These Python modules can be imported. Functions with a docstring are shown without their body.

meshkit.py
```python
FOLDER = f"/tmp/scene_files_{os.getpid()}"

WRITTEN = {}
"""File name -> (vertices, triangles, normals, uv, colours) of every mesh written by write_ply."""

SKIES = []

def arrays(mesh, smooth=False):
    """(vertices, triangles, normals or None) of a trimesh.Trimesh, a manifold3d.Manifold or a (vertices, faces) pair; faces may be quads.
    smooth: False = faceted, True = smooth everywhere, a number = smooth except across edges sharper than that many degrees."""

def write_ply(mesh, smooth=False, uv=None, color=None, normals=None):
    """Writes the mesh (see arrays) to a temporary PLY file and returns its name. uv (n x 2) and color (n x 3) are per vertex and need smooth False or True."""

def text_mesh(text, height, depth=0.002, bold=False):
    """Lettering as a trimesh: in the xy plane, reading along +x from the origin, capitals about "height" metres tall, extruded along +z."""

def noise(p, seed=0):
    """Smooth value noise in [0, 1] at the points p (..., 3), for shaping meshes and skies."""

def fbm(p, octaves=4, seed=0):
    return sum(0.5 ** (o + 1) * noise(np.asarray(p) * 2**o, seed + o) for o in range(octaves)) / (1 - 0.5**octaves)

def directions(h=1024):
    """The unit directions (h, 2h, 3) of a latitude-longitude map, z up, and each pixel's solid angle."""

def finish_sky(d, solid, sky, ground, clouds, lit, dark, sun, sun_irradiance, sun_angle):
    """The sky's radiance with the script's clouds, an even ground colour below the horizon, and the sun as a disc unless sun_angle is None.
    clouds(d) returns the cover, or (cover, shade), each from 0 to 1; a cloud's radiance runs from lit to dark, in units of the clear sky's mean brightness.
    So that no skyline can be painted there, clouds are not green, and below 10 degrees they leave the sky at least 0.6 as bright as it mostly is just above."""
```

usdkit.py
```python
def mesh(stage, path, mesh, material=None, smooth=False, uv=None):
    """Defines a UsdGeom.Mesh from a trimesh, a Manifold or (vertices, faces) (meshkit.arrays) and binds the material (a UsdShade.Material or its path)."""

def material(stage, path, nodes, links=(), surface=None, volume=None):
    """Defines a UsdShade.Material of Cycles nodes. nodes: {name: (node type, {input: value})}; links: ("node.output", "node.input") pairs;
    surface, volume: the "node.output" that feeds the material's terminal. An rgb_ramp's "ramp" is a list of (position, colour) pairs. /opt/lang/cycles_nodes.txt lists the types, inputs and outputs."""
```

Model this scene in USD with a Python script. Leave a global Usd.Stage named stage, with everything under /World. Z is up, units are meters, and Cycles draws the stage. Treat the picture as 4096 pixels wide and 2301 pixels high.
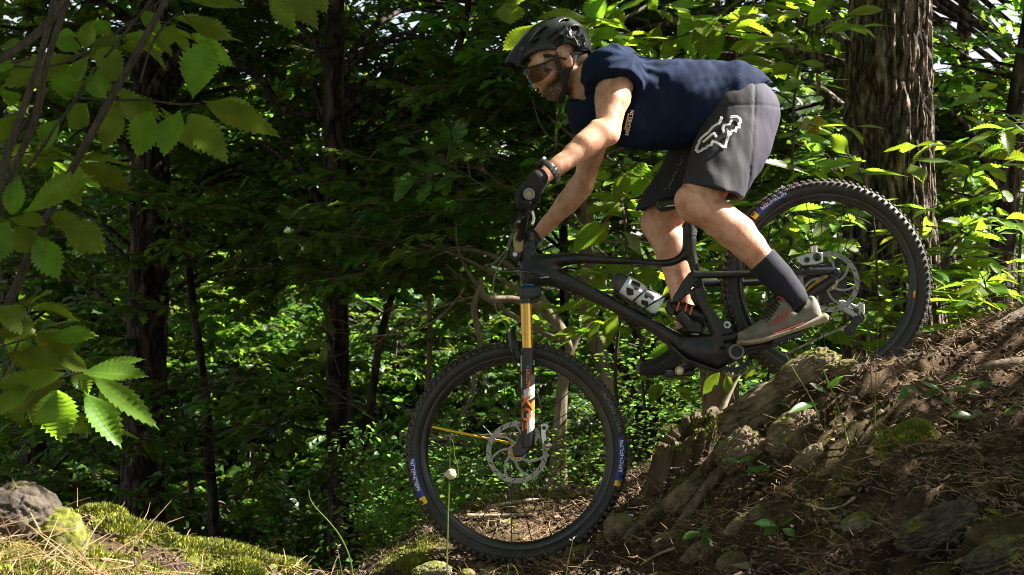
import math, random
import numpy as np, trimesh, shapely, usdkit, meshkit
from shapely.geometry import Polygon, LineString, Point
from pxr import Usd, UsdGeom, UsdLux, UsdShade, Gf, Sdf, Vt
from scipy.interpolate import RBFInterpolator, CubicSpline

stage = Usd.Stage.CreateInMemory()
UsdGeom.SetStageUpAxis(stage, "Z")
UsdGeom.SetStageMetersPerUnit(stage, 1.0)
UsdGeom.Xform.Define(stage, "/World")
UsdGeom.Scope.Define(stage, "/World/Looks")

# ---------------------------------------------------------------- camera, sky, sun, exposure
F0, CX, CY = 5627.0, 2048.0, 1150.5            # focal length and centre in pixels of the 4096 x 2301 photograph
cam = UsdGeom.Camera.Define(stage, "/World/camera")
cam.AddRotateXOp().Set(90.0)
cam.CreateHorizontalApertureAttr(36.0)
cam.CreateVerticalApertureAttr(36.0 * 2301 / 4096)
cam.CreateFocalLengthAttr(36.0 * F0 / 4096)
cam.CreateClippingRangeAttr(Gf.Vec2f(0.1, 2000.0))
cam.CreateFStopAttr(9.0)
cam.CreateFocusDistanceAttr(4.7)
cam.CreateExposureAttr(2.45)
SUN = np.array([0.72, 0.10, 0.69]); SUN /= np.linalg.norm(SUN)
SKY_STRENGTH, SUN_INTENSITY = 0.062, 1.25
usdkit.material(stage, "/World/Looks/sky", {
    "s": ("sky_texture", {"sky_type": "single_scattering", "sun_disc": False, "sun_elevation": math.asin(SUN[2]), "sun_rotation": math.atan2(SUN[0], SUN[1]), "altitude": 200.0, "aerosol_density": 2.0}),
    "tc": ("texture_coordinate", {}), "n": ("noise_texture", {"scale": 2.2, "detail": 6.0, "roughness": 0.6}),
    "r": ("rgb_ramp", {"ramp": [(0.30, (0.25,) * 3), (0.62, (0.9,) * 3)]}),
    "c": ("mix", {"color2": (3.0, 3.1, 3.2)}),
    "b": ("background_shader", {"strength": SKY_STRENGTH})},
    [("tc.generated", "n.vector"), ("n.fac", "r.fac"), ("r.color", "c.fac"), ("s.color", "c.color1"), ("c.color", "b.color")], surface="b.background")
sky = UsdLux.DomeLight.Define(stage, "/World/sky")
UsdShade.MaterialBindingAPI.Apply(sky.GetPrim()).Bind(UsdShade.Material.Get(stage, "/World/Looks/sky"))
sky.GetPrim().SetCustomDataByKey("kind", "structure")
sun = UsdLux.DistantLight.Define(stage, "/World/sun")
sun.CreateNormalizeAttr(True); sun.CreateIntensityAttr(SUN_INTENSITY); sun.CreateAngleAttr(0.5); sun.CreateColorAttr(Gf.Vec3f(1.0, 0.95, 0.86))
_z = SUN; _x = np.cross([0, 0, 1.0], _z); _x /= np.linalg.norm(_x); _y = np.cross(_z, _x)
sun.AddTransformOp().Set(Gf.Matrix4d(*_x, 0, *_y, 0, *_z, 0, 0, 0, 0, 1))

# ---------------------------------------------------------------- names, things, parts
used = {}
def numbered(path):
    n = used.get(path, -1) + 1
    used[path] = n
    return path if n == 0 else f"{path}_{n:03d}"
for _p in ("camera", "sky", "sun", "Looks"):
    used["/World/" + _p] = 0

def tag(prim, label=None, cat=None, group=None, kind=None):
    p = prim.GetPrim() if hasattr(prim, "GetPrim") else prim
    for k, v in (("label", label), ("category", cat), ("group", group), ("kind", kind)):
        if v:
            p.SetCustomDataByKey(k, v)
    return p

LOC = {}
def thing(name, label, cat, loc=(0, 0, 0), group=None, kind=None):
    path = numbered("/World/" + name)
    x = UsdGeom.Xform.Define(stage, path)
    x.AddTranslateOp().Set(Gf.Vec3d(*map(float, loc)))
    LOC[path] = np.array(loc, float)
    tag(x, label, cat, group, kind)
    return path

def top(path):
    return "/".join(path.split("/")[:3])

def part(parent, name, mesh, mat, smooth=False, uv=None, label=None, kind=None, prim=None):
    """One mesh under a thing or part; world coordinates are moved to the thing's base."""
    path = numbered(parent + "/" + name)
    v, f = (mesh.vertices, mesh.faces) if isinstance(mesh, trimesh.Trimesh) else mesh
    off = LOC.get(top(parent), np.zeros(3))
    m = usdkit.mesh(stage, path, (np.asarray(v, float) - off, np.asarray(f)), LOOK[mat], smooth=smooth, uv=uv)
    if prim:
        for k, a in prim.items():
            UsdGeom.PrimvarsAPI(m).CreatePrimvar(k, Sdf.ValueTypeNames.FloatArray, "vertex").Set(Vt.FloatArray.FromNumpy(np.asarray(a, np.float32)))
    tag(m, label, kind=kind)
    return path

def solo(name, mesh, mat, label, cat, group=None, kind=None, smooth=False, uv=None):
    """A thing that is one mesh."""
    path = numbered("/World/" + name)
    v, f = (mesh.vertices, mesh.faces) if isinstance(mesh, trimesh.Trimesh) else mesh
    m = usdkit.mesh(stage, path, (np.asarray(v, float), np.asarray(f)), LOOK[mat], smooth=smooth, uv=uv)
    tag(m, label, cat, group, kind)
    return path

def instancer(parent, name, protos, pos, quat, scale, idx, label=None, cat=None, kind="stuff"):
    """protos: list of (mesh, look, uv); one PointInstancer under parent or /World."""
    path = numbered(parent + "/" + name)
    off = LOC.get(top(path), np.zeros(3)) if parent != "/World" else np.zeros(3)
    pi = UsdGeom.PointInstancer.Define(stage, path)
    rel = pi.CreatePrototypesRel()
    for k, p in enumerate(protos):
        x = UsdGeom.Xform.Define(stage, f"{path}/shape_{k:03d}")
        x.GetPrim().GetReferences().AddInternalReference(p)
        rel.AddTarget(x.GetPath())
    pi.CreatePositionsAttr(Vt.Vec3fArray.FromNumpy((np.asarray(pos) - off).astype(np.float32)))
    q = np.asarray(quat, float)
    pi.CreateOrientationsAttr(Vt.QuathArray([Gf.Quath(float(a), float(b), float(c), float(d)) for a, b, c, d in q]))
    s = np.asarray(scale, float)
    if s.ndim == 1:
        s = np.repeat(s[:, None], 3, 1)
    pi.CreateScalesAttr(Vt.Vec3fArray.FromNumpy(s.astype(np.float32)))
    pi.CreateProtoIndicesAttr(Vt.IntArray.FromNumpy(np.asarray(idx, np.int32)))
    tag(pi, label, cat, kind=kind)
    return path

PROTO_ROOT = "/World/Looks/shapes"
stage.CreateClassPrim(PROTO_ROOT)
def proto(name, pieces):
    """pieces: list of (mesh, look, smooth, uv)."""
    path = numbered(PROTO_ROOT + "/" + name)
    UsdGeom.Xform.Define(stage, path)
    for k, (mesh, look, smooth, uv) in enumerate(pieces):
        v, f = (mesh.vertices, mesh.faces) if isinstance(mesh, trimesh.Trimesh) else mesh
        usdkit.mesh(stage, f"{path}/piece_{k:03d}", (v, f), LOOK[look], smooth=smooth, uv=uv)
    return path

def quat_of(R):
    """Quaternions (w,x,y,z) of rotation matrices (n,3,3)."""
    from scipy.spatial.transform import Rotation
    q = Rotation.from_matrix(np.asarray(R)).as_quat()
    return q[:, [3, 0, 1, 2]]

def nrm(v):
    v = np.asarray(v, float)
    return v / np.maximum(np.linalg.norm(v, axis=-1, keepdims=True), 1e-12)

# ---------------------------------------------------------------- shapes
def W(px, py, Y):
    """The point of the place at depth Y that the photograph shows at pixel (px, py)."""
    return np.array([(px - CX) / F0 * Y, Y, (CY - py) / F0 * Y])

def spline(pts, n):
    pts = np.asarray(pts, float)
    if len(pts) == 2:
        t = np.linspace(0, 1, n)[:, None]
        return pts[0] * (1 - t) + pts[1] * t
    s = np.concatenate([[0], np.cumsum(np.linalg.norm(np.diff(pts[:, :3], axis=0), axis=1))])
    return CubicSpline(s, pts)(np.linspace(0, s[-1], n))

def frames(P):
    T = nrm(np.gradient(P, axis=0))
    ref = np.array([0, 0, 1.0]) if abs(T[0, 2]) < 0.9 else np.array([1.0, 0, 0])
    U = np.zeros_like(P); u = nrm(np.cross(T[0], ref))
    for i in range(len(P)):
        u = nrm(u - T[i] * (u @ T[i])); U[i] = u
    return T, U, np.cross(T, U)

def loft(C, U, V, n=12, cap=True, power=1.0):
    """Rings C + cos*U + sin*V joined into a closed mesh."""
    C, U, V = map(np.asarray, (C, U, V))
    a = np.arange(n) / n * 2 * np.pi
    ca, sa = np.cos(a), np.sin(a)
    if power != 1.0:
        ca, sa = np.sign(ca) * np.abs(ca) ** power, np.sign(sa) * np.abs(sa) ** power
    v = (C[:, None] + ca[None, :, None] * U[:, None] + sa[None, :, None] * V[:, None]).reshape(-1, 3)
    m = len(C); i = np.arange(m - 1)[:, None] * n; j = np.arange(n)[None]; k = (j + 1) % n
    f = np.stack([i + j, i + k, i + n + k, i + n + j], -1).reshape(-1, 4)
    f = np.vstack([f[:, [0, 1, 2]], f[:, [0, 2, 3]]])
    if cap:
        v = np.vstack([v, C[0], C[-1]])
        c0, c1 = len(v) - 2, len(v) - 1
        j = np.arange(n); k = (j + 1) % n
        f = np.vstack([f, np.stack([np.full(n, c0), k, j], 1), np.stack([np.full(n, c1), (m - 1) * n + j, (m - 1) * n + k], 1)])
    return v, f

def tube(pts, radii, n=8, steps=None, cap=True):
    pts = np.asarray(pts, float)
    r = np.broadcast_to(np.asarray(radii, float), (len(pts),))
    if steps:
        q = spline(np.hstack([pts, r[:, None]]), steps)
        pts, r = q[:, :3], np.maximum(q[:, 3], 1e-4)
    T, U, V = frames(pts)
    return loft(pts, U * r[:, None], V * r[:, None], n, cap)

def join(parts):
    vs, fs, k = [], [], 0
    for m in parts:
        v, f = (m.vertices, m.faces) if isinstance(m, trimesh.Trimesh) else m
        f = np.asarray(f)
        if f.shape[1] == 4:
            f = np.vstack([f[:, [0, 1, 2]], f[:, [0, 2, 3]]])
        vs.append(np.asarray(v, float)); fs.append(f + k); k += len(v)
    return np.vstack(vs), np.vstack(fs)

def chamfer_box(size, b):
    s = np.array(size) / 2
    p = []
    for x in (-1, 1):
        for y in (-1, 1):
            for z in (-1, 1):
                for k in range(3):
                    q = np.array([x, y, z]) * (s - b); q[k] = [x, y, z][k] * s[k]
                    p.append(q)
    return trimesh.convex.convex_hull(np.array(p))

# ---------------------------------------------------------------- distance fields turned into skins
class Field:
    def __init__(self, lo, hi, h):
        self.lo, self.h = np.array(lo, float), float(h)
        self.n = np.ceil((np.array(hi) - self.lo) / h).astype(int) + 1
        self.f = np.full(self.n, 0.5, np.float32)
    def sub(self, lo, hi):
        a = np.clip(np.floor((np.array(lo) - self.lo) / self.h).astype(int), 0, self.n - 1)
        b = np.clip(np.ceil((np.array(hi) - self.lo) / self.h).astype(int) + 1, a + 1, self.n)
        s = tuple(slice(i, j) for i, j in zip(a, b))
        ax = [(self.lo[k] + np.arange(a[k], b[k]) * self.h).astype(np.float32) for k in range(3)]
        return s, ax[0][:, None, None], ax[1][None, :, None], ax[2][None, None, :]
    def put(self, fn, lo, hi, k=0.02, op="add"):
        m = 3 * k + 0.03
        s, x, y, z = self.sub(np.array(lo) - m, np.array(hi) + m)
        d = np.broadcast_to(fn(x, y, z), self.f[s].shape)
        f = self.f[s]
        if op == "add":
            h = np.maximum(k - np.abs(f - d), 0) / max(k, 1e-6)
            self.f[s] = np.minimum(f, d) - h * h * k * 0.25
        else:
            d = -d
            h = np.maximum(k - np.abs(f - d), 0) / max(k, 1e-6)
            self.f[s] = np.maximum(f, d) + h * h * k * 0.25
    def cone(self, a, b, ra, rb=None, k=0.02, op="add", squash=None):
        """A tapered capsule; squash = (axis, factor) flattens it."""
        a, b = np.asarray(a, float), np.asarray(b, float); rb = ra if rb is None else rb
        r = max(ra, rb)
        ab = b - a; L = max(ab @ ab, 1e-9)
        def fn(x, y, z):
            X, Y, Z = x - a[0], y - a[1], z - a[2]
            t = np.clip((X * ab[0] + Y * ab[1] + Z * ab[2]) / L, 0, 1)
            qx, qy, qz = X - t * ab[0], Y - t * ab[1], Z - t * ab[2]
            d2 = qx * qx + qy * qy + qz * qz
            if squash is not None:
                n, q = squash
                dn = qx * n[0] + qy * n[1] + qz * n[2]
                d2 = d2 + dn * dn * (1 / q ** 2 - 1)
            return np.sqrt(d2) - (ra + (rb - ra) * t)
        self.put(fn, np.minimum(a, b) - r, np.maximum(a, b) + r, k, op)
    def ball(self, c, r, k=0.02, op="add", R=None):
        """Ellipsoid of radii r (scalar or 3) with axes R (rows)."""
        c = np.asarray(c, float); r = np.broadcast_to(np.asarray(r, float), 3)
        R = np.eye(3) if R is None else np.asarray(R)
        def fn(x, y, z):
            X, Y, Z = x - c[0], y - c[1], z - c[2]
            q = [(R[i, 0] * X + R[i, 1] * Y + R[i, 2] * Z) for i in range(3)]
            k0 = np.sqrt(sum((q[i] / r[i]) ** 2 for i in range(3)))
            k1 = np.sqrt(sum((q[i] / r[i] ** 2) ** 2 for i in range(3))) + 1e-9
            return k0 * (k0 - 1) / k1
        self.put(fn, c - r.max(), c + r.max(), k, op)
    def slab(self, poly, c0, c1, r, k=0.01, op="add"):
        """A polygon (a, b) given thickness c0..c1 with edges rounded by r."""
        P = np.asarray(poly, float)
        def fn(x, y, z):
            A, B = np.broadcast_arrays(x[:, :, 0], y[:, :, 0])
            d = np.full(A.shape, 1e9); s = np.ones(A.shape)
            for i in range(len(P)):
                p, q = P[i], P[i - 1]
                e = q - p; wx, wy = A - p[0], B - p[1]
                t = np.clip((wx * e[0] + wy * e[1]) / max(e @ e, 1e-12), 0, 1)
                d = np.minimum(d, (wx - e[0] * t) ** 2 + (wy - e[1] * t) ** 2)
                c1_, c2_, c3_ = B >= p[1], B < q[1], e[0] * wy > e[1] * wx
                s = np.where((c1_ & c2_ & c3_) | (~c1_ & ~c2_ & ~c3_), -s, s)
            d2 = (s * np.sqrt(d))[:, :, None] + r
            dz = np.abs(z - (c0 + c1) / 2) - abs(c1 - c0) / 2 + r
            return np.minimum(np.maximum(d2, dz), 0) + np.sqrt(np.maximum(d2, 0) ** 2 + np.maximum(dz, 0) ** 2) - r
        self.put(fn, [*P.min(0), min(c0, c1)], [*P.max(0), max(c0, c1)], k, op)
    def plane(self, p, n):
        """Keeps what lies behind the plane (n points away)."""
        n = nrm(n); s, x, y, z = self.sub(self.lo, self.lo + self.n * self.h)
        self.f = np.maximum(self.f, (x - p[0]) * n[0] + (y - p[1]) * n[1] + (z - p[2]) * n[2]).astype(np.float32)
    def wrinkle(self, fn):
        """Adds fn(points) near the surface."""
        m = np.argwhere(np.abs(self.f) < 3 * self.h + 0.02)
        p = self.lo + m * self.h
        self.f[tuple(m.T)] += fn(p).astype(np.float32)
    def skin(self):
        f, h = self.f, self.h
        s = f < 0
        c = np.zeros(np.array(s.shape) - 1, np.uint8)
        for i in (0, 1):
            for j in (0, 1):
                for k in (0, 1):
                    c += s[i:s.shape[0] - 1 + i, j:s.shape[1] - 1 + j, k:s.shape[2] - 1 + k]
        cells = np.argwhere((c > 0) & (c < 8))
        idx = np.full(c.shape, -1, np.int32); idx[tuple(cells.T)] = np.arange(len(cells))
        pos, cnt = np.zeros((len(cells), 3)), np.zeros(len(cells))
        for ax in range(3):
            o = [a for a in range(3) if a != ax]
            for i in (0, 1):
                for j in (0, 1):
                    p0 = cells.copy(); p0[:, o[0]] += i; p0[:, o[1]] += j
                    p1 = p0.copy(); p1[:, ax] += 1
                    f0, f1 = f[tuple(p0.T)].astype(float), f[tuple(p1.T)].astype(float)
                    m = (f0 < 0) != (f1 < 0)
                    t = np.where(m, f0 / np.where(m, f0 - f1, 1), 0)
                    q = p0.astype(float); q[:, ax] += t
                    pos += q * m[:, None]; cnt += m
        v = self.lo + pos / cnt[:, None] * h
        faces = []
        for ax in range(3):
            o = [(ax + 1) % 3, (ax + 2) % 3]
            a, b = [slice(None)] * 3, [slice(None)] * 3
            a[ax], b[ax] = slice(0, -1), slice(1, None)
            for oo in o:
                a[oo] = slice(1, -1); b[oo] = slice(1, -1)
            e = np.argwhere(s[tuple(a)] != s[tuple(b)])
            e[:, o[0]] += 1; e[:, o[1]] += 1
            flip = s[tuple(e.T)]
            q = []
            for di, dj in ((0, 0), (1, 0), (1, 1), (0, 1)):
                g = e.copy(); g[:, o[0]] -= 1 - di; g[:, o[1]] -= 1 - dj
                q.append(idx[tuple(g.T)])
            q = np.stack(q, 1)
            q = np.where(flip[:, None], q, q[:, ::-1])
            faces += [q[:, [0, 1, 2]], q[:, [0, 2, 3]]]
        return v, np.vstack(faces)
# ---------------------------------------------------------------- looks
LOOK = {}
def mat(name, color, rough=0.5, color2=None, scale=20.0, lo=0.4, hi=0.65, bump=0.0, bscale=None, bdist=0.002, detail=5.0, stretch=None, coords="object", rand=0.0, **pb):
    """A principled surface: two colours mixed by noise, fine relief by bump."""
    n = {"p": ("principled_bsdf", dict(roughness=rough, **pb)), "tc": ("texture_coordinate", {}), "geo": ("geometry", {})}
    l = []
    src = {"object": "geo.position", "generated": "tc.generated"}[coords]
    if stretch is not None:
        n["map"] = ("mapping", {"scale": stretch}); l.append((src, "map.vector")); src = "map.vector"
    col = None
    if color2 is not None:
        n["n"] = ("noise_texture", {"scale": scale, "detail": detail, "roughness": 0.62})
        n["r"] = ("rgb_ramp", {"ramp": [(lo, color), (hi, color2)]})
        l += [(src, "n.vector"), ("n.fac", "r.fac")]
        col = "r.color"
    if rand > 0:
        n["oi"] = ("object_info", {})
        n["mr"] = ("map_range", {"to_min": 1 - rand, "to_max": 1 + rand})
        n["hs"] = ("hsv", {"color": color})
        l += [("oi.random", "mr.value"), ("mr.result", "hs.value")]
        if col: l.append((col, "hs.color"))
        col = "hs.color"
    if col:
        l.append((col, "p.base_color"))
    else:
        n["p"][1]["base_color"] = color
    if bump:
        n["bn"] = ("noise_texture", {"scale": bscale or scale * 3, "detail": 6.0, "roughness": 0.65})
        n["b"] = ("bump", {"strength": bump, "distance": bdist})
        l += [(src, "bn.vector"), ("bn.fac", "b.height"), ("b.normal", "p.normal")]
    LOOK[name] = usdkit.material(stage, "/World/Looks/" + name, n, l, surface="p.BSDF")

mat("carbon", (0.008, 0.008, 0.009), 0.34, (0.040, 0.034, 0.028), 24.0, 0.52, 0.85, bump=0.08, bscale=400, bdist=0.0005)
mat("dusty_carbon", (0.010, 0.010, 0.010), 0.42, (0.055, 0.044, 0.034), 26.0, 0.50, 0.72)
mat("black_metal", (0.012, 0.012, 0.013), 0.30)
mat("rubber", (0.012, 0.0115, 0.011), 0.55, (0.028, 0.025, 0.022), 14.0, 0.42, 0.7, bump=0.15, bscale=300, bdist=0.0006)
mat("tread_rubber", (0.030, 0.025, 0.021), 0.72, (0.085, 0.064, 0.046), 30.0, 0.35, 0.65)
mat("rim_black", (0.012, 0.012, 0.013), 0.25, (0.03, 0.03, 0.03), 8.0)
mat("steel", (0.27, 0.255, 0.235), 0.36, (0.19, 0.18, 0.165), 60.0, metallic=1.0)
mat("silver", (0.48, 0.48, 0.47), 0.25, metallic=1.0)
mat("grey_paint", (0.50, 0.50, 0.51), 0.35)
mat("gold", (0.75, 0.42, 0.09), 0.22, metallic=1.0)
mat("olive_gold", (0.36, 0.30, 0.12), 0.35, (0.26, 0.22, 0.10), 40.0)
mat("orange", (0.85, 0.16, 0.01), 0.38)
mat("yellow", (0.80, 0.52, 0.02), 0.38)
mat("blue_label", (0.012, 0.04, 0.36), 0.45)
mat("white_print", (0.75, 0.75, 0.74), 0.45)
mat("grey_print", (0.17, 0.17, 0.17), 0.5)
mat("cable_grey", (0.10, 0.10, 0.10), 0.35)
mat("black_plastic", (0.012, 0.012, 0.012), 0.45, (0.022, 0.02, 0.019), 30.0)
mat("bottle_white", (0.62, 0.66, 0.70), 0.32, subsurface_weight=0.25, subsurface_radius=(0.01, 0.01, 0.01), subsurface_scale=0.3)
mat("bottle_grey", (0.055, 0.055, 0.06), 0.5)
mat("bottle_print", (0.012, 0.012, 0.012), 0.4)
mat("navy_cloth", (0.0055, 0.0105, 0.031), 0.85, (0.0085, 0.0165, 0.046), 12.0, bump=0.25, bscale=900, bdist=0.0006, specular_ior_level=0.12)
mat("shorts_cloth", (0.044, 0.040, 0.058), 0.8, (0.058, 0.053, 0.075), 10.0, bump=0.25, bscale=800, bdist=0.0006, specular_ior_level=0.2)  # sunlit side of the shorts, the light kept in this paler tone
mat("shorts_shade", (0.011, 0.011, 0.014), 0.8, (0.016, 0.016, 0.020), 10.0, bump=0.25, bscale=800, bdist=0.0006)  # same cloth on the shaded side, shade put into its colour
mat("sock_cloth", (0.011, 0.011, 0.020), 0.95, (0.018, 0.018, 0.028), 40.0, bump=0.4, bscale=500, bdist=0.001)
mat("glove_cloth", (0.010, 0.010, 0.011), 0.8, (0.018, 0.017, 0.017), 60.0, bump=0.4, bscale=500, bdist=0.001)
mat("helmet_shell", (0.011, 0.011, 0.012), 0.40, (0.018, 0.018, 0.019), 12.0)
mat("helmet_foam", (0.012, 0.012, 0.012), 0.85)
mat("strap", (0.012, 0.012, 0.013), 0.8)
mat("shoe_upper", (0.12, 0.11, 0.10), 0.85, (0.20, 0.165, 0.13), 30.0, 0.35, 0.7, bump=0.3, bscale=300, bdist=0.001)
mat("shoe_sole", (0.36, 0.29, 0.21), 0.8, (0.20, 0.155, 0.115), 26.0, 0.4, 0.7, bump=0.3, bscale=150, bdist=0.002)
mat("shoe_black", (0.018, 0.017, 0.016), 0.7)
mat("red_print", (0.36, 0.045, 0.03), 0.5)
mat("blue_plastic", (0.0, 0.22, 0.62), 0.3)
mat("eye_white", (0.6, 0.58, 0.55), 0.2)
mat("eye_dark", (0.02, 0.012, 0.008), 0.1)
mat("lip", (0.40, 0.16, 0.12), 0.45)
mat("hair", (0.018, 0.011, 0.007), 0.6)

usdkit.material(stage, "/World/Looks/lens", {
    "t": ("transparent_bsdf", {"color": (0.48, 0.42, 0.46)}), "g": ("glossy_bsdf", {"roughness": 0.06, "color": (0.9, 0.8, 0.85)}),
    "f": ("fresnel", {"IOR": 1.6}), "m": ("mix_closure", {})},
    [("f.fac", "m.fac"), ("t.BSDF", "m.closure1"), ("g.BSDF", "m.closure2")], surface="m.closure")
LOOK["lens"] = UsdShade.Material.Get(stage, "/World/Looks/lens")

# skin: warm, blotchy, a beard where the mesh carries one
usdkit.material(stage, "/World/Looks/skin", {
    "geo": ("geometry", {}), "n": ("noise_texture", {"scale": 22.0, "detail": 5.0, "roughness": 0.6}),
    "r": ("rgb_ramp", {"ramp": [(0.32, (0.37, 0.17, 0.105)), (0.50, (0.51, 0.27, 0.175)), (0.70, (0.59, 0.345, 0.24))]}),
    "a": ("attribute", {"attribute": "beard"}), "n2": ("noise_texture", {"scale": 260.0, "detail": 3.0}),
    "m1": ("math", {"math_type": "multiply_add", "value2": 1.6, "value3": -0.10}), "m2": ("math", {"math_type": "multiply", "use_clamp": True}),
    "x": ("mix", {"color2": (0.045, 0.022, 0.013)}),
    "b": ("bump", {"strength": 0.5, "distance": 0.0015}), "n3": ("noise_texture", {"scale": 240.0, "detail": 4.0}),
    "p": ("principled_bsdf", {"roughness": 0.40, "specular_ior_level": 0.5, "subsurface_weight": 0.18, "subsurface_radius": (1.0, 0.35, 0.18), "subsurface_scale": 0.008})},
    [("geo.position", "n.vector"), ("geo.position", "n2.vector"), ("geo.position", "n3.vector"), ("n.fac", "r.fac"), ("n2.fac", "m1.value1"), ("r.color", "x.color1"), ("a.fac", "m2.value1"), ("m1.value", "m2.value2"),
     ("m2.value", "x.fac"), ("x.color", "p.base_color"), ("n3.fac", "b.height"), ("b.normal", "p.normal")], surface="p.BSDF")
LOOK["skin"] = UsdShade.Material.Get(stage, "/World/Looks/skin")

def leaf_look(name, top_c, under_c, glow, veins=True, gloss=0.42, coat=0.25, mix=0.5, hue=0.03):
    """Leaf blade: veins from the blade's own coordinates, light that passes through, a little sheen."""
    n = {"uv": ("uvmap", {"attribute": "st"}), "sx": ("separate_xyz", {}), "oi": ("object_info", {}),
         "v1": ("math", {"math_type": "subtract", "value2": 0.5}), "v2": ("math", {"math_type": "absolute"}),
         "w1": ("math", {"math_type": "multiply_add", "value2": -0.55}), "w2": ("math", {"math_type": "multiply", "value2": 13.0}), "w3": ("math", {"math_type": "fraction"}),
         "c1": ("math", {"math_type": "less_than", "value2": 0.13}), "c2": ("math", {"math_type": "less_than", "value2": 0.022}), "c3": ("math", {"math_type": "maximum"}),
         "c4": ("math", {"math_type": "multiply", "value2": 0.55 if veins else 0.0}),
         "bf": ("mix", {"color1": top_c, "color2": under_c}), "g": ("geometry", {}),
         "nz": ("noise_texture", {"scale": 14.0, "detail": 3.0}), "nr": ("map_range", {"from_min": 0.3, "from_max": 0.7, "to_min": 0.75, "to_max": 1.25}),
         "hv": ("map_range", {"to_min": 0.72, "to_max": 1.35}), "hh": ("map_range", {"to_min": 0.5 - hue, "to_max": 0.5 + hue}), "mv": ("math", {"math_type": "multiply"}),
         "hs": ("hsv", {}), "vx": ("mix", {"color2": tuple(min(1, c * 2.3) for c in top_c)}),
         "tr": ("translucent_bsdf", {}), "ht": ("hsv", {"color": glow}), "vt": ("mix", {"mix_type": "multiply", "color2": (0.55, 0.6, 0.4)}),
         "p": ("principled_bsdf", {"roughness": gloss, "specular_ior_level": coat}), "mx": ("mix_closure", {"fac": mix})}
    l = [("uv.UV", "sx.vector"), ("sx.y", "v1.value1"), ("v1.value", "v2.value1"), ("v2.value", "w1.value1"), ("sx.x", "w1.value3"), ("w1.value", "w2.value1"), ("w2.value", "w3.value1"),
         ("w3.value", "c1.value1"), ("v2.value", "c2.value1"), ("c1.value", "c3.value1"), ("c2.value", "c3.value2"), ("c3.value", "c4.value1"),
         ("g.backfacing", "bf.fac"), ("g.position", "nz.vector"), ("nz.fac", "nr.value"), ("oi.random", "hv.value"), ("oi.random", "hh.value"), ("nr.result", "mv.value1"), ("hv.result", "mv.value2"),
         ("bf.color", "vx.color1"), ("c4.value", "vx.fac"), ("vx.color", "hs.color"), ("mv.value", "hs.value"), ("hh.result", "hs.hue"), ("hs.color", "p.base_color"),
         ("mv.value", "ht.value"), ("hh.result", "ht.hue"), ("ht.color", "vt.color1"), ("c4.value", "vt.fac"), ("vt.color", "tr.color"), ("p.BSDF", "mx.closure1"), ("tr.BSDF", "mx.closure2")]
    LOOK[name] = usdkit.material(stage, "/World/Looks/" + name, n, l, surface="mx.closure")

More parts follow.
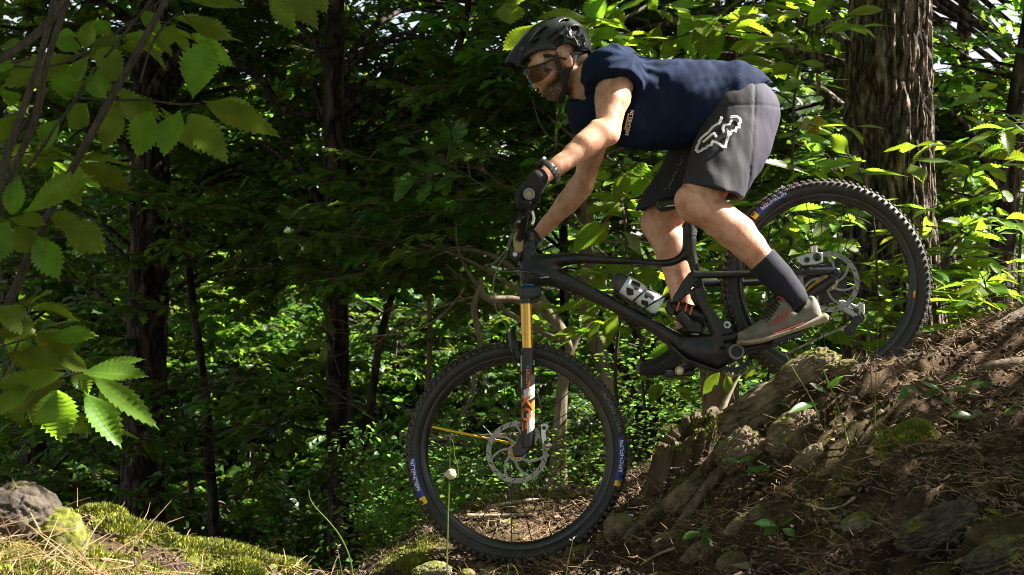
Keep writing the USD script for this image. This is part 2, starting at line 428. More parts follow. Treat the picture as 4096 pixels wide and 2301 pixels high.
leaf_look("chestnut_leaf", (0.068, 0.118, 0.013), (0.090, 0.135, 0.032), (0.30, 0.44, 0.022))
leaf_look("oak_leaf", (0.044, 0.088, 0.017), (0.062, 0.100, 0.030), (0.21, 0.37, 0.028), veins=False, gloss=0.36, coat=0.4, mix=0.45)
leaf_look("herb_leaf", (0.055, 0.125, 0.028), (0.080, 0.130, 0.050), (0.20, 0.36, 0.04), gloss=0.4)
leaf_look("yellow_leaf", (0.42, 0.30, 0.035), (0.40, 0.30, 0.06), (0.5, 0.38, 0.03))
leaf_look("dry_leaf", (0.26, 0.19, 0.105), (0.30, 0.23, 0.14), (0.2, 0.12, 0.05), mix=0.2, gloss=0.7)
leaf_look("grass_blade", (0.14, 0.17, 0.045), (0.14, 0.17, 0.05), (0.24, 0.28, 0.06), veins=False)

def bark(name, dark, light, moss=0.0, scale=1.0, rough=0.9, plates=0.0):
    """Bark: plates stretched along the trunk with dark cracks between, green film in places."""
    n = {"geo": ("geometry", {}), "map": ("mapping", {"scale": (1.0, 1.0, 0.13)}), "n": ("noise_texture", {"scale": 38.0 * scale, "detail": 7.0, "roughness": 0.70}),
         "r": ("rgb_ramp", {"ramp": [(0.34, dark), (0.62, light)]}), "nm": ("noise_texture", {"scale": 5.0, "detail": 5.0, "roughness": 0.7}),
         "rm": ("rgb_ramp", {"ramp": [(0.56, (0,) * 3), (0.70, (moss,) * 3)]}), "mx": ("mix", {"color2": (0.075, 0.085, 0.018)}),
         "nb": ("noise_texture", {"scale": 60.0 * scale, "detail": 7.0, "roughness": 0.7}), "b": ("bump", {"strength": 0.8, "distance": 0.008}),
         "p": ("principled_bsdf", {"roughness": rough, "specular_ior_level": 0.2})}
    l = [("geo.position", "map.vector"), ("map.vector", "n.vector"), ("n.fac", "r.fac"), ("geo.position", "nm.vector"), ("nm.fac", "rm.fac"), ("rm.color", "mx.fac"), ("r.color", "mx.color1"),
         ("map.vector", "nb.vector"), ("b.normal", "p.normal")]
    if plates:
        n |= {"m2": ("mapping", {"scale": (1.0, 1.0, 0.20)}), "nd": ("noise_texture", {"scale": 9.0, "detail": 4.0}), "vm": ("vector_math", {"math_type": "multiply_add", "vector2": (0.09, 0.09, 0.09)}),
              "v": ("voronoi_texture", {"feature": "distance_to_edge", "scale": plates, "randomness": 1.0}), "vr": ("rgb_ramp", {"ramp": [(0.0, (0.10,) * 3), (0.10, (0.45,) * 3), (0.26, (1.0,) * 3)]}),
              "mm": ("mix", {"mix_type": "multiply", "fac": 1.0}), "hh": ("math", {"math_type": "multiply_add", "value2": 0.35})}
        l += [("geo.position", "nd.vector"), ("nd.color", "vm.vector1"), ("geo.position", "vm.vector3"), ("vm.vector", "m2.vector"), ("m2.vector", "v.vector"), ("v.distance", "vr.fac"), ("mx.color", "mm.color1"), ("vr.color", "mm.color2"), ("mm.color", "p.base_color"),
              ("nb.fac", "hh.value1"), ("vr.color", "hh.value3"), ("hh.value", "b.height")]
        n["b"][1].update(distance=0.02, strength=1.0)
    else:
        l += [("mx.color", "p.base_color"), ("nb.fac", "b.height")]
    LOOK[name] = usdkit.material(stage, "/World/Looks/" + name, n, l, surface="p.BSDF")
bark("oak_bark", (0.050, 0.034, 0.023), (0.27, 0.205, 0.145), moss=0.6, plates=17.0)
bark("dark_bark", (0.030, 0.020, 0.015), (0.11, 0.075, 0.056), moss=0.2, plates=11.0)
bark("pale_bark", (0.075, 0.056, 0.040), (0.24, 0.185, 0.13), moss=0.5)
bark("twig_bark", (0.06, 0.042, 0.03), (0.15, 0.11, 0.08), moss=0.2, scale=2.0)
bark("sapling_bark", (0.024, 0.018, 0.015), (0.072, 0.059, 0.050), scale=2.5, rough=0.55)
bark("rotten_wood", (0.035, 0.024, 0.017), (0.12, 0.085, 0.055), moss=0.9, scale=0.8)
bark("root_bark", (0.05, 0.035, 0.025), (0.16, 0.12, 0.085), moss=0.9)

# forest floor: humus, needles gone to brown, moss cushions in patches
usdkit.material(stage, "/World/Looks/forest_floor", {
    "geo": ("geometry", {}), "n": ("noise_texture", {"scale": 9.0, "detail": 9.0, "roughness": 0.72}),
    "r": ("rgb_ramp", {"ramp": [(0.34, (0.022, 0.013, 0.007)), (0.48, (0.065, 0.039, 0.022)), (0.60, (0.125, 0.080, 0.047)), (0.74, (0.21, 0.15, 0.095))]}),
    "a": ("attribute", {"attribute": "moss"}), "nm": ("noise_texture", {"scale": 20.0, "detail": 6.0, "roughness": 0.7}), "mm": ("math", {"math_type": "multiply_add", "value2": 2.0, "value3": -1.0}),
    "ma": ("math", {"math_type": "add", "use_clamp": True}), "ms": ("math", {"math_type": "multiply", "use_clamp": True}),
    "nc": ("noise_texture", {"scale": 60.0, "detail": 4.0}), "rc": ("rgb_ramp", {"ramp": [(0.3, (0.05, 0.062, 0.010)), (0.7, (0.17, 0.18, 0.022))]}),
    "mx": ("mix", {}), "nb": ("noise_texture", {"scale": 70.0, "detail": 8.0, "roughness": 0.72}), "b": ("bump", {"strength": 1.0, "distance": 0.02}),
    "p": ("principled_bsdf", {"roughness": 0.95, "specular_ior_level": 0.15})},
    [("geo.position", "n.vector"), ("n.fac", "r.fac"), ("geo.position", "nm.vector"), ("nm.fac", "mm.value1"), ("mm.value", "ma.value1"), ("a.fac", "ma.value2"), ("ma.value", "ms.value1"), ("a.fac", "ms.value2"),
     ("geo.position", "nc.vector"), ("nc.fac", "rc.fac"), ("ms.value", "mx.fac"), ("r.color", "mx.color1"), ("rc.color", "mx.color2"), ("mx.color", "p.base_color"),
     ("geo.position", "nb.vector"), ("nb.fac", "b.height"), ("b.normal", "p.normal")], surface="p.BSDF")
LOOK["forest_floor"] = UsdShade.Material.Get(stage, "/World/Looks/forest_floor")
def rock(name, c1, c2, moss):
    usdkit.material(stage, "/World/Looks/" + name, {
        "geo": ("geometry", {}), "n": ("noise_texture", {"scale": 16.0, "detail": 9.0, "roughness": 0.7}), "r": ("rgb_ramp", {"ramp": [(0.33, c1), (0.68, c2)]}),
        "sx": ("separate_xyz", {}), "nm": ("noise_texture", {"scale": 9.0, "detail": 6.0, "roughness": 0.7}), "u": ("math", {"math_type": "multiply_add", "value2": 0.22}),
        "rm": ("rgb_ramp", {"ramp": [(0.66 - 0.2 * moss, (0,) * 3), (0.76 - 0.2 * moss, (1,) * 3)]}), "nc": ("noise_texture", {"scale": 60.0, "detail": 4.0}),
        "rc": ("rgb_ramp", {"ramp": [(0.3, (0.06, 0.07, 0.012)), (0.7, (0.19, 0.19, 0.028))]}),
        "mx": ("mix", {}), "nb": ("noise_texture", {"scale": 45.0, "detail": 9.0, "roughness": 0.72}), "b": ("bump", {"strength": 0.9, "distance": 0.012}),
        "p": ("principled_bsdf", {"roughness": 0.92, "specular_ior_level": 0.2})},
        [("geo.position", "n.vector"), ("n.fac", "r.fac"), ("geo.normal", "sx.vector"), ("geo.position", "nm.vector"), ("sx.z", "u.value1"), ("nm.fac", "u.value3"), ("u.value", "rm.fac"), ("rm.color", "mx.fac"),
         ("geo.position", "nc.vector"), ("nc.fac", "rc.fac"), ("r.color", "mx.color1"), ("rc.color", "mx.color2"), ("mx.color", "p.base_color"), ("geo.position", "nb.vector"), ("nb.fac", "b.height"), ("b.normal", "p.normal")], surface="p.BSDF")
    LOOK[name] = UsdShade.Material.Get(stage, "/World/Looks/" + name)
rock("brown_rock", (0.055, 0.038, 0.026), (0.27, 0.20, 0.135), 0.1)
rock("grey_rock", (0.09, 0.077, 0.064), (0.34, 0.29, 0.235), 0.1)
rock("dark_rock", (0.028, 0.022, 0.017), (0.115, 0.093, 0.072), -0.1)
rock("mossy_rock", (0.11, 0.09, 0.07), (0.32, 0.27, 0.21), 1.15)
mat("moss_tuft", (0.095, 0.115, 0.010), 0.9, (0.26, 0.265, 0.020), 22.0, rand=0.3)
mat("needle", (0.19, 0.11, 0.052), 0.8, (0.42, 0.28, 0.13), 12.0, rand=0.35)
mat("crumb", (0.05, 0.032, 0.021), 0.95, (0.15, 0.10, 0.065), 30.0, rand=0.45)
mat("dry_twig", (0.17, 0.145, 0.095), 0.85, (0.34, 0.27, 0.19), 30.0)
mat("seed_head", (0.45, 0.40, 0.28), 0.9)
# ---------------------------------------------------------------- the ground: a bank running down from right to left, a valley behind
CP = [(2068, 2262, 4.63), (2250, 2225, 4.68), (2068, 2310, 4.45), (2450, 2140, 4.72), (2350, 2235, 4.5), (2150, 2110, 4.95), (2100, 2010, 5.25), (1900, 2075, 5.1), (1960, 1985, 5.45), (2300, 1965, 5.5), (1720, 2120, 5.0), (1640, 2215, 4.75), (1600, 2330, 4.5),
      (2640, 2010, 4.75), (2600, 2120, 4.5), (2700, 2301, 4.2), (2480, 2301, 4.35), (2250, 2360, 4.3), (2850, 1800, 4.75), (3000, 1700, 4.68), (3200, 1575, 4.55), (3380, 1462, 4.45), (3304, 1568, 4.72), (3120, 1660, 4.85), (3450, 1500, 4.72),
      (3560, 1470, 4.8), (3700, 1432, 4.95), (3900, 1345, 5.05), (4096, 1225, 5.25), (4300, 1120, 5.4), (4096, 1480, 4.45), (3850, 1500, 4.5), (3650, 1550, 4.4), (3400, 1620, 4.3), (3100, 1850, 4.35), (3300, 1900, 4.1), (3700, 1850, 3.85), (4096, 1750, 3.85),
      (3000, 2100, 4.15), (3300, 2301, 3.65), (3700, 2301, 3.35), (4096, 2301, 3.15), (4096, 2050, 3.45), (4500, 1900, 3.5), (4500, 1400, 4.4), (3500, 2100, 3.75), (2900, 2301, 4.0),
      (2700, 1990, 4.86), (2600, 2000, 4.9), (2950, 1690, 5.25), (2700, 1900, 5.1), (2600, 1950, 5.5), (3200, 1560, 5.4), (3500, 1450, 5.6), (3720, 1430, 6.3), (4096, 1270, 6.5), (3000, 1620, 6.5), (2500, 1920, 6.3), (2270, 2000, 7.3), (3800, 1330, 8.0),
      (1350, 2420, 8.5), (1350, 2330, 11.5), (560, 2180, 11.0), (0, 2250, 11.0), (900, 2150, 14.0), (2000, 1950, 11.0), (2600, 1700, 11.0), (3200, 1480, 11.0), (4096, 1200, 11.0),
      (40, 1990, 3.2), (0, 2301, 2.9), (230, 2080, 3.35), (420, 2090, 3.45), (620, 2165, 3.55), (850, 2215, 3.65), (1100, 2275, 3.75), (1250, 2330, 3.8), (650, 2320, 3.15), (350, 2320, 3.0), (1000, 2400, 3.4),
      (-300, 2050, 3.2), (100, 2500, 4.4), (600, 2560, 4.6), (1100, 2560, 4.8), (1500, 2420, 4.3), (-400, 2400, 5.0), (1300, 2450, 5.6), (500, 2450, 7.0)]
_P = np.array([W(*p) for p in CP])
_far = np.array([(-30, 30, -4.5), (0, 30, -4.2), (30, 30, -1.0), (-14, 18, -3.2), (-5, 18, -3.2), (5, 18, -2.0), (14, 18, -.2), (-10, 5, -1.9), (-10, -2, -1.0), (0, 0, -1.55), (-3, 1, -1.2), (3, 1, -1.05), (10, 0, 0.4), (10, 6, 1.0), (12, 12, 0.9), (0, -6, -1.6), (8, -6, -.6), (-8, -6, -1.6), (2.2, 2.2, -.75), (60, 60, 1), (-60, 60, -5), (0, 60, -4), (-40, 0, -3), (40, 0, 2)], float)
_all = np.vstack([_P, _far])
_rbf = RBFInterpolator(_all[:, :2], _all[:, 2], kernel="linear", smoothing=0.004, neighbors=None)
_rbf2 = RBFInterpolator(_all[:, :2], _all[:, 2], kernel="thin_plate_spline", smoothing=0.02)
def ground_base(x, y):
    q = np.c_[np.ravel(x), np.ravel(y)]
    z = _rbf(q)
    return z.reshape(np.shape(x))
def spaced(a, b, fine, lo, hi, grow=1.22):
    s = list(np.arange(a, b + 1e-9, fine)); d = fine
    while s[-1] < hi:
        d *= grow; s.append(s[-1] + d)
    d = fine; pre = []
    while (pre[-1] if pre else s[0]) > lo:
        d *= grow; pre.append((pre[-1] if pre else s[0]) - d)
    return np.array(pre[::-1] + s)
gx, gy = spaced(-1.7, 2.6, .0135, -600, 600), spaced(2.7, 5.9, .0135, -300, 900)
GX, GY = np.meshgrid(gx, gy, indexing="ij")
from scipy.ndimage import gaussian_filter
_cx, _cy = np.linspace(-60, 60, 481) , np.linspace(-6, 60, 265)
def smooth_base():
    """The ground on a coarse lattice, then read off smoothly."""
    from scipy.interpolate import RectBivariateSpline
    cx = np.unique(np.r_[np.linspace(-60, -6, 60), np.linspace(-6, 6, 241), np.linspace(6, 60, 60)]); cy = np.unique(np.r_[np.linspace(-6, 1, 20), np.linspace(1, 9, 161), np.linspace(9, 60, 80)])
    A, B = np.meshgrid(cx, cy, indexing="ij")
    Z = .55 * _rbf(np.c_[A.ravel(), B.ravel()]) + .45 * _rbf2(np.c_[A.ravel(), B.ravel()])
    return RectBivariateSpline(cx, cy, gaussian_filter(Z.reshape(A.shape), 1.0), kx=2, ky=2)
_sb = smooth_base()
def relief(x, y):
    """Clods, runnels down the bank and root humps."""
    p = np.stack([x, y, np.zeros_like(x)], -1)
    near = np.clip((9 - np.hypot(x, y - 4)) / 6, 0, 1)
    q = np.stack([x * .8 + y * .6, y * .8 - x * .6, np.zeros_like(x)], -1)
    ridge = 1 - np.abs(2 * meshkit.fbm(q * [3.2, 9.0, 1], 4, 31) - 1)
    bank = np.clip((x - .25) / .5, 0, 1) * np.clip((5.3 - y) / .3, 0, 1)
    return near * (.045 * (meshkit.fbm(p * 3.1, 4, 5) - .5) + .030 * (meshkit.fbm(p * 15, 4, 9) - .5) + .016 * (meshkit.fbm(p * 52, 3, 19) - .5) + bank * .17 * (ridge - .72) + bank * .07 * (meshkit.fbm(p * 7.5, 3, 41) - .5)) + (1 - near) * .5 * (meshkit.fbm(p * .25, 3, 2) - .5)
def ground(x, y):
    x, y = np.asarray(x, float), np.asarray(y, float)
    return _sb(np.clip(x, -60, 60), np.clip(y, -6, 60), grid=False) + relief(x, y)
GZ = ground(GX, GY)
def moss_at(x, y):
    p = np.stack([x, y, np.zeros_like(x)], -1)
    left = np.clip((-.30 - x) / .25, 0, 1) * np.clip((4.4 - y) / .3, 0, 1) * np.clip(.85 + (meshkit.fbm(p * 4.5, 3, 61) - .40) / .10, 0, 1)
    lip = np.exp(-((y - 5.35) / .16) ** 2) * np.clip((.75 - x) / .2, 0, 1) * np.clip((x + .6) / .2, 0, 1) * .9
    lip2 = np.exp(-(((x + .33) / .12) ** 2 + ((y - 4.85) / .25) ** 2)) * .9
    bits = .38 * np.clip((meshkit.fbm(p * 3.0, 4, 77) - .52) / .12, 0, 1) * np.where(x < -.2, 0, 1)
    return np.maximum.reduce([left, lip, lip2, bits])
n0, n1 = GX.shape
_i = (np.arange(n0 - 1)[:, None] * n1 + np.arange(n1 - 1)[None]).ravel()
_f = np.vstack([np.stack([_i, _i + n1, _i + n1 + 1], 1), np.stack([_i, _i + n1 + 1, _i + 1], 1)])
_g = usdkit.mesh(stage, "/World/ground", (np.stack([GX, GY, GZ], -1).reshape(-1, 3), _f), LOOK["forest_floor"], smooth=True)
used["/World/ground"] = 0
UsdGeom.PrimvarsAPI(_g).CreatePrimvar("moss", Sdf.ValueTypeNames.FloatArray, "vertex").Set(Vt.FloatArray.FromNumpy(moss_at(GX, GY).ravel().astype(np.float32)))
tag(_g, "steep brown woodland bank of humus, needles and moss", None, None, "structure")
def on_ground(px, py, y0=2.6, y1=14.0):
    """Where the ray through a pixel first meets the ground."""
    Y = np.linspace(y0, y1, 1500)
    X, Z = (px - CX) / F0 * Y, (CY - py) / F0 * Y
    g = ground(X, Y); h = np.nonzero(Z < g)[0]
    k = h[0] if len(h) else len(Y) - 1
    return np.array([X[k], Y[k], g[k]])
# ---------------------------------------------------------------- the plane of the bicycle: a = right along the wheelbase's level, b = up, c = towards the rider's left (the near side)
FH, RH = W(2068, 1808, 5627 / 1204), W(3304, 1132, 5627 / 1192)
_w = RH - FH
_h = nrm(np.array([_w[0], _w[1], 0.0]))
_n0 = np.array([_h[1], -_h[0], 0.0])
LEAN = math.radians(6.0)
_u = nrm(np.cross(_w, _n0)); _u = _u if _u[2] > 0 else -_u
NC = nrm(_n0 * math.cos(LEAN) + _u * math.sin(LEAN))
AX = nrm(_h - NC * (_h @ NC)); BX = np.cross(NC, AX)
if BX[2] < 0:
    BX = -BX
R3 = np.stack([AX, BX, NC])                      # rows: local axes

def J(px, py, off=0.0):
    """Local (a, b, c) of what the photograph shows at a pixel, off metres to the near side of the bicycle's plane."""
    ray = np.array([(px - CX) / F0, 1.0, (CY - py) / F0])
    t = (FH @ NC + off) / (ray @ NC)
    q = ray * t - FH
    return np.array([q @ AX, q @ BX, off])
def JJ(pts, off=None):
    return np.array([J(*p[:2], (p[2] if len(p) > 2 else 0.0) if off is None else off) for p in pts])
def G(v):
    """Local to world."""
    return np.asarray(v, float) @ R3 + FH
FLIP = np.linalg.det(R3) < 0
def GM(m):
    v, f = (m.vertices, m.faces) if isinstance(m, trimesh.Trimesh) else m
    f = np.asarray(f)
    return G(v), (f[:, ::-1] if FLIP else f)

BIKE = thing("mountain_bike", "matte black full suspension mountain bike ridden nose down off the bank", "bicycle", loc=G(J(2068, 2260)))
def bp(name, m, matn, smooth=30, parent=None, **k):
    return part(parent or BIKE, name, GM(m), matn, smooth=smooth, **k)

# frame: one carbon shell
fr = Field([*J(1990, 1560)[:2], -0.075], [*J(3000, 840)[:2], 0.075], 0.0035)
def run(F, pts, k=0.012, sq=1.0, op="add"):
    """A smooth tube of changing width; pts: (px, py, half width px[, c])."""
    q = np.array([[*J(p[0], p[1], p[3] if len(p) > 3 else 0), p[2] / 1200] for p in pts])
    q = spline(q, 6 * len(pts)) if len(pts) > 2 else q
    def fn(x, y, z):
        d = None
        for A, B in zip(q[:-1], q[1:]):
            ab = B[:3] - A[:3]; L = max(ab @ ab, 1e-12)
            X, Y, Z = x - A[0], y - A[1], z - A[2]
            t = np.clip((X * ab[0] + Y * ab[1] + Z * ab[2]) / L, 0, 1)
            e = np.sqrt((X - t * ab[0]) ** 2 + (Y - t * ab[1]) ** 2 + ((Z - t * ab[2]) / sq) ** 2) - (A[3] + (B[3] - A[3]) * t)
            d = e if d is None else np.minimum(d, e)
        return d
    r = q[:, 3].max()
    F.put(fn, q[:, :3].min(0) - r, q[:, :3].max(0) + r, k, op)
run(fr, [(2108, 1030, 29), (2112, 1085, 29), (2117, 1140, 31)], sq=0.85)
run(fr, [(2140, 1045, 27), (2220, 1040, 27), (2320, 1035, 22), (2420, 1040, 17), (2560, 1048, 15), (2660, 1053, 15), (2710, 1040, 16), (2745, 1005, 19), (2757, 960, 23)], k=0.03, sq=1.0)
run(fr, [(2135, 1098, 40), (2205, 1108, 40), (2270, 1130, 33), (2340, 1162, 30), (2420, 1202, 27), (2530, 1262, 27), (2640, 1322, 29), (2720, 1372, 38), (2800, 1400, 46), (2900, 1400, 48)], k=0.03, sq=0.95)
run(fr, [(2759, 925, 22), (2762, 1000, 21), (2780, 1080, 19), (2797, 1140, 17), (2815, 1180, 17)], k=0.02)
fr.slab(JJ([(2735, 1345), (2830, 1338), (2872, 1330), (2890, 1300), (2935, 1335), (2960, 1385), (2975, 1410), (2930, 1450), (2865, 1478), (2760, 1440), (2700, 1398)])[:, :2], -0.036, 0.036, 0.018, 0.02)
fr.slab(JJ([(2762, 1160), (2782, 1146), (2806, 1150), (2817, 1170), (2826, 1212), (2856, 1255), (2900, 1302), (2935, 1338), (2930, 1400), (2870, 1395), (2846, 1340), (2822, 1285), (2790, 1230), (2768, 1190)])[:, :2], 0.012, 0.048, 0.012, 0.012)
fr.slab(JJ([(2762, 1160), (2782, 1146), (2806, 1150), (2817, 1170), (2826, 1212), (2856, 1255), (2900, 1302), (2935, 1338), (2930, 1400), (2870, 1395), (2846, 1340), (2822, 1285), (2790, 1230), (2768, 1190)])[:, :2], -0.048, -0.012, 0.012, 0.012)
fr.cone(J(2947, 1407, -0.046), J(2947, 1407, 0.046), 0.027, k=0.015)
fr.cone(J(2112, 1000), J(2106, 1010), 0.026, k=0.01)
_frame = bp("frame", fr.skin(), "carbon", smooth=True)
gd = Field([*J(2640, 1520)[:2], -0.06], [*J(2960, 1330)[:2], 0.06], 0.004)
gd.slab(JJ([(2668, 1372), (2700, 1398), (2745, 1438), (2865, 1478), (2905, 1455), (2880, 1490), (2855, 1492), (2735, 1448), (2690, 1408)])[:, :2], -0.045, 0.045, 0.006, 0.006)
bp("skid_guard", gd.skin(), "dusty_carbon", smooth=True, parent=_frame)
bp("cable_port", loft(JJ([(2100, 1086, .034), (2130, 1092, .036), (2168, 1106, .033)]), np.array([[0, .004, 0]] * 3), np.array([[0, 0, .004]] * 3), 8), "black_plastic", parent=_frame)
bp("cable_port", loft(JJ([(2160, 1112, .031), (2196, 1108, .031)]), np.array([[0, .0025, 0]] * 2), np.array([[0, 0, .004]] * 2), 8), "grey_paint", parent=_frame)

def ltube(pts, r, n=10, steps=24):
    return tube(JJ(pts), r, n, steps)
def bolt(px, py, c, r, h=0.006):
    p = J(px, py, c)
    m = trimesh.creation.cylinder(radius=r, height=h, sections=16)
    m.apply_translation(p)
    return m
def ringz(px, py, c, r0, r1, h, n=40):
    p = J(px, py, c)
    m = trimesh.creation.annulus(r0, r1, h, sections=n); m.apply_translation(p)
    return m
def plate(px, c0, c1, r=0.003, h=0.0025, hole=None):
    """A small machined piece: polygon in pixels, thickness c0..c1, rounded edges."""
    c0, c1 = min(c0, c1), max(c0, c1)
    P = JJ(px, (c0 + c1) / 2)[:, :2]
    F = Field([*(P.min(0) - 0.01), c0 - 0.01], [*(P.max(0) + 0.01), c1 + 0.01], h)
    F.slab(P, c0, c1, r, 0.002)
    for (hx, hy, hr) in hole or ():
        q = J(hx, hy, 0); F.cone([q[0], q[1], c0 - .02], [q[0], q[1], c1 + .02], hr, k=0.001, op="cut")
    return F.skin()

# rear end
for s in (1, -1):
    dy = 0 if s > 0 else 34
    st = Field([*J(2740, 1180)[:2], -0.08], [*J(3400, 1030)[:2], 0.08], 0.0035)
    run(st, [(2778, 1100 + dy, 17, .045 * s), (2860, 1099 + dy, 15, .05 * s), (3100, 1092 + dy, 14, .062 * s), (3250, 1086 + dy * .6, 15, .068 * s), (3344, 1086 + dy * .4, 16, .07 * s)], k=0.006, sq=0.6)
    bp("seatstay", st.skin(), "carbon", smooth=True)
    bp("chainstay", ltube([(3330, 1118, .068 * s), (3285, 1150, .066 * s), (3230, 1185, .062 * s), (3050, 1300, .05 * s), (2892, 1357, .045 * s)], [.016, .017, .015, .014, .017], 12), "carbon")
    bp("dropout", plate([(3325, 1075), (3358, 1073), (3362, 1092), (3345, 1125), (3318, 1150), (3285, 1165), (3275, 1140), (3310, 1112)], .058 * s, .074 * s, 0.006), "carbon", smooth=40)
    bp("rocker_link", plate([(2755, 1092), (2775, 1080), (2795, 1092), (2795, 1120), (2770, 1148), (2752, 1178), (2722, 1205), (2694, 1212), (2690, 1192), (2706, 1168), (2726, 1132)], .036 * s, .05 * s, 0.006), "carbon", smooth=40)
    for (x, y, c) in ((2780, 1100, .064), (2750, 1170, .053), (3344, 1085, .08), (3322, 1120, .077), (2890, 1357, .054), (2705, 1197, .054)):
        bp("bolt", bolt(x, y, c * s, 0.0085), "black_metal")
bp("axle_bolt", bolt(2908, 1300, .05, 0.012, .012), "silver"); bp("axle_bolt", bolt(2908, 1300, .057, 0.006, .004), "black_metal")
# shock
SA, SB = J(2672, 1222), J(2890, 1290)
_t = nrm(SB - SA); _s2 = np.array([-_t[1], _t[0], 0])
def along(u, v=0.0, c=0.0):
    return SA + (SB - SA) * u + _s2 * v + np.array([0, 0, c])
def cyl(p, q, r0, r1=None, n=20):
    p, q = np.asarray(p, float), np.asarray(q, float)
    d = nrm(q - p); u = nrm(np.cross(d, [0.3, 0.2, 0.9])); v = np.cross(d, u); r1 = r0 if r1 is None else r1
    return loft([p, q], np.array([u * r0, u * r1]), np.array([v * r0, v * r1]), n)
_sh = bp("shock", cyl(along(0.1), along(0.62), 0.026), "black_metal")
for u0, u1, r in ((-.03, .06, .017), (.06, .12, .031), (.17, .21, .028), (.25, .29, .028), (.6, .68, .03), (.68, 1.0, .012)):
    bp("shock_ring", cyl(along(u0), along(u1), r), "black_plastic", parent=_sh)
for u, c in ((.16, .012), (.3, .008), (.40, 0.0), (.72, .006), (.8, .006)):
    bp("shock_stripe", chamfer_box((.006, .032, .012), .001).apply_transform(np.block([[np.stack([_t, _s2, [0, 0, 1]]).T, along(u, 0.004, .0225)[:, None]], [np.zeros((1, 3)), np.ones((1, 1))]])), "orange", parent=_sh)
bp("reservoir", cyl(J(2715, 1255, .02), J(2762, 1302, .02), 0.021), "black_metal", parent=_sh)
bp("shock_knob", cyl(J(2672, 1225, .02), J(2690, 1255, .02), 0.014), "black_plastic", parent=_sh)
bp("mud_flap", plate([(2728, 1290), (2760, 1275), (2800, 1290), (2812, 1320), (2800, 1336), (2735, 1328)], -.03, .012, 0.005), "black_plastic", smooth=40, parent=_sh)

def letters(text, height, bold=True):
    m = meshkit.text_mesh(text, height, 0.0006, bold)
    m.apply_translation([-m.bounds[:, 0].mean(), -height / 2, 0])
    return m
_lt = letters("Float X2", .010)
_lt.apply_transform(np.block([[np.stack([_t, _s2, [0, 0, 1]]).T, along(.30, -.034, .031)[:, None]], [np.zeros((1, 3)), np.ones((1, 1))]]))
bp("lettering", chamfer_box((.05, .018, .006), .001).apply_transform(np.block([[np.stack([_t, _s2, [0, 0, 1]]).T, along(.30, -.034, .027)[:, None]], [np.zeros((1, 3)), np.ones((1, 1))]])), "black_plastic", parent=_sh)
bp("lettering", _lt, "orange", parent=_sh)

# seat post, saddle
bp("seat_post", ltube([(2752, 800), (2757, 870), (2760, 925)], .0155, 16, 8), "black_metal")
bp("seat_clamp", cyl(J(2759, 915), J(2760, 945), .0235), "black_plastic")
sd = Field([*J(2600, 900)[:2], -0.09], [*J(2960, 700)[:2], 0.09], 0.005)
for p, q, r0, r1, c in (((2650, 822), (2740, 806), .018, .024, .004), ((2740, 806), (2850, 772), .024, .026, .03)):
    for s in (1, -1):
        sd.cone(J(*p, 0) + [0, 0, s * .004], J(*q, 0) + [0, 0, s * c], r0, r1, .02)
_sd = bp("saddle", sd.skin(), "black_plastic", smooth=True)
for s in (1, -1):
    bp("saddle_edge", ltube([(2640, 828, .018 * s), (2690, 822, .024 * s), (2740, 818, .028 * s)], .0022, 6, 10), "white_print", parent=_sd)

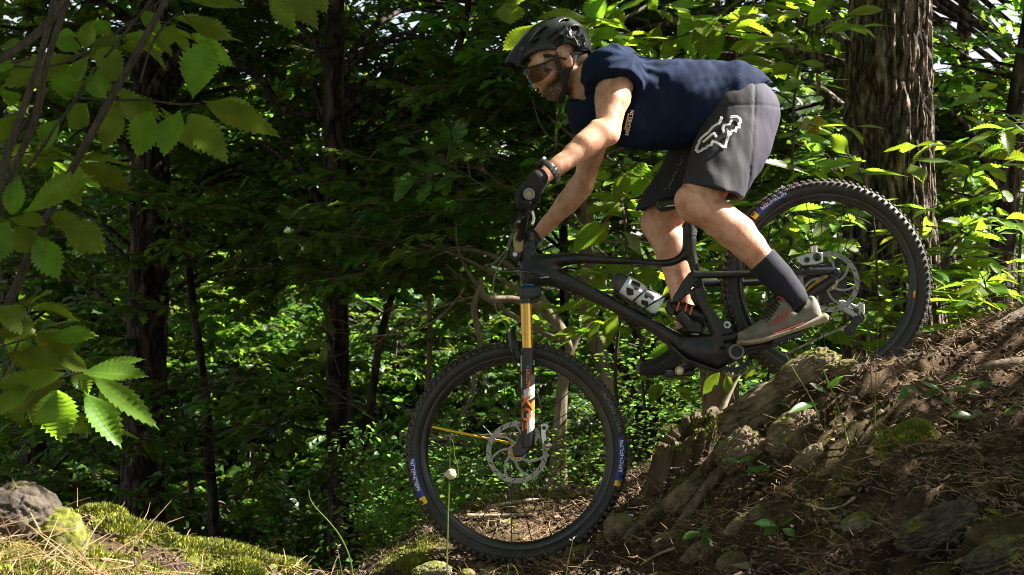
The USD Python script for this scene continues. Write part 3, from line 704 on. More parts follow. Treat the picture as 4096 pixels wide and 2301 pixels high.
# wheels
def wheel(hub, R, name, near_label):
    H = J(*hub)
    r_rim = R - 0.056
    na = 144
    a = np.arange(na) / na * 2 * np.pi
    def lathe(prof):
        prof = np.asarray(prof); m = len(prof)
        v = np.stack([np.cos(a)[:, None] * prof[None, :, 0], np.sin(a)[:, None] * prof[None, :, 0], np.broadcast_to(prof[None, :, 1], (na, m))], -1).reshape(-1, 3)
        i = np.arange(na)[:, None] * m; j = np.arange(m)[None]; i2 = (np.arange(na)[:, None] + 1) % na * m; j2 = (j + 1) % m
        f = np.stack([i + j, i2 + j, i2 + j2, i + j2], -1).reshape(-1, 4)
        return v + H, np.vstack([f[:, [0, 1, 2]], f[:, [0, 2, 3]]])
    rim = [(r_rim + .004, -.0165), (r_rim - .006, -.0175), (r_rim - .020, -.0105), (r_rim - .024, 0), (r_rim - .020, .0105), (r_rim - .006, .0175), (r_rim + .004, .0165), (r_rim + .002, 0)]
    wh = bp(name, lathe(rim), "rim_black", smooth=50, label=near_label)
    t = np.linspace(-0.62 * np.pi, 0.62 * np.pi, 22)
    rc = R - .009 - .027
    prof = [(rc + .027 * math.cos(x), .031 * math.sin(x)) for x in t]
    prof = [(r_rim - .001, -.0160), (r_rim + .004, -.0215)] + prof + [(r_rim + .004, .0215), (r_rim - .001, .0160)]
    bp("tyre", lathe(prof), "rubber", smooth=50, parent=wh)
    def side(rho):
        x = np.clip((rho - rc) / .027, -0.62, 1)
        return .031 * np.sqrt(np.maximum(1 - x * x, 0))
    rng = random.Random(5)
    blocks = []
    n = 92
    for k in range(n):
        th0 = k / n * 2 * np.pi
        for row, (phi, sz, dth) in enumerate(((1.02, (.013, .010, .0085), 0), (-1.02, (.013, .010, .0085), .5), (.36, (.011, .012, .007), .25), (-.36, (.011, .012, .007), .75))):
            th = th0 + dth / n * 2 * np.pi
            e1 = np.array([-math.sin(th), math.cos(th), 0]); er = np.array([math.cos(th), math.sin(th), 0]); ez = np.array([0, 0, 1.0])
            out = er * math.cos(phi) + ez * math.sin(phi) * .031 / .027
            out = nrm(out); lat = np.cross(e1, out)
            p = H + er * (rc + .027 * math.cos(phi)) + ez * .031 * math.sin(phi) + out * sz[2] * .42
            m = chamfer_box((sz[0] * rng.uniform(.9, 1.08), sz[1], sz[2]), .002)
            m.apply_transform(np.block([[np.stack([e1, lat, out]).T, p[:, None]], [np.zeros((1, 3)), np.ones((1, 1))]]))
            blocks.append(m)
    bp("tread", join(blocks), "tread_rubber", smooth=False, parent=wh)
    # hub and spokes
    hb = bp("hub", join([cyl(H + [0, 0, -.05], H + [0, 0, .05], .0135), cyl(H + [0, 0, .030], H + [0, 0, .036], .029), cyl(H + [0, 0, -.036], H + [0, 0, -.030], .029), cyl(H + [0, 0, .036], H + [0, 0, .05], .02)]), "yellow", parent=wh, smooth=40)
    ns = 28
    for k in range(ns):
        s = 1 if k % 2 else -1
        th = (k + .5) / ns * 2 * np.pi + (.05 if hub[0] < 2500 else .11)
        lead = .95 * (1 if (k // 2) % 2 else -1)
        p = H + np.array([math.cos(th + lead) * .027, math.sin(th + lead) * .027, s * .032]); q = H + np.array([math.cos(th) * (r_rim - .016), math.sin(th) * (r_rim - .016), s * .004])
        deg = math.degrees(th) % 360
        yellow = hub[0] < 2500 and abs(deg - 158) < 7 or hub[0] > 2500 and abs(deg - 222) < 7
        bp("spoke", cyl(p, q, .0040 if yellow else .0017, n=6), "yellow" if yellow else "black_metal", parent=wh, smooth=True, label="yellow spoke" if yellow else None)
    # brake disc on the near side
    ro = .1015
    body = Point(0, 0).buffer(ro, 48).difference(Point(0, 0).buffer(ro - .0165, 48))
    for k in range(18):
        an = k / 18 * 2 * np.pi
        c0 = np.array([math.cos(an), math.sin(an)]) * (ro - .004); c1 = np.array([math.cos(an + .11), math.sin(an + .11)]) * (ro - .0125)
        body = body.difference(LineString([c0, c1]).buffer(.0016))
    arms = []
    for k in range(7):
        an = k / 7 * 2 * np.pi
        arms.append(LineString([(math.cos(an + u * .75) * (.024 + u * .066), math.sin(an + u * .75) * (.024 + u * .066)) for u in np.linspace(0, 1, 9)]).buffer(.0038))
        arms.append(LineString([(math.cos(an + .75 - u * .42) * (.090 - u * .034), math.sin(an + .75 - u * .42) * (.090 - u * .034)) for u in np.linspace(0, 1, 6)]).buffer(.0027))
    arms.append(Point(0, 0).buffer(.031, 24).difference(Point(0, 0).buffer(.022, 24)))
    body = shapely.union_all([body] + arms).simplify(.0003)
    m = trimesh.creation.extrude_polygon(body, .0021, engine="earcut"); m.apply_translation(H + [0, 0, .0435])
    bp("brake_disc", m, "steel", smooth=False, parent=wh)
    bp("disc_bolts", join([cyl(H + [math.cos(x) * .024, math.sin(x) * .024, .045], H + [math.cos(x) * .024, math.sin(x) * .024, .049], .004, n=8) for x in np.arange(6) / 6 * 2 * np.pi]), "yellow", parent=wh)
    # lettering on the wall of the tyre
    def arc(th0, th1, rho0, rho1, lift=.0022, n=40):
        t, r = np.meshgrid(np.linspace(math.radians(th0), math.radians(th1), n), np.linspace(rho0, rho1, 5), indexing="ij")
        v = np.stack([np.cos(t) * r, np.sin(t) * r, side(r) + lift], -1).reshape(-1, 3) + H
        i = np.arange(n - 1)[:, None] * 5 + np.arange(4)[None]; i = i.ravel()
        f = np.stack([i, i + 5, i + 6, i + 1], 1)
        f = np.vstack([f[:, [0, 1, 2]], f[:, [0, 2, 3]]]) if th1 < th0 else np.vstack([f[:, [0, 2, 1]], f[:, [0, 3, 2]]])
        return v, f
    def words(text, height, th_mid, rho, inward_top, mname, squeeze=1.0):
        m = letters(text, height)
        v = m.vertices.copy()
        s = -1 if inward_top else 1
        th = math.radians(th_mid) + (v[:, 0] * squeeze / rho) * (1 if inward_top else -1)
        r = rho + v[:, 1] * s
        v = np.stack([np.cos(th) * r, np.sin(th) * r, side(r) + .0030 + v[:, 2]], -1) + H
        bp("lettering", (v, m.faces), mname, smooth=False, parent=wh)
    RR = R - .027
    if hub[0] < 2500:
        bp("label", arc(-16, 8, RR - .012, RR + .010), "blue_label", parent=wh); bp("label", arc(-19, -15.9, RR - .012, RR + .010, .0026), "yellow", parent=wh)
        words("MICHELIN", .0120, -2.4, RR - .001, True, "white_print", 1.25)
        bp("label", arc(183, 205, RR - .012, RR + .010), "blue_label", parent=wh); bp("label", arc(204.9, 209, RR - .012, RR + .010, .0026), "yellow", parent=wh)
        words("MICHELIN", .0120, 192.4, RR - .001, False, "white_print", 1.25)
        words("WILD ENDURO", .011, 23, RR - .002, True, "grey_print", 1.4)
    else:
        bp("label", arc(114, 135, RR - .012, RR + .010), "blue_label", parent=wh); bp("label", arc(134.9, 138.5, RR - .012, RR + .010, .0026), "yellow", parent=wh)
        words("MICHELIN", .0120, 122.6, RR - .001, False, "white_print", 1.2)
        bp("label", arc(268, 279, RR - .012, RR + .010), "blue_label", parent=wh); bp("label", arc(265.5, 268.1, RR - .012, RR + .010, .0026), "yellow", parent=wh)
        words("TEAM", .008, 306, RR - .001, False, "grey_print", 1.2)
        q = [H + [math.cos(x) * (r_rim - .008), math.sin(x) * (r_rim - .008), .0185] for x in np.radians((-6, -10.5))]
        bp("label", cyl(q[0], (q[0] + q[1]) / 2, .0045, n=4), "yellow", parent=wh); bp("label", cyl((q[0] + q[1]) / 2, q[1], .0045, n=4), "orange", parent=wh)
    return wh
wheel((2068, 1808), 0.375, "wheel", "front wheel with silver brake disc and one yellow spoke")
wheel((3304, 1132), 0.357, "wheel", "rear wheel with chunky tyre tread")

# fork
_fk = bp("fork_crown", plate([(2078, 1158), (2092, 1150), (2150, 1150), (2166, 1165), (2160, 1200), (2132, 1208), (2080, 1205)], -.09, .09, .012, .004), "black_metal", smooth=40)
for s in (1, -1):
    bp("stanchion_cap", cyl(J(2103, 1158, .068 * s), J(2104, 1216, .068 * s), .0212), "black_metal", parent=_fk, smooth=40)
    bp("stanchion", cyl(J(2104, 1210, .068 * s), J(2110, 1420, .068 * s), .0188, n=32), "gold", parent=_fk, smooth=40)
    lo = bp("fork_lower", loft(JJ([(2109, 1393, .068 * s), (2109, 1418, .068 * s), (2110, 1424, .068 * s), (2111, 1700, .068 * s), (2113, 1785, .068 * s), (2113, 1792, .068 * s)]),
            np.array([[x, 0, 0] for x in (.0245, .0250, .0228, .0228, .0215, .017)]), np.array([[0, 0, x] for x in (.0245, .0250, .0228, .0228, .0215, .017)]), 28), "black_metal", parent=_fk, smooth=40)
    bp("dropout", plate([(2048, 1790), (2066, 1775), (2100, 1700), (2128, 1720), (2128, 1795), (2085, 1830), (2055, 1828)], .055 * s, .075 * s, .005), "black_metal", parent=_fk, smooth=40)
bp("fork_arch", loft(spline(JJ([(2084, 1440, .066), (2064, 1395, .058), (2052, 1335, .035), (2055, 1312, 0), (2050, 1335, -.035), (2064, 1395, -.058), (2084, 1440, -.066)]), 30), np.array([[.011, .004, 0]] * 30), np.array([[0, .008, .006]] * 30), 10), "black_metal", parent=_fk, smooth=40)
bp("steerer_seal", cyl(J(2116, 1140), J(2117, 1152), .0275), "blue_plastic", parent=_fk)
# prints on the near fork leg
LC = (J(2110, 1424, .068), J(2113, 1785, .068))
_ld = nrm(LC[1] - LC[0]); _lx = np.array([-_ld[1], _ld[0], 0]); _lx = _lx if _lx[0] > 0 else -_lx
def on_leg(m, py, shift=0.0, lift=.0006, swap=True):
    """Wraps lettering that reads upwards round the near fork leg; shift moves it round the leg."""
    v = np.asarray(m.vertices if hasattr(m, "vertices") else m[0], float); f = m.faces if hasattr(m, "faces") else m[1]
    up, out = (v[:, 0], -v[:, 1]) if swap else (v[:, 1], v[:, 0])
    c = LC[0] + (LC[1] - LC[0]) * ((py - 1424) / (1785 - 1424))
    ang = (out + shift) / .0228
    r = .0228 + lift + v[:, 2]
    return c - _ld * up[:, None] + _lx * (np.sin(ang) * r)[:, None] + np.array([0, 0, 1.0]) * (np.cos(ang) * r)[:, None], f
def strip(poly, n=10):
    """A flat polygon cut fine enough to be wrapped."""
    v, f = trimesh.creation.triangulate_polygon(Polygon(poly), engine="earcut")
    v = np.c_[v, np.zeros(len(v))]
    for _ in range(3):
        v, f = trimesh.remesh.subdivide(v, f)
    return v, f
def legprint(v, f, py, shift, mname, lift=.0006, swap=True, label=None):
    bp("lettering" if swap else "stripe", on_leg(trimesh.Trimesh(v, f, process=False), py, shift, lift, swap), mname, smooth=False, parent=_fk, label=label)
def spaced(text, h, sx=1.0, sub=False):
    m = letters(text, h); m.apply_scale([sx, 1, 1])
    return m.vertices, m.faces
legprint(*strip([(-.021, -.012), (.026, .012), (.026, .052), (-.021, .03)]), 1600, 0.004, "grey_paint", .0004, False)
legprint(*strip([(-.004, -.03), (.026, -.012), (.026, .055), (-.004, .035)]), 1700, 0.0, "grey_paint", .0004, False)
legprint(*strip([(-.03, -.05), (-.021, -.05), (-.021, .07), (-.03, .07)]), 1490, 0.0, "grey_paint", .0004, False)
legprint(*spaced("FOX", .031, 1.45), 1652, -.006, "orange")
legprint(*spaced("FACTORY", .0105, 1.02), 1518, 0.001, "orange")
legprint(*spaced("36", .0115), 1475, 0.001, "grey_print")
legprint(*spaced("36", .010), 1452, 0.026, "white_print")
_tail = spline([(.016, -.052, 0), (.024, -.03, 0), (.016, -.006, 0), (.026, .016, 0), (.022, .03, 0), (.012, .022, 0), (.008, .008, 0), (.016, 0, 0), (.010, -.02, 0)], 50)
legprint(*strip(list(LineString(_tail[:, :2]).buffer(.0021).exterior.coords)), 1640, 0.003, "orange", .0007, False)

# brakes
_c1 = bp("brake_caliper", plate([(2160, 1700), (2178, 1690), (2192, 1694), (2194, 1716), (2186, 1735), (2190, 1765), (2212, 1780), (2206, 1792), (2186, 1792), (2166, 1775), (2160, 1745)], .028, .066, .006), "silver", smooth=40)
bp("caliper_bolt", bolt(2176, 1712, .068, .007), "black_metal", parent=_c1); bp("caliper_bolt", bolt(2184, 1770, .068, .007), "black_metal", parent=_c1)
bp("caliper_arm", ltube([(2125, 1690, .06), (2150, 1692, .055), (2178, 1694, .05)], .006, 8, 8), "black_metal", parent=_c1)
_c2 = bp("brake_caliper", plate([(3182, 1030), (3215, 1018), (3262, 1008), (3288, 1012), (3290, 1050), (3262, 1064), (3205, 1068), (3186, 1052)], .03, .066, .006, hole=[(3250, 1038, .012)]), "silver", smooth=40)
bp("caliper_bolt", bolt(3228, 1040, .068, .009, .01), "black_metal", parent=_c2); bp("caliper_bolt", bolt(3274, 1030, .068, .007, .01), "black_metal", parent=_c2)
bp("caliper_nut", cyl(J(3254, 985, .05), J(3258, 1012, .05), .012), "silver", parent=_c2); bp("caliper_arm", cyl(J(3200, 1066, .06), J(3300, 1062, .06), .005), "black_metal", parent=_c2)
bp("brake_hose", ltube([(3182, 1040, .05), (3160, 1045, .055), (3152, 1075, .06), (3100, 1085, .07)], .0028, 6, 20), "black_plastic", parent=_c2)

# cockpit
_bar = bp("handlebar", ltube([(2114, 786, .36), (2107, 822, .27), (2092, 905, .1), (2078, 952, .03), (2074, 962, 0), (2076, 970, -.03), (2090, 985, -.1), (2104, 990, -.27), (2108, 988, -.36)], .0135, 14, 60), "black_metal")
for s, pts in ((1, [(2117, 777, .395), (2109, 812, .29)]), (-1, [(2105, 990, -.28), (2109, 988, -.39)])):
    bp("grip", ltube(pts, .0165, 14, 8), "black_plastic", parent=_bar)
_ge = bp("grip_ring", ringz(2116, 776, .40, .010, .0185, .008), "grey_print", parent=_bar)
bp("grip_cap", bolt(2116, 776, .40, .0098, .004), "olive_gold", parent=_bar)
_stm = bp("stem", plate([(2050, 935), (2080, 925), (2096, 935), (2092, 1008), (2078, 1018), (2056, 1012)], -.03, .03, .010), "olive_gold", smooth=40)
bp("stem_clamp", plate([(2098, 962), (2128, 962), (2140, 978), (2140, 1000), (2128, 1012), (2092, 1012), (2084, 985)], -.024, .024, .008), "black_metal", parent=_stm, smooth=40)
bp("steerer_cap", cyl(J(2117, 932), J(2117, 965), .0165), "black_metal", parent=_stm, smooth=40); bp("steerer_cap", cyl(J(2115, 962), J(2115, 972), .020), "black_plastic", parent=_stm, smooth=40)
bp("bar_mount", plate([(2040, 990), (2066, 985), (2090, 1000), (2085, 1035), (2062, 1050), (2044, 1030)], -.02, .026, .008), "black_plastic", parent=_stm, smooth=40)
bp("stem_bolt", bolt(2060, 1018, .03, .008), "silver", parent=_stm)
_lv = bp("brake_lever", ltube([(2106, 852, .24), (2068, 868, .25), (2048, 905, .29), (2052, 928, .34)], [.009, .008, .006, .005], 8, 16), "black_metal")
bp("lever_body", ltube([(2118, 838, .25), (2096, 862, .22), (2070, 905, .17)], [.011, .014, .011], 10, 12), "black_plastic", parent=_lv)
bp("lever_clamp", ringz(2103, 846, .235, .013, .02, .02), "black_metal", parent=_lv); bp("lever_bolt", bolt(2090, 862, .238, .007), "silver", parent=_lv); bp("lever_bolt", bolt(2075, 885, .215, .006), "silver", parent=_lv)
bp("shift_lever", ltube([(2125, 850, .22), (2132, 880, .24), (2122, 900, .27)], [.009, .007, .006], 8, 10), "black_plastic", parent=_lv)
for pts, m, r in (([(2070, 905, .17), (2044, 945, .16), (2030, 985, .15), (2000, 1030, .14), (1962, 1058, .12), (1940, 1062, .08), (1960, 1075, .05), (2030, 1086, .045), (2100, 1087, .04), (2150, 1100, .034)], "cable_grey", .0024),
                  ([(2078, 900, .16), (2050, 950, .14), (2022, 1020, .13), (1990, 1075, .12), (1974, 1140, .11), (1976, 1190, .1), (1990, 1250, .09), (2022, 1300, .08), (2036, 1345, .075), (2042, 1385, .07), (2050, 1410, .068)], "cable_grey", .0024),
                  ([(2050, 1410, .085), (2075, 1480, .094), (2140, 1560, .06), (2165, 1640, .055), (2172, 1694, .05)], "black_plastic", .0024),
                  ([(2104, 975, -.2), (2040, 1000, -.12), (1975, 1060, -.05), (2000, 1082, .02), (2060, 1078, .036), (2112, 1088, .036)], "black_plastic", .0026)):
    bp("cable", ltube(pts, r, 6, 70), m)
bp("cable_tie", ltube([(1966, 1066, .118), (1990, 1074, .118)], .004, 6, 4), "grey_paint")

# drive
_ck = bp("crank_arm", ltube([(2947, 1407, .066), (3000, 1393, .068), (3090, 1370, .072), (3150, 1354, .076)], [.0235, .0185, .0155, .0145], 16, 14), "carbon", smooth=40)
bp("crank_ring", ringz(2945, 1407, .088, .0185, .0255, .012), "grey_print", parent=_ck); bp("crank_hole", bolt(2945, 1407, .085, .0186, .008), "black_plastic", parent=_ck)
_cf = bp("crank_arm", ltube([(2925, 1402, -.066), (2860, 1425, -.068), (2780, 1455, -.072), (2715, 1484, -.076)], [.022, .018, .0155, .0165], 16, 14), "carbon", smooth=40)
bp("pedal_bolt", bolt(2717, 1484, -.0585, .009, .006), "silver", parent=_cf)
bp("crank_mark", trimesh.creation.annulus(.0105, .0145, .003, sections=24).apply_translation(J(2717, 1484, -.0585)), "yellow", parent=_cf)
for (x, y, c, nm) in ((3143, 1352, .125, "pedal"), (2713, 1490, -.125, "pedal")):
    pd = bp(nm, plate([(x - 66, y + 20), (x - 60, y + 2), (x + 58, y - 28), (x + 66, y - 20), (x + 62, y - 6), (x - 56, y + 30)] if c > 0 else [(x - 60, y + 10), (x - 58, y - 6), (x + 58, y - 10), (x + 60, y + 6), (x + 55, y + 16), (x - 55, y + 20)], c - .05, c + .05, .004), "black_metal", smooth=40)
    for k in range(5):
        for cc in (-.045, .045):
            u = -.045 + k * .0225
            q = J(x, y, c) + [u, (.25 * u if c > 0 else 0), cc]
            bp("pedal_pin", cyl(q + [0, -.014, 0], q + [0, -.002, 0], .0018, n=6), "silver", parent=pd)
CR = J(2928, 1402, -.05)
ch = Point(0, 0).buffer(.073, 48).difference(Point(0, 0).buffer(.058, 48))
ch = shapely.union_all([ch, Point(0, 0).buffer(.03)] + [LineString([(0, 0), (math.cos(x) * .062, math.sin(x) * .062)]).buffer(.009) for x in np.arange(5) / 5 * 2 * np.pi + .3] + [Point(math.cos(x) * .075, math.sin(x) * .075).buffer(.0035, 3) for x in np.arange(34) / 34 * 2 * np.pi])
m = trimesh.creation.extrude_polygon(ch, .004, engine="earcut"); m.apply_translation(CR)
bp("chainring", m, "black_metal", smooth=False)
_cs = bp("cassette", join([cyl(J(3304, 1132, -.026 - .004 * k), J(3304, 1132, -.0285 - .004 * k), .070 - .005 * k, n=36) for k in range(11)]), "black_metal", smooth=40)
cp = [J(2905, 1500, -.048), J(2950, 1502, -.048), J(3010, 1475, -.048), J(3130, 1420, -.048), J(3245, 1368, -.048), J(3300, 1343, -.048), J(3352, 1320, -.048), J(3400, 1300, -.048), J(3432, 1286, -.048)]
cq = spline(cp, 140)
cd = np.concatenate([[0], np.cumsum(np.linalg.norm(np.diff(cq, axis=0), axis=1))])
links = []
for k in range(int(cd[-1] / .0127)):
    p = np.array([np.interp(k * .0127, cd, cq[:, i]) for i in range(3)]); q = np.array([np.interp((k + 1) * .0127, cd, cq[:, i]) for i in range(3)])
    c = .0028 if k % 2 else .0017
    e = nrm(q - p); e2 = np.array([-e[1], e[0], 0])
    for s in (1, -1):
        links.append(loft([p + [0, 0, s * c] - e * .002, p + [0, 0, s * c] + e * .002, (p + q) / 2 + [0, 0, s * c], q + [0, 0, s * c] - e * .002, q + [0, 0, s * c] + e * .002], np.array([e2 * x for x in (.002, .0042, .0026, .0042, .002)]), np.array([[0, 0, .0006]] * 5), 6))
    links.append(cyl(p + [0, 0, -.004], p + [0, 0, .004], .0022, n=6))
bp("chain", join(links), "steel", smooth=False)
_rd = bp("derailleur", plate([(3345, 1205), (3368, 1200), (3425, 1222), (3440, 1210), (3456, 1212), (3458, 1250), (3446, 1278), (3420, 1282), (3405, 1262), (3360, 1242)], -.06, -.042, .004, hole=[(3438, 1238, .009)]), "grey_paint", smooth=40)
for (x, y) in ((3432, 1270), (3398, 1320)):
    bp("jockey_wheel", cyl(J(x, y, -.051), J(x, y, -.045), .021), "black_plastic", parent=_rd)
bp("derailleur_cage", plate([(3418, 1262), (3446, 1262), (3446, 1286), (3410, 1336), (3386, 1334), (3388, 1308)], -.041, -.0385, .001, .002), "black_metal", parent=_rd)
bp("derailleur_hanger", ltube([(3304, 1135, -.062), (3330, 1180, -.062), (3352, 1215, -.055)], .009, 8, 8), "black_metal", parent=_rd)

# bottle in its cage (the cage belongs to the bicycle, the bottle is a thing)
B0, B1 = J(2468, 1122), J(2640, 1225)
_bd = nrm(B1 - B0); _bu = np.array([-_bd[1], _bd[0], 0]); _bu = _bu if _bu[1] > 0 else -_bu
def ball_ring(u, r):
    c = B0 + (B1 - B0) * u
    return c, _bu * r, np.array([0, 0, r])
def turned(prof, n=28):
    C, U, V = zip(*[ball_ring(u, r) for u, r in prof])
    return loft(C, U, V, n)
BOT = thing("water_bottle", "translucent white drinks bottle with dark print held in the bike's down tube cage", "bottle", loc=G((B0 + B1) / 2))
part(BOT, "bottle_body", GM(turned([(.14, .030), (.17, .0345), (.30, .0355), (.5, .0345), (.55, .0325), (.60, .0345), (.97, .0355), (1.0, .032)])), "bottle_white", smooth=50)
_cap = part(BOT, "bottle_cap", GM(turned([(-.10, .012), (-.08, .020), (.0, .029), (.02, .033), (.15, .0335), (.16, .031)])), "bottle_grey", smooth=50)
part(_cap, "spout", GM(turned([(-.22, .006), (-.2, .0095), (-.17, .0095), (-.15, .007), (-.09, .0085)])), "black_plastic", smooth=50)
def on_bottle(poly, r=.0358):
    v, f = trimesh.creation.triangulate_polygon(Polygon(poly).buffer(-.02).buffer(.05).buffer(-.02), engine="earcut")
    for _ in range(3):
        v, f = trimesh.remesh.subdivide(np.c_[v[:, :2], np.zeros(len(v))], f); v = v[:, :2]
    L = np.linalg.norm(B1 - B0)
    c = B0 + _bd * v[:, :1] * L
    return GM((c + _bu * (np.sin(v[:, 1:]) * r) + np.array([0, 0, 1.0]) * (np.cos(v[:, 1:]) * r), f))
for poly in ([(.24, .7), (.42, .9), (.46, .2), (.40, -.1), (.34, .3), (.30, .1), (.27, .35)], [(.24, -.2), (.36, -.05), (.42, -.5), (.33, -.9), (.28, -.6)], [(.60, .8), (.72, .9), (.74, .4), (.80, .5), (.80, .0), (.70, .1), (.66, -.4), (.62, .1)], [(.62, -.5), (.74, -.3), (.78, -.8), (.66, -.95)]):
    part(BOT, "print", on_bottle(poly), "bottle_print")
_cg = bp("bottle_cage", ltube([(2455, 1165, .005), (2520, 1215, .01), (2600, 1258, .01), (2640, 1250, .005)], .005, 8, 14), "black_plastic")
def hoop(u, r, a0, a1, tilt=0.0):
    t = np.linspace(a0, a1, 20)
    L = np.linalg.norm(B1 - B0)
    P = np.array([B0 + _bd * (u * L + tilt * math.sin(x)) + _bu * math.sin(x) * r + np.array([0, 0, math.cos(x) * r]) for x in t])
    return tube(P, .0032, 6)
bp("cage_hoop", hoop(.55, .0375, -1.7, 4.8, .012), "black_plastic", parent=_cg); bp("cage_hoop", hoop(.86, .0385, -1.6, 1.5, .02), "black_plastic", parent=_cg)
# ---------------------------------------------------------------- the rider
RIDER = thing("person", "person in black helmet, navy T-shirt and grey shorts crouching over the bike", "person", loc=G(J(2750, 1400)))
def rp(name, m, matn, smooth=True, parent=None, **k):
    return part(parent or RIDER, name, GM(m), matn, smooth=smooth, **k)
HP = math.radians(24)                            # the head's nod
HF = np.array([-math.cos(HP), -math.sin(HP), 0]); HU = np.array([-math.sin(HP), math.cos(HP), 0]); HR = np.stack([HF, HU, [0, 0, 1.0]])
lo, hi = [*J(1990, 1560)[:2], -0.5], [*J(3330, 60)[:2], 0.5]

body = Field(lo, hi, 0.0052)
# torso under the clothes
body.cone(J(2430, 350, -.11), J(2430, 350, .11), .085, k=.03)
body.cone(J(2450, 385), J(2760, 410), .125, .115, .04)
body.cone(J(2760, 410), J(2950, 430), .115, .115, .04)
body.cone(J(2960, 440, -.07), J(2960, 440, .07), .105, k=.03)
# neck and throat
body.cone(J(2285, 268), J(2400, 330), .060, .078, .03)
body.cone(J(2262, 300), J(2372, 375), .046, .062, .03)
# arms
for s, sh, el, el2, wr in ((1, J(2462, 322, .185), J(2433, 505, .262), J(2412, 530, .275), J(2168, 712, .365)),
                           (-1, J(2440, 340, -.18), J(2338, 722, -.285), J(2330, 745, -.29), J(2138, 955, -.362))):
    q = 1.0 if s > 0 else .95
    body.cone(sh, sh + (el - sh) * .45, .060 * q, .054 * q, .012)
    body.cone(sh + (el - sh) * .4, el, .053 * q, .039 * q, .012)
    body.cone(sh + [0.010, .02, s * .008], sh + (el - sh) * .40 + [0.012, 0, 0], .055 * q, .043 * q, .012)
    body.cone(sh + (el - sh) * .30 + [-.010, 0, 0], sh + (el - sh) * .85 + [-.006, .006, 0], .046 * q, .034 * q, .012)
    body.cone(el, el2, .038 * q, .040 * q, .012)
    fa = wr - el2
    body.cone(el2, el2 + fa * .3, .038 * q, .0415 * q, .010)
    body.cone(el2 + fa * .25, el2 + fa * .75, .0405 * q, .0285 * q, .010)
    body.cone(el2 + fa * .7, wr, .029 * q, .0245 * q, .010, squash=((0, 0, 1.0), .88))
    body.cone(el2 + fa * .02 + [-.014, .016, 0], el2 + fa * .50 + [-.006, .008, 0], .029 * q, .021 * q, .012)
    body.cone(el2 + fa * .08 + [.008, -.012, .006], el2 + fa * .7 + [.002, -.004, .004], .027 * q, .018 * q, .010)
body.ball(J(2440, 548, .272), .024, .03)
# legs
def leg(pts):
    for p, q in zip(pts[:-1], pts[1:]):
        body.cone(J(*p[:3]), J(*q[:3]), p[3], q[3], .010)
leg([(2975, 480, .09, .092), (2895, 655, .16, .078), (2806, 772, .212, .061), (2780, 806, .218, .0575), (2812, 838, .214, .0565), (2868, 872, .206, .0570), (2932, 922, .196, .0580), (2995, 984, .184, .0505), (3053, 1048, .172, .0435), (3112, 1112, .16, .037), (3165, 1172, .15, .034)])
body.cone(J(2890, 865, .196), J(2965, 925, .190), .044, .044, .014); body.cone(J(2965, 925, .190), J(3035, 1010, .178), .044, .026, .014)
body.cone(J(2742, 800, .225), J(2752, 845, .223), .031, .027, .03)
body.cone(J(2830, 770, .21), J(2868, 790, .2), .030, .024, .02)
leg([(2955, 500, -.09, .092), (2800, 690, -.115, .080), (2680, 835, -.128, .066), (2640, 882, -.132, .061), (2652, 930, -.132, .056), (2688, 1010, -.132, .053), (2715, 1110, -.132, .046), (2738, 1230, -.132, .037), (2750, 1370, -.132, .034)])
body.cone(J(2690, 960, -.13), J(2728, 1060, -.13), .045, .036, .03)
body.ball(J(2600, 895, -.135), [.026, .034, .028], .03)
# head
Hc = J(2232, 196)
body.ball(Hc, [.100, .094, .076], .012, R=HR)
body.cone(J(2168, 252, -.030), J(2168, 252, .030), .048, k=.012)
body.cone(J(2192, 300, -.026), J(2192, 300, .026), .047, k=.012)
body.cone(J(2207, 344, -.016), J(2207, 344, .016), .0345, k=.010)
body.cone(J(2218, 380, -.012), J(2218, 380, .012), .0205, k=.009)
body.ball(J(2204, 388), [.016, .013, .017], .008)
for s in (1, -1):
    body.cone(J(2284, 285, .055 * s), J(2276, 332, .048 * s), .022, .020, .012)
    body.cone(J(2276, 332, .048 * s), J(2222, 384, .016 * s), .0195, .0165, .012)
    body.cone(J(2160, 312, .040 * s), J(2210, 290, .057 * s), .0165, .0155, .012)
    body.cone(J(2122, 280, .012 * s), J(2148, 268, .046 * s), .0100, .0105, .010)
    body.ball(J(2142, 297, .031 * s), .0150, .006, op="cut")
    body.cone(J(2232, 338, .060 * s), J(2205, 352, .048 * s), .012, .010, .008, op="cut")
body.ball(J(2145, 294, 0), [.02, .012, .012], .008)
body.cone(J(2118, 292), J(2138, 336), .0082, .0108, .007)
body.ball(J(2142, 342), .0128, .005)
for s in (1, -1):
    body.ball(J(2158, 346, .0125 * s), .0085, .004)
    body.ball(J(2155, 355, .008 * s), .0042, .003, op="cut")
body.cone(J(2168, 366, -.015), J(2168, 366, .015), .0072, .0072, .004)
body.cone(J(2179, 380, -.013), J(2179, 380, .013), .0082, .0082, .004)
body.cone(J(2163, 374, -.022), J(2163, 374, .022), .0032, .0032, .003, op="cut")
body.cone(J(2183, 389, -.014), J(2183, 389, .014), .005, .005, .006, op="cut")
for s in (1, -1):
    er = np.stack([nrm([-.35, .93, 0]), nrm([.93, .35, .25 * s]), nrm(np.cross([-.35, .93, 0], [.93, .35, .25 * s]))])
    body.ball(J(2266, 236, .080 * s), [.034, .020, .0085], .006, R=er)
    body.ball(J(2262, 238, .089 * s), [.019, .010, .008], .004, op="cut", R=er)
    body.ball(J(2262, 250, .083 * s), .007, .005); body.ball(J(2268, 240, .084 * s), [.010, .006, .006], .004, R=er)
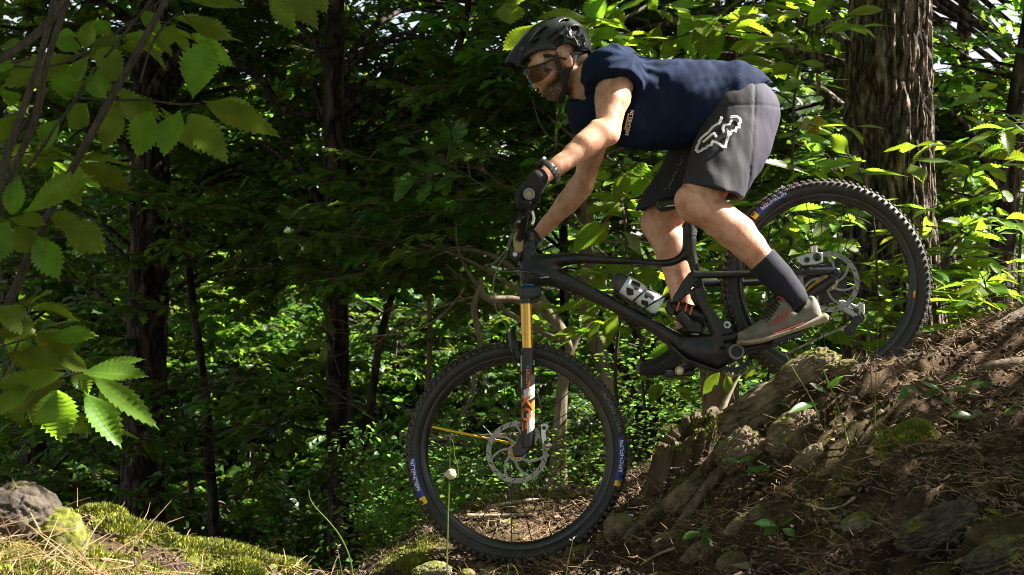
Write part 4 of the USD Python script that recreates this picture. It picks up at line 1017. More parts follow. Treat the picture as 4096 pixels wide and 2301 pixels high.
# muscle and tendon relief
body.wrinkle(lambda p: .005 * (meshkit.fbm(p * 15, 2, 3) - .5) + .0035 * (meshkit.fbm(np.stack([p[:, 0] * .75 - p[:, 1] * .66, p[:, 0] * .66 + p[:, 1] * .75, p[:, 2]], 1) * [14, 42, 36], 2, 13) - .5) * (np.linalg.norm(p - J(2200, 260), axis=1) > .16))
bv, bf = body.skin()
jaw = np.clip((J(2200, 330)[1] + (bv[:, 0] - J(2200, 330)[0]) * .9 - bv[:, 1]) / .03 + .35, 0, 1)
jaw *= np.clip((.088 - np.abs(bv[:, 2])) / .01, 0, 1) * (np.linalg.norm(bv[:, :2] - J(2240, 345)[:2], axis=1) < .077) * np.clip((J(2285, 300)[0] + .012 - bv[:, 0]) / .02, 0, 1)
jaw = np.maximum(jaw, .8 * np.exp(-((np.linalg.norm(bv - J(2163, 359), axis=1) / .017) ** 2)))
hairm = np.clip(((bv[:, :2] - J(2292, 235)[:2]) @ np.array([.95, .2])) / .02 + .4, 0, 1) * (np.linalg.norm(bv - J(2290, 225), axis=1) < .085) * 2
beard = np.maximum(jaw * 1.35, hairm)
BODY = rp("body", (bv, bf), "skin", prim={"beard": beard})
rp("lips", join([loft(JJ([(2168, 365, -.017), (2164, 364, -.006), (2164, 364, .006), (2168, 365, .017)]) + [-.0012, 0, 0], np.array([[x, x * .6, 0] for x in (.002, .0068, .0068, .002)]), np.array([[0, x, 0] for x in (.002, .006, .006, .002)]), 10),
                 loft(JJ([(2177, 379, -.014), (2174, 380, -.005), (2174, 380, .005), (2177, 379, .014)]) + [-.0012, 0, 0], np.array([[x, x * .6, 0] for x in (.002, .0072, .0072, .002)]), np.array([[0, x, 0] for x in (.002, .0065, .0065, .002)]), 10)]), "lip", parent=BODY)
for s in (1, -1):
    e = trimesh.creation.icosphere(2, .0125); e.apply_translation(J(2148, 296, .031 * s)); ey = rp("eye", e, "eye_white", parent=BODY)
    e = trimesh.creation.icosphere(2, .0068); e.apply_translation(J(2148, 296, .031 * s) + HF * .0072); rp("iris", e, "eye_dark", parent=BODY)
    rp("eyebrow", loft(JJ([(2121, 276, .012 * s), (2130, 270, .028 * s), (2150, 262, .045 * s)]), np.array([[.004, .002, 0], [.005, .003, 0], [.002, .002, 0]]), np.array([[0, .004, 0]] * 3), 8), "hair", parent=BODY)

# T-shirt
sh = Field([*J(2230, 680)[:2], -0.34], [*J(3120, 150)[:2], 0.34], 0.0052)
sh.cone(J(2440, 320, -.12), J(2440, 320, .12), .090, k=.03)
for s in (1, -1):
    sh.cone(J(2455, 392, .05 * s), J(2760, 412, .045 * s), .146, .132, .035)
    sh.cone(J(2760, 412, .045 * s), J(2935, 398, .05 * s), .134, .118, .05)
    sh.cone(J(2935, 398, .05 * s), J(3030, 420, .055 * s), .115, .085, .04)
    sh.cone(J(2372, 462, .07 * s), J(2560, 490, .07 * s), .070, .075, .05)
    sh.cone(J(2560, 490, .06 * s), J(2735, 500, .06 * s), .078, .072, .05)
    sh.cone(J(2345, 400, .09 * s), J(2360, 470, .09 * s), .055, .06, .05)
sh.cone(J(2380, 285), J(2450, 300), .075, .1, .04)
# hems and collar
_b = Field(sh.lo, sh.lo + (sh.n - 1) * sh.h, sh.h)
hemA, hemB = J(3072, 340), J(2728, 602)
e = nrm(hemB - hemA); sh.plane(hemA, [-e[1], e[0], 0] if np.array([-e[1], e[0], 0]) @ (J(3100, 560) - hemA) > 0 else [e[1], -e[0], 0])
ca, cb = J(2352, 205), J(2345, 400)
va, vb = J(2346, 225), J(2372, 412)
sh.put(lambda x, y, z: np.maximum(np.maximum(x - (va[0] + (vb[0] - va[0]) * (y - va[1]) / (vb[1] - va[1])) + np.maximum(np.abs(z) - .07, 0) * .35, np.abs(z) - .26), vb[1] - y + np.maximum(np.abs(z) - .05, 0) * -.2), [*J(2200, 560)[:2], -.3], [*J(2420, 130)[:2], .3], .004, op="cut")
# sleeves: cut square across the arm, hollow at the end
def sleeve(F, p, q, r0, r1, end, n, inner, side):
    p, q, end, n = map(np.asarray, (p, q, end, nrm(n))); ab = q - p; L = ab @ ab
    def fn(x, y, z):
        X, Y, Z = x - p[0], y - p[1], z - p[2]
        t = np.clip((X * ab[0] + Y * ab[1] + Z * ab[2]) / L, 0, 1)
        d = np.sqrt((X - t * ab[0]) ** 2 + (Y - t * ab[1]) ** 2 + (Z - t * ab[2]) ** 2) - (r0 + (r1 - r0) * t)
        return np.maximum(d, (x - end[0]) * n[0] + (y - end[1]) * n[1] + (z - end[2]) * n[2])
    F.put(fn, np.minimum(p, q) - .12, np.maximum(p, q) + .12, .03)
    F.cone(end + n * .045, end + n * .09, inner, inner, .004, op="cut")
sleeve(sh, J(2452, 306, .180), J(2470, 420, .245), .098, .092, J(2468, 352, .205), J(2440, 500, .262) - J(2462, 318, .17) + [.02, .0, -.01], .078, 1)
sleeve(sh, J(2440, 310, -.14), J(2392, 480, -.215), .085, .072, J(2405, 440, -.2), J(2345, 722, -.285) - J(2440, 340, -.18), .060, -1)
def folds(p):
    q = p @ np.array([[.8, -.6, 0], [.6, .8, 0], [0, 0, 1]])
    w = meshkit.fbm(q * [7, 22, 9], 3, 11) - .5
    v = meshkit.fbm(p * [30, 14, 14] + 7, 2, 4) - .5
    near_arm = np.exp(-(np.linalg.norm(p - J(2520, 330, .16), axis=1) / .16) ** 2)
    tail = np.clip((p[:, 0] - J(2850, 0)[0]) / .1, 0, 1)
    d = p[:, :2] - J(2505, 300)[:2]
    ray = np.sin(np.arctan2(d[:, 1], d[:, 0]) * 11 + 6 * meshkit.noise(p * 9, 2)) * np.exp(-(np.linalg.norm(d, axis=1) / .17) ** 2) * (1 - np.exp(-(np.linalg.norm(d, axis=1) / .06) ** 2)) * np.clip(p[:, 2] / .1, 0, 1)
    return .024 * w + .008 * v + .0045 * ray + .012 * tail * (meshkit.fbm(p * [16, 26, 8] + 3, 2, 8) - .5) + .01 * near_arm * w
sh.wrinkle(folds)
SHIRT = rp("t_shirt", sh.skin(), "navy_cloth")
# chest print: small yellow bar, white words
def onto(px, py, off, text=None):
    return J(px, py, off)
def surf_c(F, a, b, from_c=.34):
    """How far out the skin of a field lies at local (a, b), from the near side."""
    i, j = np.round((np.array([a, b]) - F.lo[:2]) / F.h).astype(int)
    col = F.f[i, j]; k = np.nonzero(col < 0)[0]
    if not len(k): return 0.0
    k = k[-1]; f0, f1 = col[k], col[min(k + 1, len(col) - 1)]
    return F.lo[2] + (k + (f0 / (f0 - f1) if f1 > 0 else 0.0)) * F.h
def stuck(v, f, F, px, py, off, ang, lift=.0022):
    """Flat print laid on the near side of a field: text direction at angle ang in the (a, b) plane."""
    o = J(px, py, off); d = np.array([math.cos(ang), math.sin(ang)]); u = np.array([-d[1], d[0]])
    q = o[:2] + v[:, :1] * d + v[:, 1:2] * u
    c = np.array([surf_c(F, *x) for x in q])
    return np.c_[q, c + lift + v[:, 2]], f
_m = letters("MICHELIN", .011)
rp("print", stuck(np.array(_m.vertices), _m.faces, sh, 2522, 480, .2, 1.35), "white_print", smooth=False, parent=SHIRT)
_m = chamfer_box((.048, .0045, .001), .0003).subdivide().subdivide()
rp("print", stuck(np.array(_m.vertices), _m.faces, sh, 2511, 476, .2, 1.35), "yellow", smooth=False, parent=SHIRT)

# shorts
so = Field([*J(2540, 900)[:2], -0.26], [*J(3150, 300)[:2], 0.34], 0.0052)
for s in (1, -1):
    so.cone(J(2900, 440, .06 * s), J(2985, 440, .075 * s), .118, .105, .04)
    so.ball(J(2990, 462, .075 * s), .101, .03)
run(so, [(2958, 480, 146, .09), (2930, 580, 146, .13), (2880, 690, 130, .175), (2850, 770, 122, .2), (2838, 830, 124, .21)], .03, .86)
so.cone(J(2900, 480, -.08), J(2800, 620, -.105), .115, .100, .04); so.cone(J(2800, 620, -.105), J(2680, 790, -.122), .100, .080, .04); so.cone(J(2680, 790, -.122), J(2640, 850, -.13), .08, .082, .02)
def cut_leg(F, a, b, ref, c0, c1):
    a, b = J(*a), J(*b); e = nrm(b - a); n = np.array([-e[1], e[0], 0])
    if n @ (ref - a) < 0: n = -n
    def fn(x, y, z):
        return np.maximum(-((x - a[0]) * n[0] + (y - a[1]) * n[1]), np.maximum(c0 - z, z - c1))
    F.put(fn, [*(np.minimum(a, b)[:2] - .2), c0], [*(np.maximum(a, b)[:2] + .2), c1], .004, op="cut")
cut_leg(so, (2724, 742, .2), (2975, 802, .2), J(2800, 1000), .05, .5)
cut_leg(so, (2575, 838, -.13), (2725, 812, -.13), J(2660, 1000), -.5, .048)
so.cone(J(2856, 800, .198), J(2838, 900, .215), .080, .090, .004, op="cut", squash=((0, 0, 1.0), .86))
so.cone(J(2700, 780, -.125), J(2640, 880, -.13), .068, .074, .004, op="cut")
wl = J(2930, 378); so.put(lambda x, y, z: -((x - wl[0]) * -.25 + (y - wl[1]) * 1.0 - .05), so.lo, so.lo + so.n * so.h, .01, op="cut")
def sfolds(p):
    w = meshkit.fbm(p * [26, 9, 12], 3, 21) - .5
    hem = np.exp(-((p[:, 1] - J(2850, 770)[1]) / .09) ** 2)
    knee = np.sin((p[:, 0] * .8 + p[:, 1] * .35) * 95 + 5 * meshkit.noise(p * 11, 6)) * hem
    seam = -.0035 * np.exp(-((p[:, 0] - (J(2972, 560)[0] + (p[:, 1] - J(2972, 560)[1]) * .11)) / .0035) ** 2) * (p[:, 2] > 0)
    seam2 = -.0025 * np.exp(-((p[:, 1] - J(2972, 470)[1] - .02 * (p[:, 0] - J(2972, 470)[0])) / .003) ** 2) * (p[:, 2] > 0)
    return .010 * w + .004 * knee * (meshkit.noise(p * 14, 9)) - seam - seam2 * (p[:, 0] > J(2850, 0)[0])
so.wrinkle(sfolds)
sv, sf = so.skin()
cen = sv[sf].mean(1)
front = cen[:, 0] < J(2972, 560)[0] + (cen[:, 1] - J(2972, 560)[1]) * .16 + .002  # faces ahead of the seam, coloured as the shaded side
def pick(v, f, m):
    u, g = np.unique(f[m], return_inverse=True)
    return v[u], g.reshape(-1, 3)
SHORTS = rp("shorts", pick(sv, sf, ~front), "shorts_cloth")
rp("front_panel", pick(sv, sf, front), "shorts_shade", parent=SHORTS)  # same cloth painted darker where the front lies in shade
def stroke(pts, w, F=so, close=False, lift=.002):
    """A printed line in pixels laid over the cloth."""
    q = JJ([(2200 + x / 2, 150 + y / 2, .2) for x, y in pts])
    ls = LineString(q[:, :2]).segmentize(.006)
    pg = ls.buffer(w, cap_style=2, join_style=2)
    v, f = trimesh.creation.triangulate_polygon(pg, engine="earcut")
    for _ in range(2):
        v, f = trimesh.remesh.subdivide(np.c_[v[:, :2], np.zeros(len(v))], f); v = v[:, :2]
    c = np.array([surf_c(F, *x) for x in v])
    return np.c_[v, c + lift + .0025], f
for pts, w in (([(1375, 638), (1350, 690), (1300, 720), (1262, 765), (1215, 800), (1195, 825), (1190, 850), (1175, 872), (1166, 905), (1178, 928), (1200, 922), (1212, 908), (1232, 906), (1245, 890), (1275, 880), (1290, 850), (1318, 862), (1358, 895), (1386, 900), (1395, 860), (1412, 800), (1412, 770), (1430, 790), (1442, 762), (1470, 768), (1478, 735), (1502, 735), (1500, 705), (1516, 690), (1510, 660), (1490, 645), (1450, 640), (1440, 655)], .0042),
               ([(1215, 848), (1255, 815), (1290, 785), (1305, 782), (1318, 805), (1308, 815)], .0042), ([(1448, 668), (1425, 710), (1385, 715), (1372, 742), (1378, 778)], .0042)):
    rp("print", stroke(pts, w), "white_print", smooth=False, parent=SHORTS)
_hole = []
for k in range(34):
    r = random.Random(k)
    u = r.random(); x, y = 2200 + (1060 - 130 * u + r.uniform(-14, 14)) / 2, 150 + (965 + 260 * u) / 2
    q = J(x, y, -.05); c = surf_c(so, q[0], q[1])
    _hole.append(cyl([q[0], q[1], c - .001], [q[0], q[1], c + .0012], .0022 if k % 3 else .0032, n=6))
rp("vent_holes", join(_hole), "grey_print", parent=SHORTS)

# socks and shoes
def sock(pts, name="sock"):
    P = np.array([J(*p[:3]) for p in pts]); r = np.array([p[3] for p in pts])
    T, U, V = frames(P)
    v, f = loft(P, U * r[:, None], V * r[:, None], 56)
    n = len(P)
    a = np.tile(np.arange(56), n) % 2
    c = np.repeat(P, 56, 0); v[:n * 56] = c + (v[:n * 56] - c) * (1 + .022 * a[:, None])
    return rp(name, (v, f), "sock_cloth")
sock([(3044, 1038, .173, .044), (3047, 1041, .173, .0515), (3083, 1079, .166, .0505), (3114, 1110, .16, .0485), (3142, 1146, .154, .046), (3165, 1180, .148, .047), (3178, 1215, .142, .048)])
sock([(2742, 1225, -.132, .038), (2748, 1300, -.132, .036), (2752, 1390, -.132, .042)])
def z1(pts):
    return [(2400 + x / 2, 850 + y / 2) for x, y in pts]
us = Field([*J(2920, 1400)[:2], .06], [*J(3330, 1160)[:2], .24], .0036)
P = JJ(z1([(1092, 985), (1112, 955), (1170, 930), (1250, 885), (1320, 830), (1365, 760), (1400, 708), (1440, 680), (1490, 690), (1560, 712), (1610, 715), (1650, 690), (1672, 668), (1702, 672), (1730, 705), (1752, 760), (1768, 820), (1790, 860), (1500, 975), (1250, 1045), (1120, 1045), (1090, 1015)]), .145)[:, :2]
us.slab(P, .098, .192, .034, .01)
us.cone(J(3160, 1180, .145), J(3178, 1235, .145), .043, .046, .006, op="cut")
us.wrinkle(lambda p: .004 * (meshkit.fbm(p * [40, 25, 20], 2, 5) - .5))
_so = us.skin()
SHOE = rp("shoe", _so, "shoe_upper", label="grey flat pedal shoe on the near pedal")
P = JJ(z1([(1105, 1020), (1150, 1030), (1280, 1005), (1400, 965), (1560, 915), (1700, 850), (1785, 812), (1812, 835), (1808, 865), (1790, 885), (1640, 930), (1480, 985), (1300, 1045), (1180, 1058), (1115, 1050)]), .145)[:, :2]
sl = Field([*(P.min(0) - .02), .07], [*(P.max(0) + .02), .22], .0036); sl.slab(P, .092, .198, .012, .004)
rp("sole", sl.skin(), "shoe_sole", parent=SHOE)
def on_shoe(pts, w):
    q = JJ(z1(pts), .192)
    ls = LineString(q[:, :2]).segmentize(.006); pg = ls.buffer(w, cap_style=2, join_style=2)
    v, f = trimesh.creation.triangulate_polygon(pg, engine="earcut")
    for _ in range(2):
        v, f = trimesh.remesh.subdivide(np.c_[v[:, :2], np.zeros(len(v))], f); v = v[:, :2]
    c = np.array([max(surf_c(us, *x), .17) for x in v])
    return np.c_[v, c + .002], f
for pts in ([(1415, 905), (1382, 870), (1440, 850), (1410, 890)], [(1440, 895), (1425, 830), (1475, 870), (1455, 800)], [(1475, 865), (1462, 795), (1500, 830), (1490, 770), (1515, 800), (1512, 745)]):
    rp("print", on_shoe(pts, .0016), "red_print", smooth=False, parent=SHOE)
for k in range(7):
    u = k / 6
    a = (1405 - 95 * u, 730 + 140 * u)
    rp("lace", ltube([(2400 + (a[0] - 22) / 2, 850 + (a[1] - 22) / 2, .150), (2400 + (a[0] + 2) / 2, 850 + (a[1] - 14) / 2, .172), (2400 + (a[0] + 34) / 2, 850 + (a[1] + 14) / 2, .186)], .0038, 6, 8), "shoe_black", parent=SHOE)
rp("lace", ltube([(3100, 1200, .17), (3085, 1212, .185), (3072, 1222, .18), (3088, 1195, .16), (3110, 1190, .15)], .004, 6, 16), "shoe_black", parent=SHOE)
rp("lace", ltube([(3108, 1196, .165), (3120, 1190, .18), (3138, 1205, .185), (3118, 1210, .18)], .0032, 6, 12), "red_print", parent=SHOE)
rp("sole_stripe", ltube([(3090, 1337, .199), (3150, 1318, .200), (3215, 1292, .199)], .002, 6, 8), "red_print", parent=SHOE)
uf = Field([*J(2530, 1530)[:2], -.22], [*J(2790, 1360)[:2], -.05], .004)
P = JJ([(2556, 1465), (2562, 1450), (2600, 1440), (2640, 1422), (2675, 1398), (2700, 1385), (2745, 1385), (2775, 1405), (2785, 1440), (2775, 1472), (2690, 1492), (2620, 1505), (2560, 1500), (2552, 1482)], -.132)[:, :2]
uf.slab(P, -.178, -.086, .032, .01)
SH2 = rp("shoe", uf.skin(), "shoe_black", label="shaded shoe on the far pedal")  # other shoe of the grey pair, shade painted as near black
rp("toe_cap", ltube([(2570, 1470, -.15), (2568, 1473, -.132), (2570, 1470, -.11)], .021, 12, 8), "shoe_upper", parent=SH2)

# gloved hands closed round the grips: palm, four fingers, thumb
def glove(bar0, bar1, wrist, s):
    """Fingers curl over the bar from its front; bar0 is the outer end."""
    ax = nrm(bar1 - bar0); mid = (bar0 + bar1) / 2
    up = nrm((wrist - mid) - ax * ((wrist - mid) @ ax)); fw = np.cross(ax, up)
    if fw[0] > 0: fw = -fw
    allp = np.array([bar0, bar1, wrist])
    F = Field(allp.min(0) - .09, allp.max(0) + .09, .003)
    kn = []
    for k, u in enumerate((-.036, -.013, .010, .032)):
        L = (.86, .97, 1.0, .95)[k] if s > 0 else (.86, .97, 1.0, .95)[k]
        b = mid + ax * u
        p0 = b + up * .030 + fw * .010 + nrm(wrist - b) * .018
        p1 = b + up * (.026 * L) + fw * (.030 * L)
        p2 = b - up * .006 + fw * (.034 * L)
        p3 = b - up * .025 + fw * .014
        p4 = b - up * .020 - fw * .010
        kn.append(p0)
        for a, c, r0, r1 in ((p0, p1, .0128, .0115), (p1, p2, .0115, .0108), (p2, p3, .0108, .0100), (p3, p4, .0100, .009)):
            F.cone(a, c, r0, r1, .0035)
    for k in kn:
        F.cone(k, wrist + (k - mid - up * .03) * .35, .0145, .0215, .010)
    F.cone(mid + up * .02 - fw * .012, wrist, .021, .0245, .02)
    t0 = wrist * .45 + (mid + ax * .03) * .55 - fw * .012; t1 = mid + ax * .048 + up * .022 - fw * .016; t2 = mid + ax * .056 - up * .002 - fw * .020; t3 = mid + ax * .050 - up * .020 + fw * .004
    F.cone(t0, t1, .015, .0125, .008); F.cone(t1, t2, .0125, .0110, .004); F.cone(t2, t3, .0110, .0095, .004)
    F.cone(wrist - nrm(wrist - mid) * .02, wrist + nrm(wrist - mid) * .014, .029, .030, .006)
    F.wrinkle(lambda p: .002 * (meshkit.fbm(p * 70, 2, 3) - .5))
    return F.skin()
rp("glove", glove(J(2117, 777, .395), J(2109, 812, .29), J(2150, 728, .362), 1), "glove_cloth", label="black glove closed round the near grip")
rp("glove", glove(J(2109, 988, -.39), J(2105, 990, -.28), J(2134, 958, -.36), -1), "glove_cloth", label="black glove on the far grip, mostly hidden")

# watch
wc, wd = J(2197, 688, .357), nrm(J(2168, 712, .365) - J(2412, 530, .275))
wu = nrm(np.cross(wd, [0, 0, 1.0])); wv = np.cross(wd, wu)
t = np.linspace(0, 2 * np.pi, 49)
band = np.array([wc + wu * math.cos(x) * .037 + wv * math.sin(x) * .033 for x in t])
rad = nrm(band - wc)
WT = rp("watch_strap", loft(band, np.tile(wd * .0125, (49, 1)), rad * .0042, 10, cap=False), "black_plastic")
face = wc + wu * (.041 if (wu @ np.array([-.6, .8, 0])) > 0 else -.041)
fu = nrm(face - wc)
rp("watch_case", loft([face - fu * .006, face - fu * .004, face + fu * .004, face + fu * .006], np.array([wd * x for x in (.019, .022, .022, .019)]), np.array([wv * x for x in (.019, .022, .022, .019)]), 24), "black_metal", smooth=40, parent=WT)
for k in range(9):
    x = 2.0 + k * .33
    p = wc + wu * math.cos(x) * .0405 * np.sign(wu @ np.array([-.6, .8, 0])) + wv * math.sin(x) * .0365
    rp("strap_link", loft([p - wd * .010, p + wd * .010], np.array([nrm(p - wc) * .0022] * 2), np.array([np.cross(wd, nrm(p - wc)) * .0045] * 2), 6), "black_plastic", parent=WT, smooth=False)

# helmet
he = Field([*J(2020, 330)[:2], -.14], [*J(2370, 50)[:2], .14], .0034)
he.ball(J(2222, 200), [.117, .108, .092], .02, R=HR)
he.ball(J(2256, 184), [.084, .087, .084], .03, R=HR)
he.cone(J(2303, 188, -.035), J(2303, 188, .035), .034, k=.03)
he.cone(J(2120, 222, -.035), J(2120, 222, .035), .048, k=.03)
def under(F, pts):
    P = JJ(pts)[:, :2]
    F.slab(P, -.2, .2, .006, .006, op="cut")
BRIM = [(2066, 268), (2080, 268), (2118, 243), (2160, 226), (2196, 222), (2216, 230), (2236, 214), (2256, 202), (2284, 204), (2298, 216), (2306, 224), (2340, 216), (2420, 210), (2420, 460), (2000, 460), (2000, 300)]
under(he, BRIM)
li = Field(he.lo, he.lo + (he.n - 1) * he.h, .004)
li.ball(J(2230, 198), [.1085, .102, .0845], .02, R=HR); under(li, [(x, y - 6) for x, y in BRIM])
he.ball(J(2232, 200), [.105, .099, .081], .004, op="cut", R=HR)
for s in (1, -1):
    for poly, c0 in (([(2235, 103), (2250, 90), (2272, 84), (2272, 95), (2252, 107)], .02), ([(2280, 128), (2300, 115), (2313, 121), (2306, 138), (2286, 144)], .02), ([(2313, 168), (2325, 155), (2333, 162), (2331, 173), (2317, 178)], .02), ([(2212, 180), (2234, 146), (2252, 146), (2252, 170), (2232, 196)], .079),
                     ([(2187, 158), (2229, 126), (2234, 132), (2193, 164)], .072), ([(2145, 142), (2180, 112), (2188, 120), (2156, 147)], .05), ([(2185, 86), (2219, 75), (2223, 80), (2194, 90)], .012), ([(2122, 178), (2150, 156), (2156, 164), (2132, 186)], .06)):
        P = JJ(poly, c0 * s)[:, :2]
        he.slab(P, c0 * s, .2 * s, .002, .003, op="cut")
    for ring in ([(2275, 128), (2300, 108), (2320, 120), (2310, 144), (2284, 150), (2275, 128)], [(2308, 168), (2325, 149), (2339, 160), (2336, 178), (2314, 184), (2308, 168)], [(2262, 106), (2268, 150), (2300, 156), (2310, 182), (2296, 208)], [(2196, 222), (2214, 226), (2228, 210)], [(2200, 168), (2240, 138), (2262, 106)]):
        for p, q in zip(ring[:-1], ring[1:]):
            def wall(x, y):
                a = J(x, y, .06); i, j = np.clip(np.round((a[:2] - he.lo[:2]) / he.h).astype(int), 0, he.n[:2] - 1)
                k = np.nonzero(he.f[i, j] < .004)[0]
                return J(x, y, (he.lo[2] + (k[-1] if len(k) else 20) * he.h) * s) if s > 0 else J(x, y, -(he.lo[2] + (k[-1] if len(k) else 20) * he.h))
            he.cone(wall(*p), wall(*q), .0036, .0036, .004)
HELM = rp("helmet", he.skin(), "helmet_shell", label="black half shell trail helmet with vents and peak")
S, Tt = np.meshgrid(np.linspace(0, 1, 18), np.linspace(-1, 1, 25), indexing="ij")
cl = spline(JJ([(2140, 104), (2086, 158), (2048, 208), (2022, 252)]), 18)
wid = np.interp(np.linspace(0, 1, 18), [0, .4, 1], [.070, .088, .066])
fwd = nrm(cl[-1] - cl[0])
vis = cl[:, None, :] + np.zeros((18, 25, 3))
vis[..., 2] = Tt * wid[:, None]
drop = np.abs(Tt) ** 2.2 * (.030 + .026 * S)
vis[..., 1] -= drop * .82; vis[..., 0] += drop * .55 - .0 * S
vis += fwd * (-.022 * np.abs(Tt) ** 2 * S)[..., None]
vis[..., 1] += (.003 * np.cos(Tt * 9))
vt = vis.reshape(-1, 3); i = (np.arange(17)[:, None] * 25 + np.arange(24)[None]).ravel()
vf = np.stack([i, i + 1, i + 26, i + 25], 1); vf = np.vstack([vf[:, [0, 1, 2]], vf[:, [0, 2, 3]]])
vn = meshkit.arrays((vt, vf), True)[2]
vv = np.vstack([vt + vn * .002, vt - vn * .002]); nb = len(vt)
edge = np.concatenate([np.arange(25), np.arange(1, 18) * 25 + 24, np.arange(23, -1, -1) + 17 * 25, np.arange(16, 0, -1) * 25])
e2 = np.roll(edge, -1)
vf2 = np.vstack([vf, vf[:, ::-1] + nb, np.stack([edge, edge + nb, e2 + nb], 1), np.stack([edge, e2 + nb, e2], 1)])
rp("helmet_liner", li.skin(), "helmet_foam", parent=HELM)
rp("visor", (vv, vf2), "helmet_shell", smooth=35, parent=HELM)
for s in (1, -1):
    rp("visor_bolt", bolt(2086, 196, .084 * s, .009, .008), "black_plastic", smooth=30, parent=HELM)
    for pts, r in (([(2222, 218, .088), (2230, 250, .086), (2246, 290, .081), (2258, 330, .074), (2256, 376, .050), (2246, 410, .014)], .0062), ([(2300, 220, .072), (2286, 262, .082), (2258, 326, .076)], .0055)):
        P = spline(JJ([(x, y, c * s) for x, y, c in pts]), 20)
        T_ = nrm(np.gradient(P, axis=0)); outw = np.tile([0, 0, 1.0 * s], (20, 1)); wide = nrm(np.cross(T_, outw))
        rp("strap", loft(P, wide * .0085, np.cross(T_, wide) * .0015, 8), "strap", parent=HELM)
rp("fit_dial", plate([(2290, 208), (2302, 200), (2330, 204), (2336, 216), (2318, 226), (2296, 224)], -.045, .045, .008, .004), "black_plastic", parent=HELM, smooth=40)
rp("fit_arm", ltube([(2282, 214, .066), (2300, 212, .058), (2322, 216, .035), (2328, 216, 0)], .006, 8, 14), "grey_print", parent=HELM)
rp("brow_pad", loft(spline(JJ([(2196, 224, .079), (2150, 232, .068), (2112, 248, .045), (2096, 256, .0), (2112, 248, -.045), (2150, 232, -.068), (2196, 224, -.079)]), 40), np.array([[.004, .007, 0]] * 40), np.array([[.006, -.002, 0]] * 40), 8), "helmet_foam", parent=HELM)

# glasses
tp = spline(JJ([(2096, 296, 0), (2100, 286, .024), (2113, 274, .050), (2144, 263, .069), (2192, 246, .081)]), 24)
bt = spline(JJ([(2112, 318, 0), (2122, 330, .026), (2143, 332, .048), (2174, 318, .067), (2216, 268, .082)]), 24)
full_t = np.vstack([tp[:0:-1] * [1, 1, -1], tp]); full_b = np.vstack([bt[:0:-1] * [1, 1, -1], bt])
full_b[21:26] = full_b[21:26] * .45 + full_t[21:26] * .55
rows = [full_t * (1 - w) + full_b * w for w in np.linspace(0, 1, 6)]
gv = np.stack(rows, 1)
gv[..., 0] -= .003 * np.sin(np.linspace(0, np.pi, 6))[None]
i = (np.arange(46)[:, None] * 6 + np.arange(5)[None]).ravel(); gf = np.stack([i, i + 1, i + 7, i + 6], 1)
GL = rp("glasses", (gv.reshape(-1, 3), np.vstack([gf[:, [0, 1, 2]], gf[:, [0, 2, 3]]])), "lens", label="rimless tinted sports glasses with blue nose frame")
rp("glasses_frame", tube(full_t[13:34], .0030, 8), "blue_plastic", parent=GL); 
rp("nose_piece", tube(np.vstack([full_b[16:20], ]), .0034, 8), "blue_plastic", parent=GL); rp("nose_piece", tube(full_b[27:31], .0034, 8), "blue_plastic", parent=GL)
for s in (1, -1):
    q = tp[9:] * [1, 1, s]
    rp("temple_arm", tube(np.vstack([q, JJ([(2208, 240, .083 * s), (2240, 232, .086 * s), (2268, 236, .088 * s)])]), .0036, 8), "black_plastic", parent=GL)
# ---------------------------------------------------------------- woodland: leaf sprays, trees
def leaf_mesh(L, wid, teeth=0, rows=9, droop=.2, fold=.25, cols=(-1, -.5, 0, .5, 1), seed=0, lobes=False, peak=.5, pleat=0.0, curl=0.0):
    """A blade along +x, face up +z: rows from stalk to tip; toothed or lobed edge; folded along the midrib, drooping to the tip. Returns vertices, faces, uv (u along, v across 0..1)."""
    r = random.Random(seed)
    u = np.linspace(0, 1, rows)
    w = np.sin(np.pi * np.clip(u, 0, 1) ** (math.log(.5) / math.log(peak))) ** (.8 if not teeth else 1.0)
    w[0] = w[-1] = 0.02
    shift = np.zeros(rows)
    if lobes:
        w = np.interp(u, [0, .08, .2, .3, .42, .52, .66, .74, .88, 1], [.05, .10, .42, .26, .74, .40, .95, .5, .55, .04])
    elif teeth:
        w = w * np.where(np.arange(rows) % 2 == 0, 1.09, .86); shift = np.where(np.arange(rows) % 2 == 0, .75 / rows, -.25 / rows)
    c = np.array(cols, float)
    A = np.abs(c)
    side = np.array([1 + .06 * r.uniform(-1, 1) for _ in range(2)])
    y = wid / 2 * w[:, None] * c[None] * np.where(c < 0, side[0], side[1])
    x = L * (u[:, None] + shift[:, None] * A - .0 * A)
    z = fold * np.abs(y) - droop * L * u[:, None] ** 2 + curl * wid * A ** 2 * np.sin(u * 5 + seed)[:, None]
    if pleat:
        z = z + pleat * wid * np.sin(2 * np.pi * (13 * (u[:, None] - .10 * A) + .25)) * A * (1.2 - A)
    x = x - .25 * droop * L * u[:, None] ** 2 * np.sign(droop)
    v = np.stack([x, y, z], -1).reshape(-1, 3)
    n = len(c)
    i = (np.arange(rows - 1)[:, None] * n + np.arange(n - 1)[None]).ravel()
    f = np.vstack([np.stack([i, i + n, i + n + 1], 1), np.stack([i, i + n + 1, i + 1], 1)])
    uv = np.stack([np.repeat(u, n), np.tile(c * .5 + .5, rows)], 1)
    return v, f, uv

def basis(x, up):
    x = nrm(x); z = nrm(np.asarray(up) - x * (np.asarray(up) @ x)); return np.stack([x, np.cross(z, x), z])

